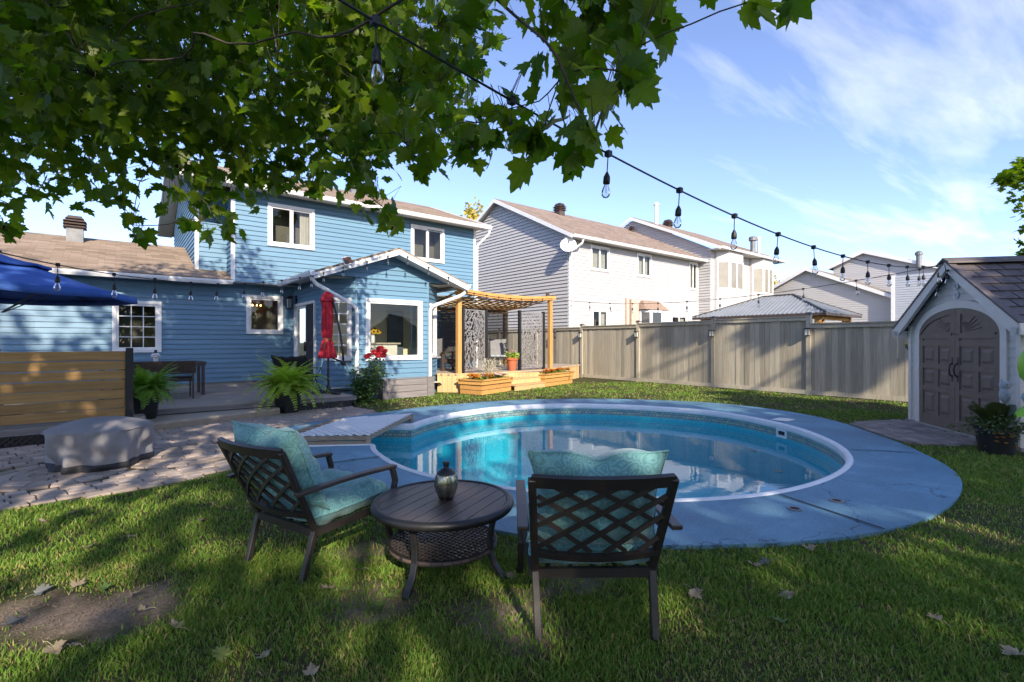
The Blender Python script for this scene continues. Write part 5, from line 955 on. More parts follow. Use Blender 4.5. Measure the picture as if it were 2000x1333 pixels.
def fern_pot(label, loc, h, wt, wb, rad, top, m_):
    t = thing('fern_planter', label, 'planter', loc, R(rnd.uniform(-10, 30)), 'potted ferns flanking the step')
    z0 = 0; mb = MB(); a, b = wb / 2, wt / 2; mb.hexa([(-a, -a, 0), (a, -a, 0), (a, a, 0), (-a, a, 0), (-b, -b, h), (b, -b, h), (b, b, h), (-b, b, h)]); pot = mb.build('pot', M['black_plastic'], t, bevel=.012)
    mb = MB(); b2 = b + .008
    for (x0, x1, y0, y1) in ((-b2, b2, -b2, -b + .02), (-b2, b2, b - .02, b2), (-b2, -b + .02, -b + .02, b - .02), (b - .02, b2, -b + .02, b - .02)): mb.box(x0, x1, y0, y1, h - .03, h + .006)
    mb.build('pot_rim', M['black_plastic'], pot); MB().box(-b + .02, b - .02, -b + .02, b - .02, h, h + .003).build('soil', M['soil'], pot)
    P, Nn, T, sz = [], [], [], []; stems = MB()
    for k in range(190):
        az = rnd.uniform(0, 2 * math.pi); up = rnd.betavariate(1.6, 1.3); ln = rad * rnd.uniform(.45, 1.0); az += rnd.gauss(0, .3); tw = rnd.gauss(0, .5); pts = []
        for j in range(15):
            s_ = j / 14; el = (1.15 * up + .35) - s_ * (1.0 + .9 * (1 - up)) ; pts.append((pts[-1] + Vector((math.cos(az + tw * s_) * math.cos(el), math.sin(az + tw * s_) * math.cos(el), math.sin(el))) * ln / 10.5) if pts else Vector((rnd.uniform(-.08, .08), rnd.uniform(-.08, .08), h)))
        stems.tube(pts[::3] + [pts[-1]], .0025, 3, False)
        for j in range(2, 15):
            d = (pts[j] - pts[j - 1]).normalized(); sd = d.cross(Vector((0, 0, 1))).normalized(); nn = sd.cross(d); s_ = j / 14
            for q in (-1, 1):
                for o_ in (0, .5):
                    P.append(pts[j] - d * ln / 20 * o_); T.append(sd * q + d * .35 - nn * .25 + Vector((rnd.gauss(0, .08),) * 3)); Nn.append(nn + sd * q * .25); sz.append(rad * .20 * (1.05 - .8 * s_) + .008)
    cr = empty('fern_fronds'); COL.objects.unlink(cr); bpy.data.objects.remove(cr)
    st = stems.build('fern_stems', m_, t)
    m = Matrix.LocRotScale(t.location, t.rotation_euler, None); f = leaf_cloud('fern_fronds', P, Nn, T, sz, [(0, .5), (-.09, 0), (.09, 0), (.12, .5), (0, 1), (-.12, .5)], m_, t); f.matrix_parent_inverse = Matrix()
    return t
fern_pot('bushy fern in a tapered black pot beside the screen post', (.36, 10.08, .14), .44, .36, .27, .50, .5, M['fern_dark'])
fern_pot('large lime green fern in a tapered black pot on the pavers', (2.58, 10.22, .026), .45, .38, .29, .68, .6, M['fern'])

# ------------------------------------------------------------------ things on the deck
def wicker(name, c1, c2):
    m = mat(name, c1, .6, c2, scale=20)
    nt = m.node_tree; b = nt.nodes['Principled BSDF']; tc = nt.nodes['Texture Coordinate']; ch = nd(nt, 'ShaderNodeTexBrick', offset=.5); ch.inputs['Scale'].default_value = 1; ch.inputs['Brick Width'].default_value = .05; ch.inputs['Row Height'].default_value = .022; ch.inputs['Mortar Size'].default_value = .003
    ch.inputs['Color1'].default_value = (*c1, 1); ch.inputs['Color2'].default_value = (*c2, 1); ch.inputs['Mortar'].default_value = (.01, .008, .006, 1); mp = nd(nt, 'ShaderNodeMapping'); mp.inputs['Rotation'].default_value = (R(90), 0, 0); lk(nt, tc.outputs['Object'], mp.inputs[0]); lk(nt, mp.outputs[0], ch.inputs['Vector']); lk(nt, ch.outputs['Color'], b.inputs['Base Color'])
    return m
M['wicker'] = wicker('wicker', (.10, .065, .045), (.05, .032, .024))
WB = thing('wicker_bench', 'brown wicker garden bench seen from behind on the deck', 'bench', (.62, 12.15, DZ))
mb = MB(); mb.hexa([(-.62, -.30, .52), (.62, -.30, .52), (.62, -.25, .52), (-.62, -.25, .52), (-.62, -.36, .78), (.62, -.36, .78), (.62, -.31, .78), (-.62, -.31, .78)]); mb.build('backrest', M['wicker'], WB, bevel=.012)
MB().box(-.6, .6, -.25, .25, .36, .41).build('seat', M['wicker'], WB, bevel=.012); MB().box(-.58, .58, -.2, .24, .41, .45).build('seat_pad', mat('dark_pad', (.02, .018, .02), .9), WB)
for x in (-.57, .57):
    MB().beam((x, -.28, 0), (x, -.29, .75), .035, .035).build('leg', M['brown_metal'], WB); MB().beam((x, .23, 0), (x, .22, .4), .035, .035).build('leg', M['brown_metal'], WB)
DT = thing('dining_table', 'long dark brown patio table against the blue wall', 'table', (.6, 13.0, DZ))
for k in range(6): MB().box(-.92, .92, -.42 + k * .14, -.42 + k * .14 + .132, .695, .72).build('table_slat', M['brown_metal'], DT)
MB().box(-.9, .9, -.41, .41, .64, .694).build('apron', M['brown_metal'], DT)
for x, y in ((-.85, -.37), (.85, -.37), (-.85, .37), (.85, .37)): MB().box(x - .03, x + .03, y - .03, y + .03, 0, .64).build('leg', M['brown_metal'], DT)
LN = thing('table_lantern', 'small white pierced lantern standing on the patio table', 'lantern', (.62, 12.85, DZ + .721))
spot = mat('pierced', (.7, .7, .7), .5); nt = spot.node_tree; vo = nd(nt, 'ShaderNodeTexVoronoi', i_Scale=26.0); lk(nt, nt.nodes['Texture Coordinate'].outputs['Object'], vo.inputs['Vector']); crp = nd(nt, 'ShaderNodeValToRGB'); crp.color_ramp.elements[0].position = .28; crp.color_ramp.elements[0].color = (.02, .02, .02, 1); crp.color_ramp.elements[1].position = .34; crp.color_ramp.elements[1].color = (.75, .75, .75, 1); lk(nt, vo.outputs['Distance'], crp.inputs[0]); lk(nt, crp.outputs[0], nt.nodes['Principled BSDF'].inputs['Base Color'])
MB().lathe([(.04, 0), (.045, .09), (.085, .11), (.09, .15), (.05, .2)], 16).build('lantern_body', spot, LN, smooth='auto'); MB().lathe([(.05, .2), (.03, .22), (.025, .25), (.035, .26), (.0, .27)], 12, cap=False).build('lantern_cap', M['black_plastic'], LN)

# black covered folding chair
BC = thing('folding_chair', 'black fabric folding lounge chair beside the red umbrella', 'chair', (3.12, 11.45, DZ), R(-40))
blk = mat('black_fabric', (.018, .018, .022), .85, (.01, .01, .013), scale=9, bump=.3, bscale=15)
def cloth_grid(fn, nu, nv):
    vs = [fn(i / nu, j / nv) for j in range(nv + 1) for i in range(nu + 1)]; return vs, [(j * (nu + 1) + i, j * (nu + 1) + i + 1, (j + 1) * (nu + 1) + i + 1, (j + 1) * (nu + 1) + i) for j in range(nv) for i in range(nu)]
vs, fs = cloth_grid(lambda u, v: (-.36 + .72 * u, -.20 - .30 * v - .04 * math.sin(u * math.pi) + .01 * math.sin(u * 17 + v * 5), .36 + .50 * v - .03 * math.sin(u * math.pi) + .008 * math.sin(u * 23)), 16, 8)
b_ = MB().add(vs, fs).build('backrest', blk, BC, smooth=True); b_.modifiers.new('s', 'SOLIDIFY').thickness = .03
vs, fs = cloth_grid(lambda u, v: (-.36 + .72 * u, -.22 + .55 * v, .36 + .06 * v - .06 * math.sin(u * math.pi) * math.sin(v * math.pi)), 12, 8)
b_ = MB().add(vs, fs).build('seat', blk, BC, smooth=True); b_.modifiers.new('s', 'SOLIDIFY').thickness = .03
for s_ in (-1, 1):
    for a_, c_ in (((s_ * .36, -.42, .0), (s_ * .36, .34, .56)), ((s_ * .36, .36, .0), (s_ * .36, -.5, .88))): mb = MB(); mb.tube([a_, c_], .014, 6); mb.build('leg', M['dark_metal'], BC)
    mb = MB(); mb.beam((s_ * .37, -.36, .60), (s_ * .37, .30, .57), .05, .025); mb.build('arm', M['black_plastic'], BC)

# red cantilever umbrella, closed
RU = thing('red_umbrella', 'closed red cantilever umbrella on a dark stand at the deck corner', 'umbrella', (3.70, 11.25, DZ))
redm = mat('red_canvas', (.52, .012, .03), .75, (.36, .008, .02), scale=3, stretch=(3, 3, .5), bump=.2, bscale=25)
pol = [(.025, 0), (.025, 2.33)]
MB().lathe(pol, 10).build('pole', M['dark_metal'], RU)
def pleat(amp, nn, ph=0): return lambda r, z, a, i: r * (1 + amp * math.cos(nn * a + ph + z * 1.5)) * (1 + .05 * math.sin(3 * a + z * 4))
o = MB().lathe([(.03, 2.27), (.10, 2.22), (.115, 2.05), (.10, 1.9), (.105, 1.6), (.10, 1.35), (.085, 1.23), (.095, 1.17), (.13, 1.0), (.175, .82), (.165, .79), (.05, .80)], 48, (-.02, 0, 0), pleat(.22, 8), cap=False).build('canopy', redm, RU, smooth=True)
MB().lathe([(.02, 2.30), (.06, 2.27), (.14, 2.08), (.135, 2.06), (.1, 2.1)], 48, (-.02, 0, 0), pleat(.18, 8, .4), cap=False).build('vent_flap', redm, o, smooth=True)
mb = MB(); mb.tube([(-.02 + .098 * math.cos(k * math.pi / 12), .098 * math.sin(k * math.pi / 12), 1.22 + .01 * math.sin(k)) for k in range(25)], .009, 5); mb.tube([(-.05, -.1, 1.22), (-.11, -.12, 1.12), (-.14, -.11, 1.0)], .007, 5); mb.tube([(.05, -.09, 1.22), (.12, -.1, 1.15)], .007, 5); mb.build('tie_cord', mat('cord_green', (.22, .24, .10), .8), o)
cr_, cd_ = RT, FW
armp = [(-.06, 2.36), (0, 2.33), (.10, 2.1), (.19, 1.75), (.27, 1.35), (.32, 1.0), (.34, .72)]
mb = MB(); mb.tube([(RT.x * a, RT.y * a, z) for a, z in armp], .024, 8); mb.build('arm', M['dark_metal'], RU, smooth=True)
mb = MB(); mb.tube([(0, 0, .84), (RT.x * .18, RT.y * .18, .76), (RT.x * .34, RT.y * .34, .70)], .02, 6); mb.lathe([(.0, .62), (.05, .64), (.06, .69), (.04, .73), (0, .74)], 12, (RT.x * .34, RT.y * .34, 0), cap=False); mb.tube([(RT.x * .36, RT.y * .36, .64), (RT.x * .42, RT.y * .42, .60), (RT.x * .43, RT.y * .43, .54)], .009, 5); mb.build('crank', M['black_plastic'], RU, smooth='auto')
mb = MB(); mb.beam((-.55, -.05, .035), (.55, .05, .035), .09, .03); mb.beam((.05, -.55, .03), (-.05, .55, .03), .09, .028); mb.lathe([(.06, .03), (.045, .16)], 10); mb.build('cross_base', M['dark_metal'], RU)

# blue market umbrella, open, on the left
BU = thing('blue_umbrella', 'open royal blue parasol with vented top over the deck on the left', 'umbrella', (-1.47, 11.0, DZ + .0))
blu = mat('blue_canvas', (.04, .12, .44), .8, (.03, .095, .37), scale=4, bump=.1, bscale=120)
n8 = 8; rim = 1.75; zr_, za_ = 1.95, 2.50
def tier(mb, r0, z0, r1, z1, sag, seg=6, val=.0):
    vs = []; fs = []
    for j in range(seg + 1):
        f = j / seg; rr = r0 + (r1 - r0) * f; zz = z0 + (z1 - z0) * f - sag * math.sin(f * math.pi)
        for k in range(n8 * 4):
            a = 2 * math.pi * k / (n8 * 4) + .12; q = (k % 4) / 4; fl = math.cos(math.pi / n8) / math.cos((q - .5) * 2 * math.pi / n8) if True else 1; dip = 1 - .0 * q
            vs.append((rr * fl * math.cos(a), rr * fl * math.sin(a), zz - .02 * math.sin(q * math.pi) * f))
    n_ = n8 * 4
    for j in range(seg):
        for k in range(n_): fs.append((j * n_ + k, (j + 1) * n_ + k, (j + 1) * n_ + (k + 1) % n_, j * n_ + (k + 1) % n_))
    mb.add(vs, fs)
mb = MB(); tier(mb, .42, za_ - .12, rim, zr_, .03); tier(mb, rim, zr_, rim + .01, zr_ - .10, 0, 1); cn = mb.build('canopy', blu, BU, smooth='auto'); cn.modifiers.new('s', 'SOLIDIFY').thickness = .004
mb = MB(); tier(mb, .02, za_ + .04, .62, za_ - .12, .02, 3); tier(mb, .62, za_ - .12, .625, za_ - .155, 0, 1); v_ = mb.build('vent_canopy', blu, cn, smooth='auto'); v_.modifiers.new('s', 'SOLIDIFY').thickness = .004
for k in range(8):
    a = 2 * math.pi * k / 8 + .12; mb = MB(); mb.tube([(.05 * math.cos(a), .05 * math.sin(a), za_ - .12), (rim * .97 * math.cos(a), rim * .97 * math.sin(a), zr_ - .03)], .011, 5); mb.build('rib', M['dark_metal'], BU)
    mb = MB(); mb.tube([(.06 * math.cos(a), .06 * math.sin(a), 1.62), (rim * .55 * math.cos(a), rim * .55 * math.sin(a), zr_ + .19)], .009, 5); mb.build('strut', M['galv'], BU)
MB().lathe([(.024, 0), (.024, za_ + .06), (.05, za_ + .07), (.05, za_ + .09), (.0, za_ + .1)], 10).build('pole', M['dark_metal'], BU); MB().lathe([(.27, 0), (.27, .05), (.08, .09), (.05, .3)], 20).build('base', M['black_plastic'], BU)
SC = thing('scroll_ornament', 'small black wrought iron scroll peeping over the privacy screen', 'ornament', (-1.55, 10.6, DZ))
mb = MB(); mb.tube([(0, 0, 0), (0, 0, 1.0)], .012, 5)
for s_ in (-1, 1): mb.tube([(s_ * .02, 0, .98)] + [(s_ * (.11 + (.09 - .006 * k) * math.cos(math.pi - k * .5)), 0, 1.03 + (.06 - .004 * k) * math.sin(k * .5)) for k in range(12)], .008, 5)
mb.build('scroll', M['dark_metal'], SC)

# ------------------------------------------------------------------ by the bay: timber planter, roses
GP = thing('timber_planter', 'grey weathered timber planter box under the big bay window', 'planter', (5.6, 11.3, 0))
for k in range(3): MB().box(4.99, 6.31, 11.15, 11.185, .01 + k * .158, .16 + k * .158).build('plank', M['grey_wood'], GP, True, bevel=.005)
for k in range(3): MB().box(4.955, 4.99, 11.15, 11.44, .012 + k * .158, .162 + k * .158).build('end_plank', M['grey_wood'], GP, True); MB().box(6.31, 6.345, 11.15, 11.44, .012 + k * .158, .162 + k * .158).build('end_plank', M['grey_wood'], GP, True)
MB().box(6.16, 6.35, 11.125, 11.149, .0, .50).build('corner_plank', M['grey_wood'], GP, True); MB().box(4.95, 5.12, 11.125, 11.149, .0, .485).build('corner_plank', M['grey_wood'], GP, True); MB().box(4.95, 6.35, 11.12, 11.2, .488, .512).build('cap_board', M['grey_wood'], GP, True); MB().box(4.99, 6.31, 11.19, 11.44, .38, .41).build('soil', M['soil'], GP, True)
RB = thing('rose_bush', 'tall rose bush with red blooms beside the downspout', 'rose bush', (4.42, 10.98, 0))
M['rose_leaf'] = leafmat('rose_leaf', (.06, .13, .035), (.10, .17, .06), .25); M['rose'] = mat('rose_red', (.42, .010, .022), .6, (.26, .006, .012), scale=20)
mb = MB(); P, Nn, T, sz = [], [], [], []
for k in range(13):
    b0 = Vector((rnd.uniform(-.12, .12), rnd.uniform(-.08, .08), 0)); tp = Vector((rnd.uniform(-.28, .45), rnd.uniform(-.2, .2), rnd.uniform(.35, 1.2))); 
    if tp.z > .8: tp.x = rnd.uniform(.2, .5)
    if tp.z < .6: tp.x = rnd.uniform(-.35, .15)
    mid_ = (b0 + tp) / 2 + Vector((rnd.uniform(-.08, .08), rnd.uniform(-.08, .08), .05)); mb.tube([b0, mid_, tp], [.008, .006, .003], 5)
    for j in range(190):
        s_ = rnd.random(); p = (b0.lerp(mid_, s_ * 2) if s_ < .5 else mid_.lerp(tp, s_ * 2 - 1)) + Vector((rnd.gauss(0, .075), rnd.gauss(0, .075), rnd.gauss(0, .06))); p.z = max(p.z, .03)
        P.append(p); Nn.append(Vector((rnd.gauss(0, .6), rnd.gauss(0, .6), 1))); T.append(Vector((rnd.gauss(0, 1), rnd.gauss(0, 1), rnd.gauss(0, .5)))); sz.append(rnd.uniform(.05, .09))
mb.build('canes', mat('cane', (.09, .11, .04), .7), RB); f = leaf_cloud('foliage', P, Nn, T, sz, QUAD, M['rose_leaf'], RB); f.matrix_parent_inverse = Matrix(); stuff(f)
for k, (x, y, z, r) in enumerate(((.20, -.16, 1.16, .12), (.32, -.18, 1.24, .13), (.43, -.14, 1.18, .12), (.26, -.22, 1.08, .11), (-.02, -.22, 1.06, .10), (.38, -.22, 1.08, .11), (.31, -.24, 1.16, .12), (.04, -.22, 1.10, .09))):
    mb = MB(); mb.lathe([(.0, -r * .5), (r * .42, -r * .42), (r * .66, -r * .1), (r * .62, r * .2), (r * .36, r * .42), (.0, r * .4)], 14, (x, y, z), fn=lambda q, zz, a, i: q * (1 + .16 * math.sin(5 * a + 30 * zz)), cap=False)
    for ly in range(3):
        for j in range(6):
            a = j * math.pi / 3 + ly * .5; el = .3 + ly * .45; c = Vector((x, y, z)); d = Vector((math.cos(a) * math.cos(el), math.sin(a) * math.cos(el), math.sin(el))); rr = r * (1 - ly * .22); s_ = d.cross(Vector((0, 0, 1))).normalized() * rr * .55
            mb.add([c, c + d * rr * .6 + s_, c + d * rr, c + d * rr * .6 - s_ + Vector((0, 0, .01)), c + d * rr * .9 + Vector((0, 0, -.015))], [(0, 1, 2), (0, 2, 3), (1, 4, 2), (2, 4, 3)])
    mb.build('bloom', M['rose'], RB)
# sunflowers in the window
SV = thing('sunflower_vase', 'white vase of yellow sunflowers on the counter behind the bay window', 'vase', (5.33, 12.62, 1.376))
MB().lathe([(.05, 0), (.055, .2), (.05, .22)], 14).build('vase', WT, SV, smooth='auto')
yel = mat('petal', (.72, .42, .01), .6); brn = mat('flower_eye', (.06, .03, .012), .9)
for x, y, z in ((-.09, -.05, .33), (.02, -.08, .37), (.10, -.06, .34), (.17, -.02, .30), (-.02, -.1, .29), (.09, -.1, .29)):
    mb = MB(); c = Vector((x, y, z)); nn = Vector((x * 1.5, -.8, .45)).normalized(); u_ = nn.cross(Vector((0, 0, 1))).normalized(); v_ = u_.cross(nn)
    for j in range(14):
        a = j * math.pi / 7; d = u_ * math.cos(a) + v_ * math.sin(a); s_ = nn.cross(d) * .014; mb.add([c + d * .03 + s_, c + d * .03 - s_, c + d * .085], [(0, 1, 2)])
    fl = mb.build('sunflower', yel, SV); mb = MB(); mb.obox(c + nn * .006, u_ * .026, v_ * .026, nn * .008); mb.build('flower_eye', brn, fl)
    mb = MB(); mb.tube([(0, 0, .1), tuple(c)], .005, 4); mb.build('stem', M['rose_leaf'], SV)
# ------------------------------------------------------------------ pergola corner
PD_ = thing('pergola_deck', 'raised cedar deck platform under the pergola', 'deck', (9.2, 12.6, 0))
PZ = .52; DP = [(6.86, 11.85), (7.3, 11.40), (8.62, 11.28), (10.25, 11.35), (11.9, 12.2), (13.9, 13.2), (13.9, 14.4), (6.98, 14.4)]
def clip_x(y, poly):
    xs = []
    for i in range(len(poly)):
        (xa, ya), (xb, yb) = poly[i], poly[(i + 1) % len(poly)]
        if (ya > y) != (yb > y): xs.append(xa + (xb - xa) * (y - ya) / (yb - ya))
    return sorted(xs)
y = 11.30
while y < 14.35:
    xs = clip_x(y + .07, DP)
    if len(xs) >= 2: MB().box(xs[0], xs[-1], y, y + .135, PZ - .03, PZ).build('deck_board', M['deck_wood'], PD_, True)
    y += .142
for i in range(5):
    Wq = Wall(DP[i], DP[i + 1]); a_ = 0
    if Wq.L < .1: continue
    while a_ < Wq.L - .02:
        wd = min(.14, Wq.L - a_); mb = MB(); Wq.box(mb, a_, a_ + wd - .006, -.03, 0, .01, PZ - .03); mb.build('skirt_board', M['cedar_pale'], PD_, True); a_ += .14
    mb = MB(); Wq.box(mb, 0, Wq.L, -.06, .012, PZ - .029, PZ + .008); mb.build('edge_board', M['cedar_pale'], PD_, True)
# steps between the boxes
SP = thing('pergola_steps', 'two cedar steps between the flower boxes up to the pergola deck', 'step', (9.4, 11.1, 0))
for k, (z0, z1, yy, x0, x1) in enumerate(((.0, .17, .0, 8.78, 10.22), (.17, .345, .24, 8.85, 10.2))):
    A_, B_ = Vector((x0, 10.82 + yy, 0)), Vector((x1, 11.13 + yy * .75, 0)); Wq = Wall(A_.xy, B_.xy); mb = MB(); Wq.box(mb, 0, Wq.L, -.03, 0, z0 + .004, z1 - .03); mb.build('riser', M['cedar_pale'], SP, True); mb = MB(); Wq.box(mb, -.02, Wq.L + .02, -.32, .02, z1 - .029, z1); mb.build('tread', M['cedar_pale'], SP, True)
def flower_box(label, corners, rim_z, seed):
    """tapered cedar planter: corners at the ground, flared rim"""
    r_ = random.Random(seed); c = Vector((sum(p[0] for p in corners) / 4, sum(p[1] for p in corners) / 4)); t = thing('flower_box', label, 'planter', (c.x, c.y, 0), 0, 'cedar flower boxes by the pergola steps')
    for i in range(4):
        p, q = Vector(corners[i]), Vector(corners[(i + 1) % 4]); Wq = Wall(p, q)
        for k in range(3):
            z0, z1 = .01 + k * (rim_z - .03) / 3, (k + 1) * (rim_z - .03) / 3; mb = MB(); Wq.box(mb, 0, Wq.L, -.03, .004 * k, z0, z1 - .004); mb.build('plank', M['cedar_x'], t, True)
        mb = MB(); Wq.box(mb, -.07, Wq.L + .07, -.10, .075, rim_z - .028, rim_z); mb.build('rim_board', M['cedar_x'], t, True); mb = MB(); Wq.box(mb, -.03, Wq.L + .03, .005, .04, rim_z - .13, rim_z - .029); mb.build('rim_trim', M['cedar_x'], t, True)
    MB().prism([tuple(c + (Vector(p) - c) * .9) for p in corners], rim_z - .06, rim_z - .04).build('soil', M['soil'], t, True)
    P, Nn, T, sz = [], [], [], []
    for k in range(420):
        a, b = r_.random(), r_.random(); p = (Vector(corners[0]).lerp(Vector(corners[1]), a)).lerp(Vector(corners[3]).lerp(Vector(corners[2]), a), .12 + .76 * b); P.append((p.x, p.y, rim_z - .04 + abs(r_.gauss(0, .05)))); Nn.append((r_.gauss(0, .7), r_.gauss(0, .7), 1)); T.append((r_.gauss(0, 1), r_.gauss(0, 1), .6)); sz.append(r_.uniform(.03, .06))
    f = leaf_cloud('foliage', P, Nn, T, sz, QUAD, M['fern_dark'], t); stuff(f)
    cols = [mat('mum_gold', (.62, .30, .02), .7), mat('mum_orange', (.55, .17, .02), .7), mat('mum_white', (.7, .62, .6), .7)]
    for k in range(70):
        a, b = r_.random(), r_.random(); p = (Vector(corners[0]).lerp(Vector(corners[1]), a)).lerp(Vector(corners[3]).lerp(Vector(corners[2]), a), .15 + .7 * b); cc = Vector((p.x, p.y, rim_z + .03 + r_.random() * .07)); mb = MB(); rr = r_.uniform(.05, .085)
        for ly in range(2):
            for j in range(7):
                an = j * 2 * math.pi / 7 + ly; el = .2 + .6 * ly; d = Vector((math.cos(an) * math.cos(el), math.sin(an) * math.cos(el), math.sin(el))); s_ = d.cross(Vector((0, 0, 1))).normalized() * rr * .35; mb.add([cc + s_ * .5, cc - s_ * .5, cc + d * rr * .7 - s_, cc + d * rr, cc + d * rr * .7 + s_], [(0, 1, 2, 3, 4)])
        mb.build('bloom', cols[2] if seed == 1 and a > .45 and r_.random() < .6 else cols[r_.randrange(2)], t, True)
    return t
fb1 = flower_box('cedar flower box left of the pergola steps with gold and white blooms', [(7.39, 10.48), (8.70, 10.90), (8.50, 11.32), (7.18, 11.20)], .40, 1)
fb2 = flower_box('cedar flower box right of the pergola steps with orange blooms', [(10.25, 11.18), (11.95, 11.66), (11.82, 12.08), (10.1, 11.62)], .40, 2)
og = thing('ornamental_grass', 'pale feathery grass plume in the left cedar flower box', 'plant', (7.98, 10.98, .38)); P, Nn, T, sz = [], [], [], []
for k in range(420):
    az = rnd.uniform(0, 6.28); el = rnd.uniform(.7, 1.45); l_ = rnd.uniform(.1, .55); d = Vector((math.cos(az) * math.cos(el), math.sin(az) * math.cos(el), math.sin(el))); P.append(d * l_); T.append(d + Vector((rnd.gauss(0, .5), rnd.gauss(0, .5), rnd.gauss(0, .3)))); Nn.append((rnd.gauss(0, 1), rnd.gauss(0, 1), rnd.gauss(0, 1))); sz.append(rnd.uniform(.05, .1))
f = leaf_cloud('plumes', P, Nn, T, sz, [(0, .5), (-.05, 0), (.05, 0), (.07, .5), (0, 1), (-.07, .5)], leafmat('plume', (.5, .46, .38), (.62, .58, .5), .3), og); f.matrix_parent_inverse = Matrix()

PG = thing('pergola', 'cedar pergola with slatted shade roof beside the blue house', 'pergola', (9.2, 12.7, PZ))
fl, fr_, bl, br_ = Vector((7.33, 11.50, 0)), Vector((10.98, 11.72, 0)), Vector((7.6, 14.2, 0)), Vector((11.2, 14.4, 0))
for p, zt in ((fl, 2.78), (fr_, 2.78), (bl, 2.55), (br_, 2.55)): MB().box(p.x - .06, p.x + .06, p.y - .06, p.y + .06, PZ, zt).build('post', M['cedar_z'], PG, True)
MB().box(fr_.x - .05, fr_.x + .05, fr_.y + .08, fr_.y + .15, 2.78, 3.02).build('post_stub', M['brown_metal'], PG, True)
# the front beam sags to the middle
bp_ = [fl + (fr_ - fl) * f + Vector((0, -.07, 2.82 - .10 * math.sin(f * math.pi) - .0 * f)) for f in (-.03, .12, .25, .38, .5, .62, .75, .88, 1.05)]
mb = MB(); mb.ribbon(bp_, .05, .13, side=(0, 1, 0)); mb.build('front_beam', M['cedar_x'], PG, True)
MB().beam(bl + Vector((-.1, 0, 2.5)), br_ + Vector((.1, 0, 2.5)), .06, .13).build('back_beam', M['cedar_x'], PG, True)
for k in range(14):
    f = k / 13; a_ = fl.lerp(fr_, f) + Vector((0, 0, 2.80 - .10 * math.sin(f * math.pi))); b_ = bl.lerp(br_, f) + Vector((0, 0, 2.545)); m_ = (a_ + b_) / 2 - Vector((0, 0, .06)); mb = MB(); mb.ribbon([a_, m_, b_], .045, .03, side=(1, 0, 0)); mb.build('roof_slat', M['cedar_x'], PG, True)
for k in range(9):
    f = (k + .5) / 9; z_ = 2.80 - .255 * f - .06 * math.sin(f * math.pi); MB().beam(fl.lerp(bl, f) + Vector((0, 0, z_ + .04 - .1 * 0)), fr_.lerp(br_, f) + Vector((0, 0, z_ + .04)), .22, .012).build('shade_strip', M['cedar_pale'], PG, True)
def mesh_mat():
    m = bpy.data.materials.new('shade_mesh'); m.use_nodes = True; nt = m.node_tree; b = nt.nodes['Principled BSDF']; b.inputs['Base Color'].default_value = (.05, .045, .04, 1); b.inputs['Roughness'].default_value = .9; b.inputs['Alpha'].default_value = .72; return m
vs, fs = cloth_grid(lambda u, v: (8.25 + 2.85 * u, 14.05 + .03 * math.sin(u * 20), .75 + 1.78 * v), 20, 4); MB().add(vs, fs).build('privacy_mesh', mesh_mat(), PG, True)
# cut metal leaf screens between dark posts
M['screen_metal'] = mat('screen_metal', (.30, .285, .28), .5, (.26, .245, .24), scale=8, metal=.3)
def leaf_screen(label, p, q, z0, z1, seed):
    r_ = random.Random(seed); t = thing('leaf_screen', label, 'screen', ((p[0] + q[0]) / 2, (p[1] + q[1]) / 2, PZ), 0, 'cut metal leaf screens'); Wq = Wall(p, q)
    for a_ in (0, Wq.L): mb = MB(); Wq.box(mb, a_ - .04, a_ + .04, -.04, .04, PZ + .001, z1 + .05); mb.build('post', M['dark_metal'], t, True)
    mb = MB(); i0, i1 = .045, Wq.L - .045
    for (a0_, a1_, b0_, b1_) in ((i0, i1, z0, z0 + .03), (i0, i1, z1 - .03, z1), (i0, i0 + .03, z0 + .03, z1 - .03), (i1 - .03, i1, z0 + .03, z1 - .03)): Wq.box(mb, a0_, a1_, -.006, .006, b0_, b1_)
    mb.build('frame', M['screen_metal'], t, True)
    mb = MB(); W_ = i1 - i0
    def leaf(a, z, an, ln, wd, d):
        ca_, sa_ = math.cos(an), math.sin(an); pts = []
        for s_, w2 in ((0, 0), (.25, .8), (.55, 1), (.8, .6), (1, 0), (.8, -.6), (.55, -1), (.25, -.8)):
            x = a + ca_ * s_ * ln - sa_ * w2 * wd; zz = z + sa_ * s_ * ln + ca_ * w2 * wd; pts.append(Wq.pt(min(max(x, i0 + .005), i1 - .005), d, min(max(zz, z0 + .005), z1 - .005)))
        mb.add(pts, [tuple(range(8))])
    for st in range(5):   # winding stems
        a = i0 + W_ * (st + .5) / 5; ph = r_.random() * 6; pts = [(a + .03 * math.sin(z * 7 + ph), z) for z in np.arange(z0 + .01, z1 - .01, .04)]
        for p_, q_ in zip(pts[:-1], pts[1:]): mb.add([Wq.pt(p_[0] - .007, 0, p_[1]), Wq.pt(p_[0] + .007, 0, p_[1]), Wq.pt(q_[0] + .007, 0, q_[1]), Wq.pt(q_[0] - .007, 0, q_[1])], [(0, 1, 2, 3)])
    ny2 = int((z1 - z0) / .062); nx2 = int(W_ / .078)
    for jy in range(ny2 + 1):
        for jx in range(nx2 + 1):
            leaf(i0 + W_ * (jx + (jy % 2) * .5) / nx2 + r_.uniform(-.02, .02), z0 + (z1 - z0) * (jy - .3) / ny2 + r_.uniform(-.02, .02), R(r_.choice((35, 60, 90, 120, 145)) + r_.uniform(-15, 15)), r_.uniform(.09, .14), r_.uniform(.018, .026), r_.choice((-.003, 0, .003)))
    mb.build('leaf_sheet', M['screen_metal'], t, True)
leaf_screen('tall cut metal leaf screen at the left front of the pergola', (7.50, 11.56), (8.45, 11.78), .58, 2.32, 5)
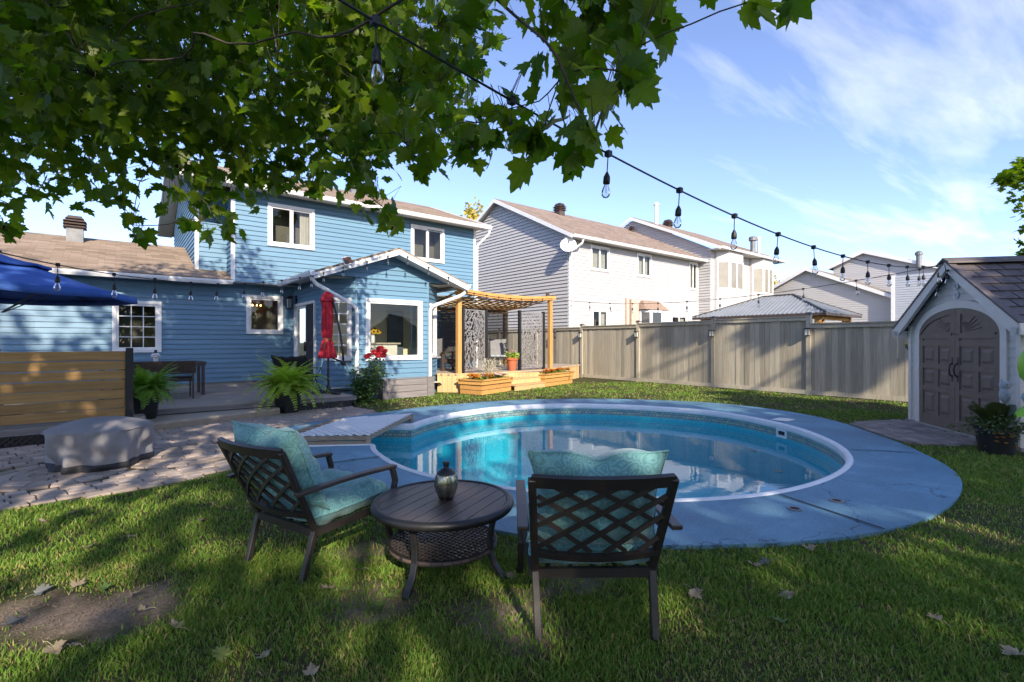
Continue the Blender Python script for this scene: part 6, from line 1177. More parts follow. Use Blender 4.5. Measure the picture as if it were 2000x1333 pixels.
leaf_screen('cut metal leaf screen at the right front of the pergola', (9.66, 11.68), (10.72, 11.76), .58, 2.32, 6)
TP = thing('terracotta_pot', 'terracotta pot of pink and white flowers by the right leaf screen', 'plant pot', (9.42, 11.75, PZ))
MB().lathe([(.11, 0), (.16, .33), (.19, .33), (.19, .39), (.16, .39), (.15, .36)], 20, cap=False).build('pot', mat('terracotta', (.50, .13, .05), .75, (.40, .10, .04), scale=8), TP, smooth='auto')
P, Nn, T, sz = [], [], [], []
for k in range(260): a, r = rnd.uniform(0, 6.28), rnd.uniform(0, .2); P.append((r * math.cos(a), r * math.sin(a), .38 + rnd.random() * .18)); Nn.append((rnd.gauss(0, .6), rnd.gauss(0, .6), 1)); T.append((math.cos(a), math.sin(a), .5)); sz.append(rnd.uniform(.04, .08))
f = leaf_cloud('foliage', P, Nn, T, sz, QUAD, M['fern'], TP); f.matrix_parent_inverse = Matrix(); stuff(f)
pk_ = [mat('petal_pink', (.62, .25, .30), .6), mat('petal_white', (.75, .72, .68), .6)]
for k in range(16):
    a, r = rnd.uniform(0, 6.28), rnd.uniform(.02, .17); mb = MB(); mb.lathe([(.0, 0), (.03, .012), (.035, .02), (.01, .018)], 7, (r * math.cos(a), r * math.sin(a), .52 + rnd.random() * .09), cap=False); mb.build('bloom', pk_[k % 2], TP)
# seats on the pergola deck
AC = thing('slatted_chair', 'dark brown wooden slatted chair seen from behind on the pergola deck', 'chair', (8.0, 12.75, PZ), R(-150)); dkw = mat('dark_wood', (.075, .05, .04), .7, (.05, .033, .026), scale=8)
for k in range(5): mb = MB(); x = -.28 + k * .14; mb.hexa([(x - .06, .26, .25), (x + .06, .26, .25), (x + .06, .285, .25), (x - .06, .285, .25), (x - .065, .5, .98 - .03 * abs(k - 2)), (x + .065, .5, .98 - .03 * abs(k - 2)), (x + .065, .525, .98 - .03 * abs(k - 2)), (x - .065, .525, .98 - .03 * abs(k - 2))]); mb.build('back_slat', dkw, AC)
for k in range(5): mb = MB(); mb.box(-.3, .3, -.28 + k * .11, -.185 + k * .11, .34 - k * .02, .36 - k * .02); mb.build('seat_slat', dkw, AC)
for s_ in (-1, 1): MB().box(s_ * .33 - .05, s_ * .33 + .05, -.3, .35, .56, .58).build('arm', dkw, AC); MB().box(s_ * .31 - .02, s_ * .31 + .02, -.28, -.2, 0, .56).build('leg', dkw, AC); MB().beam((s_ * .29, -.2, .33), (s_ * .29, .5, .02), .03, .08).build('leg', dkw, AC)
def sling(label, loc, rz):
    t = thing('patio_chair', label, 'chair', loc, rz); vs, fs = cloth_grid(lambda u, v: (-.27 + .54 * u, .22 + .24 * v, .42 + .56 * v - .02 * math.sin(u * math.pi)), 8, 4); b_ = MB().add(vs, fs).build('backrest', mat('sling_grey', (.20, .20, .215), .8), t); b_.modifiers.new('s', 'SOLIDIFY').thickness = .02
    vs, fs = cloth_grid(lambda u, v: (-.27 + .54 * u, -.26 + .5 * v, .44 - .05 * math.sin(v * math.pi)), 8, 4); b_ = MB().add(vs, fs).build('seat', mat('seat_stripe', (.12, .17, .22), .8, (.4, .42, .45), scale=3, stretch=(9, .2, .2)), t); b_.modifiers.new('s', 'SOLIDIFY').thickness = .05
    for s_ in (-1, 1): mb = MB(); mb.tube([(s_ * .30, -.30, 0), (s_ * .30, -.27, .5), (s_ * .30, -.2, .62), (s_ * .30, .25, .64)], .015, 6); mb.build('leg', M['dark_metal'], t); mb = MB(); mb.tube([(s_ * .29, .32, 0), (s_ * .29, .2, .4), (s_ * .29, .47, 1.0)], .015, 6); mb.build('leg', M['dark_metal'], t)
    return t
sling('grey sling chair between the blue wall and the slatted chair', (7.55, 13.3, PZ), R(150)); sling('dark framed patio chair half hidden behind the right leaf screen', (10.0, 13.2, PZ), R(-35))

# ------------------------------------------------------------------ lattice frame over the pool steps
LF = thing('pool_step_cover', 'white lattice panel on a raw timber frame lying across the pool steps', 'panel', (2.7, 7.2, .035))
c0, c1, c2, c3 = Vector((1.62, 6.98)), Vector((2.62, 6.32)), Vector((3.98, 7.74)), Vector((2.72, 8.0)); fz = .145
def tb(a, b, z0=.04, z1=fz, w_=.04, nm='frame_timber'):
    a, b = Vector(a), Vector(b); MB().beam((a.x, a.y, (z0 + z1) / 2), (b.x, b.y, (z0 + z1) / 2), w_, z1 - z0).build(nm, M['raw_wood'], LF, True)
tb(c0, c1, .095, fz); tb(c1 + Vector((.02, .02)), c2, .095, fz); tb(c0 + Vector((0, .03)), c3, .095, fz); tb(c3, c2, .095, fz); tb(c0 + Vector((.1, -.05)), c1, .037, .08, nm='bottom_timber')
for p in (c1 - Vector((.02, 0)), c2 - Vector((.03, .02))): MB().box(p.x - .03, p.x + .03, p.y - .03, p.y + .03, .0, fz - .002).build('corner_block', M['raw_wood'], LF, True)
e0, e1 = c0.lerp(c3, .0) + Vector((.17, -.1)), c3 + Vector((.18, -.02))
tb(e0, e1, .085, fz - .005)
for k in range(1, 6): tb(c0.lerp(c3, k / 6), e0.lerp(e1, k / 6), .085, fz - .004, .035, 'rung')
lq = [e0 + Vector((.03, 0)), c1, c2, e1]; lattice_white = mat('lattice_white', (.78, .79, .82), .5, (.72, .73, .77), scale=5)
def clipseg(p, d, poly):
    t0, t1 = -1e9, 1e9; n_ = len(poly); ar = sum(poly[i].x * poly[(i + 1) % n_].y - poly[(i + 1) % n_].x * poly[i].y for i in range(n_)); sg_ = 1 if ar > 0 else -1
    for i in range(n_):
        a, b = poly[i], poly[(i + 1) % n_]; e_ = b - a; nn = Vector((-e_.y, e_.x)) * sg_; dn = nn.dot(d); pn = nn.dot(p - a)
        if abs(dn) < 1e-9:
            if pn < 0: return None
        elif dn > 0: t0 = max(t0, -pn / dn)
        else: t1 = min(t1, -pn / dn)
    return (p + d * t0, p + d * t1) if t1 - t0 > .05 else None
for sg_, zz in ((1, fz + .006), (-1, fz + .014)):
    an = R(46 + 45 * sg_); d = Vector((math.cos(an), math.sin(an))); nn = Vector((-d.y, d.x)); cc = (lq[0] + lq[2]) / 2
    for k in range(-30, 31):
        s_ = clipseg(cc + nn * k * .098, d, lq)
        if s_: MB().beam((*s_[0], zz), (*s_[1], zz), .044, .007).build('lattice_slat', lattice_white, LF, True)

# ------------------------------------------------------------------ covered fire pit
FP = thing('covered_fire_pit', 'round fire pit under a grey fabric cover on the pavers', 'fire pit', (-.16, 7.22, .026))
def fold(r, z, a, i):
    w_ = 2.2 * noise.noise(Vector((3.2 * math.cos(a), 3.2 * math.sin(a), z * 5))) + math.sin(a * 5 + 5 * z + .8 * math.sin(3 * a)) * .6 + math.sin(a * 11 + 1.3 - 8 * z) * .45 + math.sin(a * 3 + .7) * .5 + math.sin(a * 23 + 9 * z) * .2 + math.sin(z * 30 + 4 * a) * .25
    return r * (1 + .05 * math.cos(4 * a - .9)) * (1 + (.065 * min(1, (.44 - z) / .2) + .008 if z < .42 else .014) * w_)
cov = mat('cover_grey', (.25, .24, .25), .62, (.20, .19, .20), scale=3, bump=.35, bscale=14, spec=.45)
prof = [(.41, .0), (.412, .04), (.415, .06), (.417, .09), (.42, .12), (.423, .15), (.427, .18), (.432, .21), (.437, .25), (.443, .29), (.45, .34), (.455, .38), (.46, .41), (.45, .425), (.42, .44), (.39, .452), (.35, .468), (.31, .48), (.27, .492), (.22, .505), (.17, .512), (.12, .517), (.06, .52), (.0, .52)]
MB().lathe(prof[2:], 96, fn=fold, cap=False).build('cover', cov, FP, smooth=True); MB().lathe([(.42, .0), (.425, .03), (.42, .072), (.405, .075)], 96, fn=fold, cap=False).build('hem', mat('hem_black', (.02, .02, .025), .7), FP, smooth=True)
mb = MB(); mb.tube([(.457 * (1 + .05 * math.cos(4 * k * math.pi / 48 - .9)) * math.cos(k * math.pi / 48), .457 * (1 + .05 * math.cos(4 * k * math.pi / 48 - .9)) * math.sin(k * math.pi / 48), .412) for k in range(97)], .008, 5); mb.build('piping', cov, FP, smooth=True)

# ------------------------------------------------------------------ the two lattice back chairs
def paisley():
    m = bpy.data.materials.new('teal_damask'); m.use_nodes = True; nt = m.node_tree; b = nt.nodes['Principled BSDF']; b.inputs['Roughness'].default_value = .9; b.inputs['Specular IOR Level'].default_value = .25; b.inputs['Sheen Weight'].default_value = .2
    tc = nd(nt, 'ShaderNodeTexCoord'); wn = nd(nt, 'ShaderNodeTexNoise', i_Scale=5.0, i_Detail=2.0); lk(nt, tc.outputs['Object'], wn.inputs['Vector'])
    ad = nd(nt, 'ShaderNodeMix', data_type='RGBA', blend_type='LINEAR_LIGHT'); ad.inputs['Factor'].default_value = .12; lk(nt, tc.outputs['Object'], ad.inputs['A']); lk(nt, wn.outputs['Color'], ad.inputs['B'])
    vo = nd(nt, 'ShaderNodeTexVoronoi', i_Scale=15.0); lk(nt, ad.outputs['Result'], vo.inputs['Vector']); sn = nd(nt, 'ShaderNodeMath', operation='MULTIPLY', i_1=22.0); lk(nt, vo.outputs['Distance'], sn.inputs[0]); si = nd(nt, 'ShaderNodeMath', operation='SINE'); lk(nt, sn.outputs[0], si.inputs[0])
    cr = nd(nt, 'ShaderNodeValToRGB'); cr.color_ramp.elements[0].position = .35; cr.color_ramp.elements[0].color = (.105, .25, .26, 1); cr.color_ramp.elements[1].position = .75; cr.color_ramp.elements[1].color = (.155, .335, .34, 1); mr = nd(nt, 'ShaderNodeMapRange'); mr.inputs[1].default_value = -1; lk(nt, si.outputs[0], mr.inputs[0]); lk(nt, mr.outputs[0], cr.inputs[0])
    n3 = nd(nt, 'ShaderNodeTexNoise', i_Scale=160.0, i_Detail=3.0); lk(nt, tc.outputs['Object'], n3.inputs['Vector']); mx = nd(nt, 'ShaderNodeMix', data_type='RGBA', blend_type='MULTIPLY'); mx.inputs['Factor'].default_value = .5; lk(nt, cr.outputs[0], mx.inputs['A'])
    c3_ = nd(nt, 'ShaderNodeMapRange'); c3_.inputs[3].default_value = .4; c3_.inputs[4].default_value = 1.6; lk(nt, n3.outputs['Fac'], c3_.inputs[0]); lk(nt, c3_.outputs[0], mx.inputs['B']); lk(nt, mx.outputs['Result'], b.inputs['Base Color'])
    bw = nd(nt, 'ShaderNodeTexNoise', i_Scale=9.0, i_Detail=4.0); lk(nt, tc.outputs['Object'], bw.inputs['Vector']); bp = nd(nt, 'ShaderNodeBump', i_Strength=.5, i_Distance=.03); lk(nt, bw.outputs['Fac'], bp.inputs['Height']); bp2 = nd(nt, 'ShaderNodeBump', i_Strength=.3, i_Distance=.003); lk(nt, n3.outputs['Fac'], bp2.inputs['Height']); lk(nt, bp.outputs[0], bp2.inputs['Normal']); lk(nt, bp2.outputs[0], b.inputs['Normal'])
    return m
M['cushion'] = paisley(); M['chair_metal'] = mat('chair_metal', (.024, .020, .019), .42, (.045, .028, .02), scale=14, bump=.1, bscale=180, spec=.5, lo=.25, hi=.45)
M['arm_wood'] = mat('arm_brown', (.05, .034, .026), .4, (.03, .02, .016), scale=4, stretch=(8, 1, 8), bump=.1, bscale=20)
def pillow(fn, w_, h_, t_, n_=22, ear=.0, seed=0, sq=5.0, dip=0.0):
    """stuffed cushion: superelliptic outline, both faces puffed, crumpled a little"""
    r_ = random.Random(seed); off = Vector((r_.random() * 9, r_.random() * 9, 0)); vs = []; fs = []
    for side in (1, -1):
        for j in range(n_ + 1):
            for i in range(n_ + 1):
                u, v = i / n_ * 2 - 1, j / n_ * 2 - 1; puff = ((1 - abs(u) ** sq) * (1 - abs(v) ** sq)) ** .42
                cr_ = 1 + ear * (abs(u) * abs(v)) ** 3 - .06 * ear * 4 * (1 - abs(v) ** 2) * abs(u) ** 4 - .05 * ear * 6 * (1 - u * u) * abs(v) ** 4
                k = noise.noise(Vector((u * 2.2, v * 2.2, side * 3)) + off) * .30 + noise.noise(Vector((u * 6, v * 3, side * 3)) + off) * .16
                wb = noise.noise(Vector((u * 2.5, v * 2.5, 1)) + off); wc = noise.noise(Vector((u * 2.5, v * 2.5, 5)) + off)
                dp = dip * max(0, v) ** 2 * (math.exp(-(u / .16) ** 2) - .45 * math.exp(-((abs(u) - .5) / .22) ** 2))
                vs.append(fn(u * w_ / 2 * cr_ * (1 + .05 * wb), v * h_ / 2 * cr_ * (1 + .05 * wc) - dp, side * t_ / 2 * puff * (1 + k)))
    m_ = (n_ + 1) ** 2
    for s_ in (0, 1):
        for j in range(n_):
            for i in range(n_):
                q = (j * (n_ + 1) + i, j * (n_ + 1) + i + 1, (j + 1) * (n_ + 1) + i + 1, (j + 1) * (n_ + 1) + i); fs.append(tuple(s_ * m_ + x for x in (q if s_ == 0 else q[::-1])))
    return vs, fs
def make_chair(label, loc, rz, seed):
    t = thing('lattice_chair', label, 'chair', loc, rz, 'lattice back patio chairs'); cm = M['chair_metal']
    def rear(s_, z): # rear post line
        ys = np.interp(z, [0, .12, .30, .80], [-.35, -.315, -.265, -.495]); xs = np.interp(z, [0, .3, .80], [.275, .285, .315]); return Vector((s_ * xs, ys, z))
    for s_ in (-1, 1):
        mb = MB(); mb.ribbon([rear(s_, z) for z in (0, .06, .12, .18, .24, .30, .36, .5, .65, .80)], .036, .032, side=(1, 0, 0)); mb.build('rear_leg', cm, t, bevel=.004)
        mb = MB(); mb.ribbon([Vector((s_ * .335, y, z)) for y, z in ((.33, 0), (.27, .12), (.245, .22), (.265, .32), (.31, .40), (.325, .46), (.30, .545))], .036, .032, side=(1, 0, 0)); mb.build('front_leg', cm, t, bevel=.004)
        mb = MB(); mb.ribbon([Vector((s_ * np.interp(y, [-.43, .32], [.35, .335]), y, .555 + .012 * math.sin((y + .43) * 4))) for y in (-.43, -.3, -.15, 0, .15, .26, .32)], .055, .022, side=(1, 0, 0)); mb.build('arm', M['arm_wood'], t, bevel=.005)
        MB().beam((s_ * .30, -.27, .29), (s_ * .325, .26, .31), .025, .04).build('side_rail', cm, t)
    MB().beam((-.285, -.268, .285), (.285, -.268, .285), .028, .045).build('seat_rail', cm, t); MB().beam((-.32, .255, .30), (.32, .255, .30), .028, .045).build('seat_rail', cm, t)
    for k in range(5): MB().beam((-.22 + .11 * k, -.26, .295), (-.22 + .11 * k, .25, .31), .02, .012).build('seat_strap', cm, t)
    def bowy(x, z): return rear(1, z).y - .045 * (1 - (x / .31) ** 2)
    for z, h_ in ((.79, .055), (.405, .032)):
        w_ = rear(1, z).x; mb = MB(); mb.ribbon([Vector((x, bowy(x, z), z + (.0 if z > .5 else -.012 * (1 - (x / .3) ** 2)))) for x in np.linspace(-w_, w_, 11)], h_, .026, side=(0, -.35, 1)); mb.build('back_rail', cm, t)
    zl, zh = .415, .765
    for sg_ in (-1, 1):
        for k in range(-4, 4):
            x0 = -.215 + .165 * k; pts = []
            for f in np.linspace(-.05, 1.05, 34):
                x = (x0 + f * .52 + .03 * math.sin(f * math.pi)) * 1.0; x = x if sg_ > 0 else -x; z = zh - f * (zh - zl)
                if abs(x) <= np.interp(z, [.4, .8], [.29, .312]) and zl - .005 <= z <= zh + .01: pts.append(Vector((x, bowy(x, z) + .004 * sg_, z)))
            if len(pts) > 4: mb = MB(); mb.ribbon(pts[::3] + ([pts[-1]] if (len(pts) - 1) % 3 else []), .021, .01, side=(math.copysign(.64, sg_), 0, .76)); mb.build('lattice_bar', cm, t)
    sc = pillow(lambda u, v, d: (u, v + .02, .385 + d + .01 * math.sin(v * 6)), .61, .60, .15, sq=9, seed=seed); so_ = MB().add(*sc).build('seat_cushion', M['cushion'], t, smooth=True); mb = MB(); n2 = 23; rim_ = [sc[0][i] for i in range(n2)] + [sc[0][i * n2 + n2 - 1] for i in range(1, n2)] + [sc[0][(n2 - 1) * n2 + i] for i in range(n2 - 2, -1, -1)] + [sc[0][i * n2] for i in range(n2 - 2, -1, -1)]; mb.tube(rim_, .006, 5); mb.build('piping', M['cushion'], so_, smooth=True)
    ln = R(24); bc = Vector((0, -.305, .655))
    bq = pillow(lambda u, v, d: tuple(bc + Vector((u, 0, 0)) + Vector((0, -math.sin(ln), math.cos(ln))) * v + Vector((0, math.cos(ln), math.sin(ln))) * d), .59, .50, .25, ear=.09, seed=seed + 5, sq=2.6, dip=.026); bo_ = MB().add(*bq).build('back_cushion', M['cushion'], t, smooth=True); mb = MB(); rim_ = [bq[0][i] for i in range(n2)] + [bq[0][i * n2 + n2 - 1] for i in range(1, n2)] + [bq[0][(n2 - 1) * n2 + i] for i in range(n2 - 2, -1, -1)] + [bq[0][i * n2] for i in range(n2 - 2, -1, -1)]; mb.tube(rim_, .006, 5); mb.build('piping', M['cushion'], bo_, smooth=True)
    return t
make_chair('lattice back chair with teal cushions left of the round table', (1.055, 3.32, 0), R(-71), 3)
make_chair('lattice back chair with teal cushions seen from behind right of the round table', (1.963, 1.824, 0), R(-37.5), 8)

# ------------------------------------------------------------------ round table and jar
CT = thing('round_coffee_table', 'round dark slatted coffee table with woven lower shelf on the grass', 'table', (1.58, 2.655, 0), R(0))
tm = mat('table_brown', (.085, .062, .055), .38, (.05, .036, .032), scale=3, stretch=(1, 1, 1), bump=.18, bscale=30, spec=.5, objrand=.12)
nt = tm.node_tree; nt.nodes['Mapping'].inputs['Scale'].default_value = (3, 40, 1); nt.nodes['Mapping'].inputs['Rotation'].default_value = (0, 0, -R(26))
TZ, TR = .42, .395; pa = R(26); dx_ = Vector((math.cos(pa), math.sin(pa))); ny_ = Vector((-dx_.y, dx_.x)); nb = 9
for k in range(nb):
    v0, v1 = -TR + 2 * TR * k / nb + .0025, -TR + 2 * TR * (k + 1) / nb - .0025; up, dn = [], []
    for v_ in np.linspace(v0, v1, 6): h_ = math.sqrt(max(0, (TR - .002) ** 2 - v_ * v_)); up.append(dx_ * h_ + ny_ * v_); dn.append(-dx_ * h_ + ny_ * v_)
    MB().prism([tuple(p) for p in up + dn[::-1]], TZ - .02, TZ).build('plank', tm, CT)
MB().lathe([(TR - .004, TZ - .022), (TR + .002, TZ + .004), (TR + .022, TZ + .008), (TR + .04, TZ - .002), (TR + .045, TZ - .02), (TR + .034, TZ - .04), (TR, TZ - .042), (TR - .004, TZ - .022)], 72, cap=False).build('rim', M['dark_metal'], CT, smooth=True)
MB().lathe([(TR - .03, TZ - .06), (TR - .01, TZ - .03)], 48, cap=False).build('apron', M['dark_metal'], CT); MB().lathe([(TR - .01, TZ - .028), (0.0, TZ - .028)], 48, cap=False).build('under_plate', M['dark_metal'], CT)
for a_ in (R(-63), R(-150), R(117), R(30)):
    d = Vector((math.cos(a_), math.sin(a_), 0)); mb = MB(); mb.ribbon([d * r + Vector((0, 0, z)) for r, z in ((.36, TZ - .03), (.345, .34), (.325, .24), (.325, .16), (.35, .09), (.395, .03), (.425, .0))], .042, .026, side=(-d.y, d.x, 0)); mb.build('leg', M['dark_metal'], CT, bevel=.005)
MB().lathe([(.335, .15), (.335, .175), (.318, .178), (.312, .165), (.31, .15)], 48, cap=False).build('shelf_ring', M['wicker'], CT, smooth=True)
wick = mat('dark_rattan', (.045, .036, .034), .38, (.03, .024, .023), scale=30, spec=.6); mb = MB()
MB().lathe([(.31, .158), (0, .158)], 40, cap=False).build('shelf_base', M['black_plastic'], CT)
dw_, nw_ = Vector((math.cos(R(63)), math.sin(R(63)))), Vector((-math.sin(R(63)), math.cos(R(63))))
for k in range(-13, 14):
    v_ = k * .0235; h_ = math.sqrt(max(0, .315 ** 2 - v_ * v_)); n_ = max(2, int(h_ * 2 / .014)); pth = []
    for j in range(n_ + 1): u_ = -h_ + 2 * h_ * j / n_; q = dw_ * v_ + nw_ * u_; pth.append((q.x, q.y, .168 + .007 * math.sin(u_ * 150 + k * math.pi)))
    mb.ribbon(pth, .02, .004, side=(dw_.x, dw_.y, 0))
stuff(mb.build('woven_shelf', wick, CT))
JR = thing('mercury_glass_jar', 'ribbed mercury glass jar with black lid on the round table', 'jar', (1.60, 2.655, TZ + .001))
jm = mat('mercury_glass', (.42, .40, .30), .18, (.10, .10, .07), scale=34, metal=.9, bump=.25, bscale=60, stretch=(1, 1, .35), lo=.3, hi=.6)
MB().lathe([(.03, 0), (.045, .004), (.058, .035), (.071, .075), (.072, .10), (.069, .13), (.063, .148), (.060, .156), (.054, .157)], 72, fn=lambda r, z, a, i: r * (1 + .022 * math.cos(24 * a)) if r > .05 else r, cap=False).build('jar_body', jm, JR, smooth=True)
MB().lathe([(.058, .157), (.056, .165), (.034, .184), (.018, .192), (.016, .20), (.017, .206)], 32, cap=False).build('lid', M['black_plastic'], JR, smooth=True); MB().lathe([(.012, .204), (.019, .207), (.021, .218), (.019, .23), (.0, .232)], 24, cap=False).build('lid_knob', M['black_plastic'], JR, smooth='auto')

# ------------------------------------------------------------------ by the shed
PT = thing('canna_planter', 'black tub of canna leaves and trailing greenery by the shed doors', 'planter', (8.66, 1.02, 0))
MB().lathe([(.17, 0), (.21, .28), (.225, .28), (.225, .31), (.2, .31), (.19, .28)], 24, cap=False).build('pot', M['black_plastic'], PT, smooth='auto'); MB().lathe([(.2, .285), (0, .285)], 20, cap=False).build('soil', M['soil'], PT)
M['canna'] = leafmat('canna', (.035, .045, .018), (.06, .075, .02), .25, rough=.35); M['trail'] = leafmat('trailing', (.06, .11, .035), (.11, .16, .06), .25)
for k in range(12):
    az = k * 2.4; el = rnd.uniform(.7, 1.4); ln = rnd.uniform(.24, .36); d = Vector((math.cos(az) * math.cos(el), math.sin(az) * math.cos(el), math.sin(el))); b0 = Vector((.05 * math.cos(az), .05 * math.sin(az), .3)); sd = d.cross(Vector((0, 0, 1))).normalized(); up = sd.cross(d); vs = []; fs = []
    s0 = b0 + d * .12
    for j in range(9):
        f = j / 8; wd = .095 * math.sin(math.pi * (f * .92 + .04)) ** .8; c = s0 + d * ln * f - Vector((0, 0, .22 * f * f * ln)); vs += [c - sd * wd + up * wd * .35, c, c + sd * wd + up * wd * .35]
    for j in range(8): fs += [(j * 3, j * 3 + 1, j * 3 + 4, j * 3 + 3), (j * 3 + 1, j * 3 + 2, j * 3 + 5, j * 3 + 4)]
    o = MB().add(vs, fs).build('canna_leaf', M['canna'], PT, smooth=True); mb = MB(); mb.tube([tuple(b0), tuple(s0)], .008, 5); mb.build('stem', M['canna'], o)
P, Nn, T, sz = [], [], [], []
for k in range(1100):
    a, r = rnd.uniform(0, 6.28), abs(rnd.gauss(.0, .17)) + .05; P.append((r * math.cos(a), r * math.sin(a), max(.12, .40 - .5 * max(0, r - .15) + rnd.gauss(0, .05)))); Nn.append((rnd.gauss(0, .7), rnd.gauss(0, .7), 1)); T.append((math.cos(a) + rnd.gauss(0, .5), math.sin(a) + rnd.gauss(0, .5), rnd.gauss(0, .4))); sz.append(rnd.uniform(.025, .05))
f = leaf_cloud('trailing_foliage', P, Nn, T, sz, QUAD, M['trail'], PT); f.matrix_parent_inverse = Matrix(); stuff(f)
om = mat('bloom_orange', (.6, .2, .02), .6)
for k in range(9): a = 3.6 + rnd.uniform(-.4, .4); MB().lathe([(.0, 0), (.018, .006), (.022, .014), (.006, .012)], 6, (.25 * math.cos(a) + rnd.gauss(0, .03), .25 * math.sin(a) + rnd.gauss(0, .03), rnd.uniform(.12, .28)), cap=False).build('bloom', om, PT)
OW = thing('owl_ornament', 'pale grey owl ornament perched above the canna planter', 'ornament', (8.62, .94, 0))
wm = mat('owl_resin', (.42, .43, .47), .7, (.30, .31, .35), scale=30, bump=.5, bscale=50); og_ = (0, 0, .62)
MB().lathe([(.0, .0), (.025, .02), (.045, .07), (.055, .12), (.052, .16), (.04, .19), (.047, .21), (.055, .235), (.052, .265), (.035, .285), (.0, .29)], 20, og_, cap=False).build('body', wm, OW, smooth=True)
for s_ in (-1, 1):
    c = Vector(og_); MB().add([c + RT * s_ * .03 + Vector((0, 0, .27)), c + RT * s_ * .055 + Vector((0, 0, .275)), c + RT * s_ * .05 + Vector((0, 0, .325)), c + RT * s_ * .04 - FW * .02 + Vector((0, 0, .27))], [(0, 1, 2), (0, 3, 2), (1, 3, 2)]).build('ear_tuft', wm, OW)
    MB().lathe([(.0, 0), (.012, .002), (.012, .008), (.0, .009)], 10, tuple(c + RT * s_ * .022 - FW * .05 + Vector((0, 0, .24)))).build('eye', M['black_plastic'], OW); mb = MB(); mb.lathe([(0, -.075), (.016, -.05), (.024, .0), (.02, .04), (.0, .065)], 10, tuple(c + RT * s_ * .045 + Vector((0, 0, .115))), cap=False); mb.build('wing', wm, OW, smooth=True)
mb = MB(); mb.add([Vector(og_) - FW * .05 + RT * .01 + Vector((0, 0, .225)), Vector(og_) - FW * .05 - RT * .01 + Vector((0, 0, .225)), Vector(og_) - FW * .075 + Vector((0, 0, .205)), Vector(og_) - FW * .05 + Vector((0, 0, .24))], [(0, 1, 2), (0, 2, 3), (1, 3, 2)]); mb.build('beak', mat('beak', (.5, .42, .3), .6), OW); mb = MB(); mb.tube([(0, 0, .3), (0, 0, .63)], .01, 6); mb.build('stake', M['dark_metal'], OW)
HB = thing('hanging_basket', 'small wire basket of dried moss on a curled black hook beside the owl', 'basket', (8.62, .72, 0))
mb = MB(); mb.tube([(0, 0, 0), (0, 0, .88)] + [(RT.x * q, RT.y * q, z) for q, z in ((.01, .95), (.05, 1.0), (.10, 1.0), (.125, .95), (.11, .90), (.08, .90), (.075, .93))], .008, 6); mb.build('hook', M['dark_metal'], HB); mb = MB(); mb.lathe([(.0, .62), (.06, .64), (.10, .70), (.11, .76), (.09, .76)], 20, (RT.x * .06, RT.y * .06, 0), fn=lambda r, z, a, i: r * (1 + .06 * math.sin(9 * a + z * 40)), cap=False); mb.build('moss', mat('dry_moss', (.20, .16, .09), 1, (.10, .08, .04), scale=40, bump=1, bscale=60), HB)
GB = thing('green_flower_ornament', 'big lime green and blue garden ornament cut by the right edge', 'ornament', (8.37, .73, 0))
gm = mat('lime_plastic', (.26, .52, .04), .4, (.20, .45, .03), scale=3); mb = MB(); mb.lathe([(0, .88), (.07, .90), (.13, .98), (.15, 1.10), (.14, 1.22), (.09, 1.31), (.0, 1.34)], 24, (.10 * RT.x, .10 * RT.y, 0), cap=False); mb.build('green_bulb', gm, GB, smooth=True); mb = MB(); mb.lathe([(0, .66), (.09, .67), (.12, .74), (.08, .82), (.05, .89)], 20, (.10 * RT.x, .10 * RT.y, 0), cap=False); mb.build('blue_collar', mat('pale_blue_plastic', (.25, .42, .50), .4), GB, smooth=True)
for s_ in (-1, 0): c = Vector((.10 * RT.x, .10 * RT.y, .66)); d = RT * (s_ + .2) - Vector((0, 0, .55)); d.normalize(); vs, fs = cloth_grid(lambda u, v: tuple(c + d * .28 * u + FW * (-.10 + .2 * v) * math.sin(math.pi * (.1 + .85 * u)) + Vector((0, 0, .05 * math.sin(v * math.pi)))), 8, 4); MB().add(vs, fs).build('green_leaf', gm, GB, smooth=True)
mb = MB(); mb.tube([(.1 * RT.x, .1 * RT.y, 0), (.1 * RT.x, .1 * RT.y, .7)], .012, 6); mb.build('stake', gm, GB)
def hook(label, loc, z, ln):
    t = thing('plant_hook', label, 'hook', loc); e = Vector((-.64, .768, 0)) ; mb = MB(); b0 = Vector((0, 0, z)); side = Vector((.768, .64, 0)); mb.tube([b0, b0 + side * ln], .012, 6); mb.build('rod', M['dark_metal'], t); mb = MB(); mb.tube([b0 + side * (ln - .16), b0 + side * (ln + .02)], .022, 8); mb.lathe([(0, -.025), (.022, -.015), (.026, .005), (.0, .028)], 10, tuple(b0 + side * (ln + .03)), cap=False); mb.build('grip', mat('mustard', (.42, .33, .03), .5), t)
    mb = MB(); mb.tube([b0 + side * (.02 + .16 * f) + Vector((0, 0, -.20 + .2 * f ** .6)) for f in (0, .2, .4, .6, .8, 1)], .008, 5); mb.tube([b0 + side * (.12 + .04 * math.cos(k * .6)) + Vector((0, 0, -.06 + .03 * math.sin(k * .6))) for k in range(11)], .006, 4); mb.build('scroll', M['dark_metal'], t)
    return t
h1 = hook('wrought iron hummingbird bracket with mustard tip on the shed corner', (10.87, 2.36, 0), 1.58, .42); mb = MB(); c = Vector((.768, .64, 0)) * .17 + Vector((0, 0, 1.61)); sd = Vector((.768, .64, 0))
for a_ in ((.0, .05, .12, .10), (.0, .04, -.04, .11), (-.02, .02, -.10, -.02)): mb.add([c + sd * a_[0], c + sd * a_[1] + Vector((0, 0, .03)), c + sd * a_[2] + Vector((0, 0, a_[3]))], [(0, 1, 2)])
mb.build('hummingbird', M['dark_metal'], h1); hook('short mustard tipped peg lower on the shed corner', (10.87, 2.36, 0), 1.36, .12)
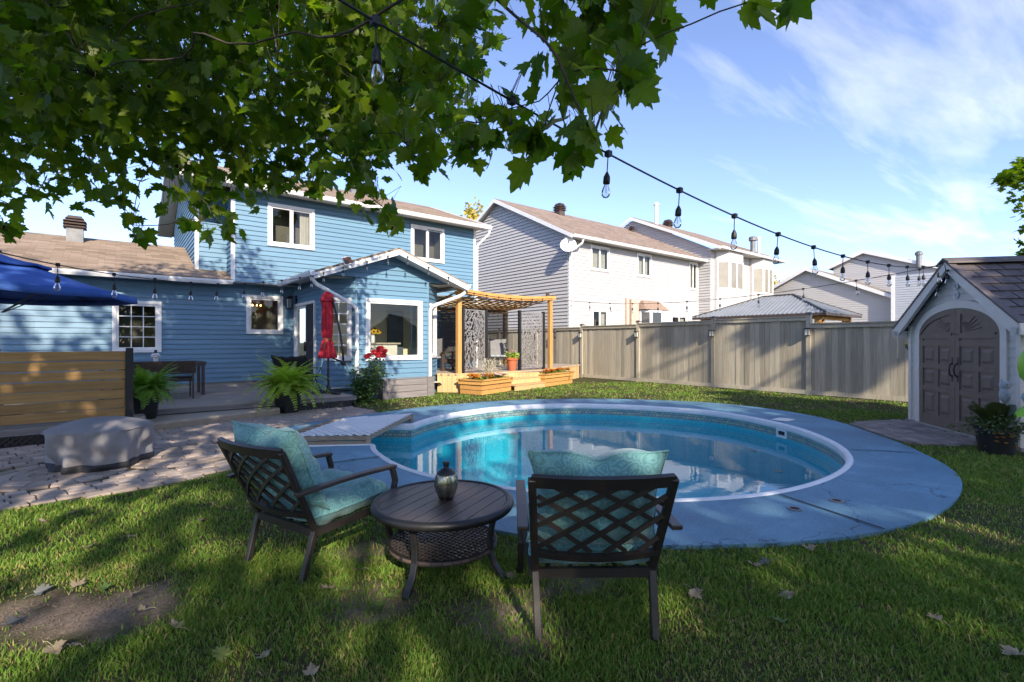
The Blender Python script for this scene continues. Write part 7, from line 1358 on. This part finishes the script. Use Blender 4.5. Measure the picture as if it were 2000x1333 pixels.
# ------------------------------------------------------------------ maple over the yard
HALF = [(.06, .03), (.13, -.03), (.27, -.06), (.25, .06), (.36, .10), (.47, .14), (.41, .23), (.50, .36), (.56, .50), (.43, .47), (.37, .53), (.30, .50), (.24, .52), (.28, .66), (.30, .76), (.19, .72), (.13, .80), (.09, .90)]
MAPLE = [(0, .36), (0, .0)] + HALF + [(0, 1.02)] + [(-x, y) for x, y in HALF[::-1]]
M['maple_leaf'] = leafmat('maple_leaf', (.052, .125, .008), (.16, .225, .014), .6, rough=.42, spots=True)
M['bark'] = mat('bark', (.075, .06, .05), .95, (.035, .028, .024), scale=6, stretch=(4, 4, .8), bump=.9, bscale=14)
trunk_xy = Vector((-3.7, -.33, 0))
MP = thing('maple_tree', 'large maple whose leafy boughs hang over the top left of the yard', 'tree', tuple(trunk_xy))
mb = MB(); mb.tube([(-3.7, -.33, -.1), (-3.72, -.3, .5), (-3.68, -.3, 1.5), (-3.6, -.25, 3.0), (-3.55, -.2, 4.5), (-3.6, -.3, 7.0), (-3.6, -.3, 10)], [.34, .26, .23, .2, .17, .1, .03], 14); mb.build('trunk', M['bark'], MP, True, smooth=True)
# clumps of leaves on the hanging boughs: (direction px, py, distance m, radius m, leaves)
CL = [(15, 330, 4.2, .42, 60), (-5, 415, 3.9, .17, 12), (8, 450, 3.9, .08, 4), (95, 260, 4.3, .5, 80), (165, 325, 4.0, .36, 45), (235, 375, 3.8, .22, 18), (258, 440, 3.7, .12, 6), (275, 462, 3.7, .07, 3), (330, 310, 4.0, .42, 70), (395, 390, 3.8, .27, 28), (430, 438, 3.7, .14, 9), (445, 300, 3.9, .4, 60), (490, 335, 3.8, .3, 36), (545, 340, 3.8, .2, 18), (590, 315, 3.8, .26, 28), (640, 290, 3.7, .28, 32), (610, 355, 3.7, .08, 4), (690, 330, 3.4, .24, 24), (735, 395, 3.3, .15, 12), (765, 425, 3.3, .09, 6), (720, 260, 3.3, .3, 40), (790, 280, 3.0, .22, 22), (835, 315, 2.9, .10, 6), (865, 255, 2.8, .2, 20), (920, 295, 2.6, .1, 6), (930, 240, 2.6, .18, 16), (985, 215, 2.4, .16, 14), (1030, 285, 2.15, .09, 5), (1065, 240, 2.1, .14, 8), (1120, 285, 1.9, .09, 4), (1160, 265, 1.85, .09, 4), (1180, 200, 1.9, .13, 7), (1215, 140, 1.9, .12, 7), (1250, 90, 1.95, .11, 6), (1275, 30, 2.0, .1, 5), (1090, 160, 2.1, .18, 13), (1140, 80, 2.1, .18, 13), (1060, 60, 2.4, .18, 12), (1200, 20, 2.1, .14, 9), (1470, 2, 1.75, .05, 3), (1550, 4, 1.75, .05, 3), (860, 160, 3.2, .36, 40), (900, 60, 3.4, .34, 34), (780, 160, 3.6, .42, 60), (700, 180, 3.9, .45, 70)]
rg = random.Random(4)
for x in range(-60, 900, 85):
    for y in (215, 130, 45, -40, -120):
        D = rg.uniform(3.1, 4.6); CL.append((x + rg.uniform(-30, 30), y + rg.uniform(-25, 25), D, .42, 62))
        if x < 720: CL.append((x + rg.uniform(-40, 40), y + rg.uniform(-25, 25) - 20, rg.uniform(4.8, 6.6), .65, 80))
for x in range(930, 1300, 90):
    for y in (-40, -110): CL.append((x, y, rg.uniform(2.0, 2.8), .28, 16))
P, Nn, T, sz = [], [], [], []; boughs = MB(); twigs = MB()
fork = Vector((-3.58, -.25, 3.6)); cents = sorted(((at(c[0], c[1], c[2]), c) for c in CL), key=lambda q: (q[0] - fork).length); done = [(fork, .012)]
for c, (px, py, D, r, n_) in cents:
    # each clump grows from the nearest limb that is closer to the trunk
    h, hr = min(done, key=lambda q: (q[0] - c).length + .15 * (q[0].z < c.z - .3)); rr_ = max(.0045, hr * .80); dv = c - h
    mid_ = h + dv * .5 + Vector((rg.gauss(0, .06), rg.gauss(0, .06), .10 + rg.gauss(0, .05))) * min(1, dv.length)
    nb_ = max(4, int(dv.length / .12)); w0 = Vector((rg.gauss(0, 9), rg.gauss(0, 9), rg.gauss(0, 9))); pth = []
    for q_ in range(nb_ + 1):
        f = q_ / nb_; b_ = h.lerp(mid_, f).lerp(mid_.lerp(c, f), f); amp = .16 * math.sin(f * math.pi) * min(1.2, dv.length); pth.append(b_ + Vector((noise.noise(w0 + b_ * 2.2), noise.noise(w0 + b_ * 2.2 + Vector((7, 0, 0))), noise.noise(w0 + b_ * 2.2 + Vector((0, 7, 0))))) * amp)
    boughs.tube(pth, [hr * .75 + (rr_ * .6 - hr * .75) * q_ / nb_ for q_ in range(nb_ + 1)], 5)
    done.append((c, rr_))
    for k in range(int(n_ * 1.3)):
        v = Vector((rg.gauss(0, 1), rg.gauss(0, 1), rg.gauss(0, 1))).normalized() * r * rg.random() ** .45; p = c + v
        tip = Vector((rg.gauss(0, .55), rg.gauss(0, .55), -1 + rg.gauss(0, .35))); nn = Vector((rg.gauss(0, .8), rg.gauss(0, .8), .55 + rg.gauss(0, .3))); s_ = rg.uniform(.078, .135) * (1.15 if D < 2.3 else 1)
        P.append(p); Nn.append(nn); T.append(tip); sz.append(s_)
        if rg.random() < .3: twigs.tube([p, p - tip.normalized() * .08 + Vector((0, 0, .03)), c], .0018, 3, False)
boughs.build('boughs', M['bark'], MP, True, smooth=True); stuff(twigs.build('twigs', M['bark'], MP, True))
P = np.array([tuple(p) for p in P]); Nn = np.array([tuple(p) for p in Nn]); T = np.array([tuple(p) for p in T]); sz = np.array(sz)
Dp = P[:, 0] * FW.x + P[:, 1] * FW.y; lat = P[:, 0] * RT.x + P[:, 1] * RT.y; el = (P[:, 2] - CAM_H)
vis = (Dp > .5) & (np.abs(lat / Dp) < 1.04) & (el / Dp < .70); order = np.argsort(np.where(vis, Dp / sz, 1e6)); near, far_ = order[:295], order[295:]
sh = np.array(MAPLE); lm = []
for v_ in range(4):
    fo = (.10, .22, -.05, .3)[v_]; vs = [(x, y, fo * (abs(x) - .35 * y * y) + .02 * math.sin(9 * x + v_)) for x, y in MAPLE]; k = len(vs); me = bpy.data.meshes.new('leaf'); me.from_pydata(vs, [], [(0, i, i + 1) for i in range(1, k - 1)] + [(0, k - 1, 1)]); uvl = me.uv_layers.new(name='UVMap')
    for l in me.loops: x, y = MAPLE[l.vertex_index]; uvl.data[l.index].uv = (x * .5 + .5, y * .5 + .5)
    me.materials.append(M['maple_leaf']); lm.append(me)
for j, i in enumerate(near):
    n_ = Vector(Nn[i]).normalized(); t_ = Vector(T[i]); t_ = (t_ - n_ * t_.dot(n_)).normalized(); s_ = t_.cross(n_); o = put('leaf', lm[j % 4], MP); m = Matrix((s_ * sz[i], t_ * sz[i], n_ * sz[i])).transposed().to_4x4(); m.translation = Vector(P[i]) - trunk_xy; o.matrix_local = m
stuff(leaf_cloud('foliage', P[far_], Nn[far_], T[far_], sz[far_], MAPLE, M['maple_leaf'], MP, fold=.15))
BIG = [(0, .45), (0, 0), (.42, .25), (.5, .6), (.15, .75), (0, 1.05), (-.15, .75), (-.5, .6), (-.42, .25)]
def crown_pts(c, rad, n_, size, rr, shell=.55, nl=30):
    P, Nn, T, sz = [], [], [], []; lobes = []
    for k in range(nl): v = Vector((rr.gauss(0, 1), rr.gauss(0, 1), rr.gauss(0, 1))).normalized(); lobes.append((Vector((c[0] + v.x * rad[0] * .62, c[1] + v.y * rad[1] * .62, c[2] + v.z * rad[2] * .62)), rr.uniform(.36, .55) if nl > 15 else rr.uniform(.18, .30)))
    for k in range(n_):
        lc, lr = rr.choice(lobes); v = Vector((rr.gauss(0, 1), rr.gauss(0, 1), rr.gauss(0, 1))).normalized() * (rr.random() ** shell)
        P.append((lc.x + v.x * rad[0] * lr, lc.y + v.y * rad[1] * lr, max(.1, lc.z + v.z * rad[2] * lr))); Nn.append((rr.gauss(0, .8), rr.gauss(0, .8), .6)); T.append((rr.gauss(0, .6), rr.gauss(0, .6), -1)); sz.append(size * rr.uniform(.7, 1.2))
    return P, Nn, T, sz
def sunpos(l, d, z): return Vector((l * math.cos(SUN_AZ) + d * math.sin(SUN_AZ), -l * math.sin(SUN_AZ) + d * math.cos(SUN_AZ), z))
rc = random.Random(21)
stuff(leaf_cloud('upper_foliage', *crown_pts(sunpos(-3.0, -1.6, 7.4), (3.6, 3.2, 4.5), 5200, .26, rc), BIG, M['maple_leaf'], MP))
def yard_tree(name, label, l, d, zc, rad, n_, size, seed, trunk_h, m_, group=None, r_=.16, lobes=30):
    rr = random.Random(seed); c = sunpos(l, d, zc); t = thing(name, label, 'tree', (c.x, c.y, 0), 0, group); mb = MB(); mb.tube([(c.x, c.y, -.1), (c.x + .05, c.y, trunk_h), (c.x, c.y + .1, zc + rad[2] * .6)], [r_, r_ * .75, .03], 10)
    for k in range(9): a = rr.uniform(0, 6.28); z0 = rr.uniform(trunk_h * .8, zc + rad[2] * .3); mb.tube([(c.x, c.y, z0), (c.x + math.cos(a) * rad[0] * .4, c.y + math.sin(a) * rad[1] * .4, z0 + .5), (c.x + math.cos(a) * rad[0] * .8, c.y + math.sin(a) * rad[1] * .8, z0 + .9)], [.06, .035, .01], 6)
    mb.build('trunk', M['bark'], t, True); stuff(leaf_cloud('crown', *crown_pts(c, rad, n_, size, rr, nl=lobes), BIG, m_, t)); return t
M['tree_leaf'] = leafmat('tree_leaf', (.11, .19, .035), (.19, .27, .055), .65)
BT = 'trees behind the photographer'
yard_tree('yard_tree', 'broad leafy tree standing behind the photographer in the middle', 4.8, -10.5, 7.6, (3.2, 2.8, 3.8), 4700, .30, 31, 3.4, M['tree_leaf'], BT)
yard_tree('yard_tree', 'leafy tree directly behind the photographer', .6, -10, 7.0, (2.9, 2.3, 3.6), 3200, .30, 35, 3.0, M['tree_leaf'], BT)
yard_tree('yard_tree', 'leafy tree behind the photographer on the side of the shed', 8.9, -10, 7.1, (2.7, 2.4, 3.1), 3900, .28, 32, 3.2, M['tree_leaf'], BT)
yard_tree('yard_tree', 'tall thin tree behind the photographer beyond the shed side', 10.6, -6.0, 10.0, (2.9, 2.4, 4.2), 3000, .30, 33, 6.0, M['tree_leaf'], BT, lobes=8)
yard_tree('yard_tree', 'leafy tree behind the photographer on the far left', -8.2, -6.5, 8.4, (3.6, 3.0, 5.6), 4600, .32, 34, 2.4, M['tree_leaf'], BT)
# unseen hedge, added behind the camera as low shade for the near lawn
HG_ = thing('shade_hedge', 'unseen hedge added behind the photographer to shade the near lawn', 'hedge', tuple(sunpos(2, -14, 0))); P, Nn, T, sz = [], [], [], []
for k in range(9000): l = rc.uniform(-13, 17); p = sunpos(l, -14 + rc.gauss(0, .5), rc.uniform(.05, 3.6 + .5 * math.sin(l * 2.1) + .4 * math.sin(l * 5.3))); P.append(tuple(p)); Nn.append((rc.gauss(0, 1), rc.gauss(0, 1), .4)); T.append((rc.gauss(0, .4), rc.gauss(0, .4), 1)); sz.append(rc.uniform(.25, .45))
stuff(leaf_cloud('foliage', P, Nn, T, sz, QUAD, M['tree_leaf'], HG_))
# tree beyond the shed whose branch tips show at the right edge
RTREE = thing('side_maple', 'maple with branch tips showing at the right edge above the shed', 'tree', tuple(at(2240, 668, 10.5).xy) + (0,)); b0 = at(2240, 668, 10.5); mb = MB(); mb.tube([(b0.x, b0.y, 0), (b0.x, b0.y, 3.2), (b0.x, b0.y, 6)], [.2, .15, .06], 10); P, Nn, T, sz = [], [], [], []
for (px, py, D, r, n_) in ((1962, 352, 9.5, .18, 60), (1990, 348, 9.6, .28, 120), (2015, 335, 9.7, .4, 200), (1996, 318, 9.7, .1, 18), (2003, 497, 9.4, .16, 50), (1993, 475, 9.3, .05, 10), (1999, 448, 9.4, .05, 8), (2060, 380, 10, .7, 400), (2130, 430, 10.2, 1.0, 600), (2080, 520, 10, .8, 400), (2200, 300, 10.5, 1.2, 600)):
    c = at(px, py, D); mb.tube([(b0.x, b0.y, c.z - .5), (Vector((b0.x, b0.y, c.z)) + c) / 2, c], [.04, .02, .005], 5)
    for k in range(n_): v = Vector((rc.gauss(0, 1), rc.gauss(0, 1), rc.gauss(0, .6))).normalized() * r * rc.random() ** .5; P.append(tuple(c + v)); Nn.append((rc.gauss(0, .6), rc.gauss(0, .6), 1)); T.append((rc.gauss(0, 1), rc.gauss(0, 1), -.5)); sz.append(rc.uniform(.09, .14))
mb.build('trunk', M['bark'], RTREE, True); stuff(leaf_cloud('crown', P, Nn, T, sz, MAPLE, M['maple_leaf'], RTREE))
# autumn trees far behind the houses
M['autumn'] = leafmat('autumn', (.40, .33, .07), (.52, .42, .12), .3)
for (px, py, D, r, lb) in ((925, 425, 42, 1.1, 'yellow treetop rising between the blue and white houses'), (962, 440, 44, 1.0, 'yellow treetop just left of the white gable'), (1500, 556, 60, .9, 'small orange treetop right of the second white house')):
    c = at(px, py, D); t = thing('autumn_tree', lb, 'tree', (c.x, c.y, 0), 0, 'autumn trees behind the houses'); mb = MB(); mb.tube([(c.x, c.y, 0), (c.x, c.y, c.z)], [.25, .05], 8); mb.build('trunk', M['bark'], t, True); leaf_cloud('crown', *crown_pts((c.x, c.y, c.z - 1.8), (2.0, 2.0, 3.2), 1500, .32, rc), BIG, M['autumn'], t)

# ------------------------------------------------------------------ string lights
sock_me = MB().lathe([(.006, .0), (.012, -.012), (.021, -.03), (.023, -.06), (.022, -.075), (.019, -.077)], 12).mesh('socket', M['black_plastic'], True)
bulb_me = MB().lathe([(.013, .0), (.016, -.012), (.027, -.04), (.030, -.058), (.027, -.075), (.016, -.088), (.0, -.092)], 14, cap=False).mesh('bulb', M['bulb_glass'], True)
fil_me = MB().tube([(-.004, 0, -.005), (-.004, 0, -.055), (.004, 0, -.06), (.004, 0, -.005)], .0014, 4).mesh('filament', M['filament'], True)
def lights(label, path, stations, drop=.10, rcab=.0055, rad=1.0, group='festoon light strings'):
    path = [Vector(p) for p in path]; t = thing('string_lights', label, 'string lights', tuple(path[0]), 0, group); base = path[0]
    dense = []
    for i in range(len(path) - 1):
        for k in range(6):
            f = k / 6; p0, p1, p2, p3 = path[max(i - 1, 0)], path[i], path[i + 1], path[min(i + 2, len(path) - 1)]; dense.append(.5 * ((2 * p1) + (p2 - p0) * f + (2 * p0 - 5 * p1 + 4 * p2 - p3) * f * f + (3 * p1 - p0 - 3 * p2 + p3) * f ** 3))
    dense.append(path[-1]); MB().tube([p - base for p in dense], rcab, 6).build('cable', M['black_plastic'], t, smooth=True)
    for s_ in stations:
        p = Vector(s_) - base; tilt = Vector((rnd.gauss(0, .05), rnd.gauss(0, .05), -1)).normalized(); mb = MB(); mb.tube([p + Vector((0, 0, .012)), p + tilt * drop], .0035, 5); mb.obox(p, (.016, 0, 0), (0, .016, 0), (0, 0, .016)); mb.build('pendant', M['black_plastic'], t)
        so = put('socket', sock_me, t); so.location = p + tilt * drop; q = tilt.to_track_quat('-Z', 'Y').to_euler(); so.rotation_euler = q; so.scale = (rad * .88,) * 3
        bu = put('bulb', bulb_me, so); bu.location = (0, 0, -.075); fi = put('filament', fil_me, so); fi.location = (0, 0, -.075)
    return t
def pA(s): return cs(-.63 + 6.97 * s, 1.9 + 5.3 * s, 1.30 - .17 * s - 1.44 * s * (1 - s) * 1.0)
shed_top = pA(1.0)
lights('nearest festoon string running from the maple to the shed gable', [pA(s) for s in np.linspace(-.12, 1.0, 24)], [pA(.012 + .0785 * k) for k in range(13)])
pC0, pC1 = Vector((10.95, 11.62, 2.80)), pA(1.0) + Vector((0, 0, .0))
def pCf(s): return pC0.lerp(pC1, s) - Vector((0, 0, 4 * .34 * s * (1 - s)))
lights('far festoon string from the pergola across the fence to the shed', [pCf(s) for s in np.linspace(0, 1, 18)], [pCf(.105 + .0865 * k) for k in range(11)])
Bp = [(3.3, .84), (4.0, .75), (4.6, .72), (5.25, .72), (5.85, .743), (6.5, .779), (7.1, .83), (7.8, .92), (8.4, 1.015), (9.07, 1.13), (9.85, 1.28), (10.45, 1.40), (10.75, 1.47)]
lights('festoon string along the blue wing towards the bay gable', [cs(-4.25, D, u) for D, u in Bp], [cs(-4.25, D, u) for D, u in Bp[2:-1]])
rk = [Vector((3.36, 11.02, 2.86)), Vector((4.35, 11.02, 3.20)), Vector((5.35, 11.02, 3.55)), Vector((6.35, 11.02, 3.20)), Vector((7.3, 11.02, 2.88))]
lights('festoon string pinned along the white edges of the bay gable', rk, [rk[0].lerp(rk[2], f) for f in (.08, .3, .58, .84)] + [rk[2].lerp(rk[4], f) for f in (.10, .40, .70)], drop=.05)
pgp = [fl + (fr_ - fl) * f + Vector((0, -.11, 2.80 - .10 * math.sin(f * math.pi))) for f in np.linspace(0, 1, 9)]
lights('festoon string along the front beam of the pergola', pgp, pgp[1:-1], drop=.05, rad=.8)
pgp2 = [bl + (br_ - bl) * f + Vector((0, -.15, 2.44)) for f in np.linspace(0, 1, 9)]
lights('festoon string under the back edge of the pergola roof', pgp2, pgp2[1:], drop=.05, rad=.8)
sa = Vector((10.64, 2.17, 0)); e1_, e2_ = Vector((-.768, -.64, 0)), Vector((.64, -.768, 0)); q0 = pA(1.0); 
lights('short festoon tail hanging at the shed gable vents', [q0, sa + e1_ * .95 - e2_ * .19 + Vector((0, 0, 2.42)), sa + e1_ * .80 - e2_ * .2 + Vector((0, 0, 2.30))], [sa + e1_ * 1.02 - e2_ * .2 + Vector((0, 0, 2.47)), sa + e1_ * .80 - e2_ * .2 + Vector((0, 0, 2.30))], drop=.06)

# ------------------------------------------------------------------ fallen leaves
dry = mat('dry_leaf', (.38, .32, .22), .8, (.19, .14, .08), scale=9, bump=.3, bscale=30); grn = leafmat('fallen_green', (.09, .16, .04), (.16, .2, .05), .2); dk = mat('dark_leaf', (.13, .13, .13), .7, (.08, .085, .085), scale=10)
FL_ = [(78, 1024, 'd', 'pale dry maple leaf on the grass near the patio edge at far left'), (145, 1008, 'd', 'pale leaf on the grass below the fire pit'), (178, 1075, 'd', 'curled pale leaf in the left lawn, lower of a pair'), (255, 1055, 'd', 'broad pale leaf beside a sunlit patch in the left lawn'), (395, 1023, 'd', 'small flat pale leaf between patio and left chair'), (86, 1160, 'k', 'dark grey green leaf at the upper edge of the bare soil'), (155, 1148, 'd', 'rolled up pale leaf at the upper edge of the bare soil'), (205, 1155, 'g', 'green grey leaf at the top of the bare soil'), (262, 1172, 'd', 'crumpled white leaf in the middle of the bare soil'), (265, 1207, 'd', 'large crumpled pale leaf at the right end of the bare soil'), (20, 1228, 'k', 'big dark leaf at the left frame edge'), (110, 1278, 'd', 'small grey leaf below the bare soil, left of a pair'), (140, 1272, 'd', 'small grey leaf below the bare soil, right of a pair'), (340, 1232, 'd', 'slim pale leaf standing in the grass left of centre'), (428, 1290, 'g', 'green leaf in the shaded grass at the bottom left'), (640, 1160, 'd', 'pale leaf on the grass under the left chair'), (665, 1162, 'g', 'green leaf beside the pale one under the left chair'), (745, 1195, 'g', 'green leaf left of the front table leg'), (770, 1172, 'g', 'larger green leaf touching the front table leg'), (700, 1122, 'd', 'pale leaf in the dim grass between chair and table'), (1000, 1132, 'd', 'bright crumpled leaf between the table and the right chair'), (608, 1320, 'd', 'pale pointed leaf at the bottom edge'), (520, 1290, 'd', 'small cream leaf at the bottom left of centre'), (1582, 1080, 'd', 'cream maple leaf just below the pool deck'), (1472, 1114, 'd', 'pale leaf near the middle of the right lawn, left of a pair'), (1494, 1106, 'k', 'dark leaf near the middle of the right lawn, right of a pair'), (1360, 1168, 'd', 'pale leaf right of the right chair leg'), (1540, 1172, 'd', 'thin pale leaf in the right lawn'), (1522, 1225, 'g', 'greyish green leaf low in the right lawn'), (1825, 1215, 'd', 'tiny cream leaf in the far right lawn'), (1980, 1290, 'd', 'pale leaf at the right frame edge')]
for j, (px, py, k, lb) in enumerate(FL_):
    x, y = gp(px, py); s_ = rnd.uniform(.06, .095) * (1.05 if k == 'd' and py > 1160 else 1); cu = rnd.uniform(.9, 2.4); vs = []
    for (u_, v_) in MAPLE: vs.append((u_ * s_ * (1 - .25 * cu * abs(v_ - .4)), (v_ - .4) * s_, .02 + s_ * (.45 * cu * u_ * u_ + .25 * cu * (v_ - .4) ** 2 + .05 * math.sin(9 * u_ + j))))
    n_ = len(vs); mb = MB(); mb.add(vs, [(0, i, i + 1) for i in range(1, n_ - 1)] + [(0, n_ - 1, 1)]); mb.tube([vs[1], (vs[1][0] + .01, vs[1][1] - .03, vs[1][2] + .01), (vs[1][0] + .02, vs[1][1] - .055, vs[1][2])], .0015, 4)
    o = mb.build('fallen_leaf', {'d': dry, 'g': grn, 'k': dk}[k]); o.location = (x, y, .004); o.rotation_euler = (rnd.uniform(-.35, .35), rnd.uniform(-.35, .35), rnd.uniform(0, 6.28)); tag(o, lb, 'leaf', 'fallen leaves on the lawn')
for px, py, lb in ((1468, 882, 'brown leaf floating in the pool below the skimmer, farther one'), (1524, 921, 'brown leaf floating in the right part of the pool, nearer one')):
    x, y = gp(px, py, -.24); mb = MB(); mb.add([(u_ * .11, v_ * .11, .003 + .02 * u_ * u_) for u_, v_ in MAPLE], [(0, i, i + 1) for i in range(1, len(MAPLE) - 1)]); o = mb.build('floating_leaf', mat('wet_leaf', (.12, .08, .02), .5)); o.location = (x, y, -.236); o.rotation_euler = (0, 0, rnd.uniform(0, 6)); tag(o, lb, 'leaf', 'leaves floating in the pool')

crumbs = MB(); rq = random.Random(9)
for (c_, r_) in DIRT[:3]:
    for k in range(170):
        a_, q_ = rq.uniform(0, 6.28), r_ * 1.15 * math.sqrt(rq.random()); p_ = Vector((c_[0] + q_ * math.cos(a_), c_[1] + q_ * math.sin(a_), .002)); s_ = rq.uniform(.002, .008); crumbs.add([p_ + Vector((s_ * rq.uniform(.6, 1.3), 0, 0)), p_ + Vector((0, s_ * rq.uniform(.6, 1.3), 0)), p_ - Vector((s_ * rq.uniform(.6, 1.3), 0, 0)), p_ - Vector((0, s_ * rq.uniform(.6, 1.3), 0)), p_ + Vector((0, 0, s_ * rq.uniform(.5, 1.1)))], [(0, 1, 4), (1, 2, 4), (2, 3, 4), (3, 0, 4)])
tag(stuff(crumbs.build('soil_crumbs', mat('crumb', (.17, .13, .105), 1, (.10, .075, .06), scale=40))), 'loose crumbs of dry earth on the bare patch of lawn', 'soil')
# ------------------------------------------------------------------ grass
def grass():
    def sample(n_, d0, d1):
        u = nr.random(n_); D = np.sqrt(d0 * d0 + u * (d1 * d1 - d0 * d0)); lat = nr.uniform(-1.12, 1.45, n_) * D; return FW.x * D + RT.x * lat, FW.y * D + RT.y * lat, D
    Xs, Ys, Ds = [], [], []
    for n_, d0, d1 in ((255000, .9, 3.2), (185000, 3.2, 6.0), (135000, 6.0, 10.0), (100000, 10.0, 17.0)):
        x, y, D = sample(n_, d0, d1); Xs.append(x); Ys.append(y); Ds.append(D)
    X, Y, D = map(np.concatenate, (Xs, Ys, Ds)); gc = len(X); sel = nr.random(gc) < .45; src = nr.integers(0, gc, gc); src = (np.arange(gc) // 14) * 14 % gc
    X = np.where(sel, X[src] + nr.normal(0, .022, gc) * (1 + .1 * D), X); Y = np.where(sel, Y[src] + nr.normal(0, .022, gc) * (1 + .1 * D), Y); D = np.where(sel, D[src], D); tall = np.where(sel, 1 + .7 * nr.random(gc)[src], 1.0)
    keep = ~in_deck_arr(X, Y, -.028)
    def inpoly(poly):
        c = np.zeros(len(X), bool); j = len(poly) - 1
        for i in range(len(poly)):
            xi, yi = poly[i]; xj, yj = poly[j]; t = ((yi > Y) != (yj > Y)) & (X < (xj - xi) * (Y - yi) / (yj - yi + 1e-12) + xi); c ^= t; j = i
        return c
    for poly in (PATIO, PATH, DP, [(-5, 9.0), (.34, 9.0), (.34, 9.4), (2.42, 10.08), (2.42, 10.3), (4.02, 10.3), (4.02, 11.9), (4.44, 11.5), (6.37, 11.5), (6.98, 12.1), (6.98, 30), (-5, 30)], [(6.9, 14.3), (60, 14.3), (60, 60), (6.9, 60)], [(7.39, 10.48), (8.70, 10.90), (8.9, 10.8), (10.25, 11.15), (11.95, 11.66), (11.82, 12.08), (7.18, 11.4)], [(4.94, 11.13), (6.36, 11.13), (6.36, 11.5), (4.94, 11.5)], [(tuple((sa + e1_ * a + e2_ * b).xy)) for a, b in ((-.36, -.02), (2.16, -.02), (2.16, 2.35), (-.36, 2.35))]): keep &= ~inpoly(poly)
    keep &= (X < 14.12)
    wob = np.sin(X * 7.3 + np.cos(Y * 5.1)) * .06 + np.sin(Y * 11.7 + X * 3) * .04
    thin = np.ones(len(X))
    for c, r in DIRT:
        d = np.hypot(X - c[0], (Y - c[1])) + wob; thin *= np.clip((d - r * .9) / .16, .035 if c[0] < .5 else .22, 1)
    patch = np.sin(X * 1.9 + 1.3 * np.sin(Y * 1.1)) * np.sin(Y * 2.3 + np.sin(X * 1.7)); thin *= np.clip(.80 + .35 * patch, .4, 1); fine = np.sin(X * 9.1 + 2 * np.sin(Y * 6.3)) * np.sin(Y * 8.2 + 2 * np.sin(X * 5.7)); thin *= np.clip(.85 + .5 * fine, .25, 1)
    keep &= nr.random(len(X)) < thin
    X, Y, D, patch, tall = X[keep], Y[keep], D[keep], patch[keep], tall[keep]; n_ = len(X)
    hgt = tall * nr.uniform(.011, .026, n_) * (1 + .35 * np.clip(patch, -1, 1)) * (1 + .03 * np.clip(D, 0, 10)); wid = nr.uniform(.0013, .0026, n_) * (1 + .42 * np.clip(D - 1.5, 0, 14)); az = nr.uniform(0, 2 * np.pi, n_); lean = np.abs(nr.normal(.55, .35, n_)); fa = nr.uniform(0, 2 * np.pi, n_)
    sx, sy = np.cos(fa) * wid, np.sin(fa) * wid; lx, ly = np.cos(az), np.sin(az)
    V = np.zeros((n_, 5, 3)); V[:, 0] = np.stack([X - sx, Y - sy, np.zeros(n_)], 1); V[:, 1] = np.stack([X + sx, Y + sy, np.zeros(n_)], 1)
    mx, my, mz = X + lx * lean * hgt * .35, Y + ly * lean * hgt * .35, hgt * .62; V[:, 2] = np.stack([mx + sx * .8, my + sy * .8, mz], 1); V[:, 3] = np.stack([mx - sx * .8, my - sy * .8, mz], 1); V[:, 4] = np.stack([X + lx * lean * hgt * 1.1, Y + ly * lean * hgt * 1.1, hgt], 1)
    tri = np.array([(0, 1, 2), (0, 2, 3), (3, 2, 4)]); F = ((np.arange(n_) * 5)[:, None, None] + tri).reshape(-1)
    me = bpy.data.meshes.new('grass'); me.vertices.add(n_ * 5); me.vertices.foreach_set('co', V.reshape(-1)); me.loops.add(len(F)); me.loops.foreach_set('vertex_index', F.astype(np.int32)); me.polygons.add(n_ * 3); me.polygons.foreach_set('loop_start', np.arange(0, n_ * 9, 3, dtype=np.int32))
    a = me.attributes.new('rnd', 'FLOAT', 'POINT'); base = np.clip(nr.random(n_) * .75 + .25 * (patch < -.25) * nr.random(n_), 0, .999); a.data.foreach_set('value', np.repeat(base, 5).astype(np.float32))
    m = bpy.data.materials.new('grass'); m.use_nodes = True; nt = m.node_tree; nt.nodes.clear(); out = nd(nt, 'ShaderNodeOutputMaterial'); b = nd(nt, 'ShaderNodeBsdfPrincipled'); b.inputs['Roughness'].default_value = .6; b.inputs['Specular IOR Level'].default_value = .3; t = nd(nt, 'ShaderNodeBsdfTranslucent'); mxs = nd(nt, 'ShaderNodeMixShader'); mxs.inputs[0].default_value = .3
    at_ = nd(nt, 'ShaderNodeAttribute', attribute_name='rnd'); cr = nd(nt, 'ShaderNodeValToRGB'); e = cr.color_ramp.elements; e[0].position = 0; e[0].color = (.10, .20, .022, 1); e[1].position = 1; e[1].color = (.46, .35, .17, 1)
    for p_, c_ in ((.35, (.135, .255, .03, 1)), (.60, (.20, .29, .045, 1)), (.70, (.34, .30, .10, 1))): q = e.new(p_); q.color = c_
    lk(nt, at_.outputs['Fac'], cr.inputs[0]); lk(nt, cr.outputs[0], b.inputs['Base Color']); lk(nt, cr.outputs[0], t.inputs[0]); lk(nt, b.outputs[0], mxs.inputs[1]); lk(nt, t.outputs[0], mxs.inputs[2]); lk(nt, mxs.outputs[0], out.inputs[0])
    me.materials.append(m); me.update(calc_edges=True); o = put('grass', me); stuff(o); tag(o, 'short green lawn grass around the pool and under the chairs', 'grass'); return o
grass()
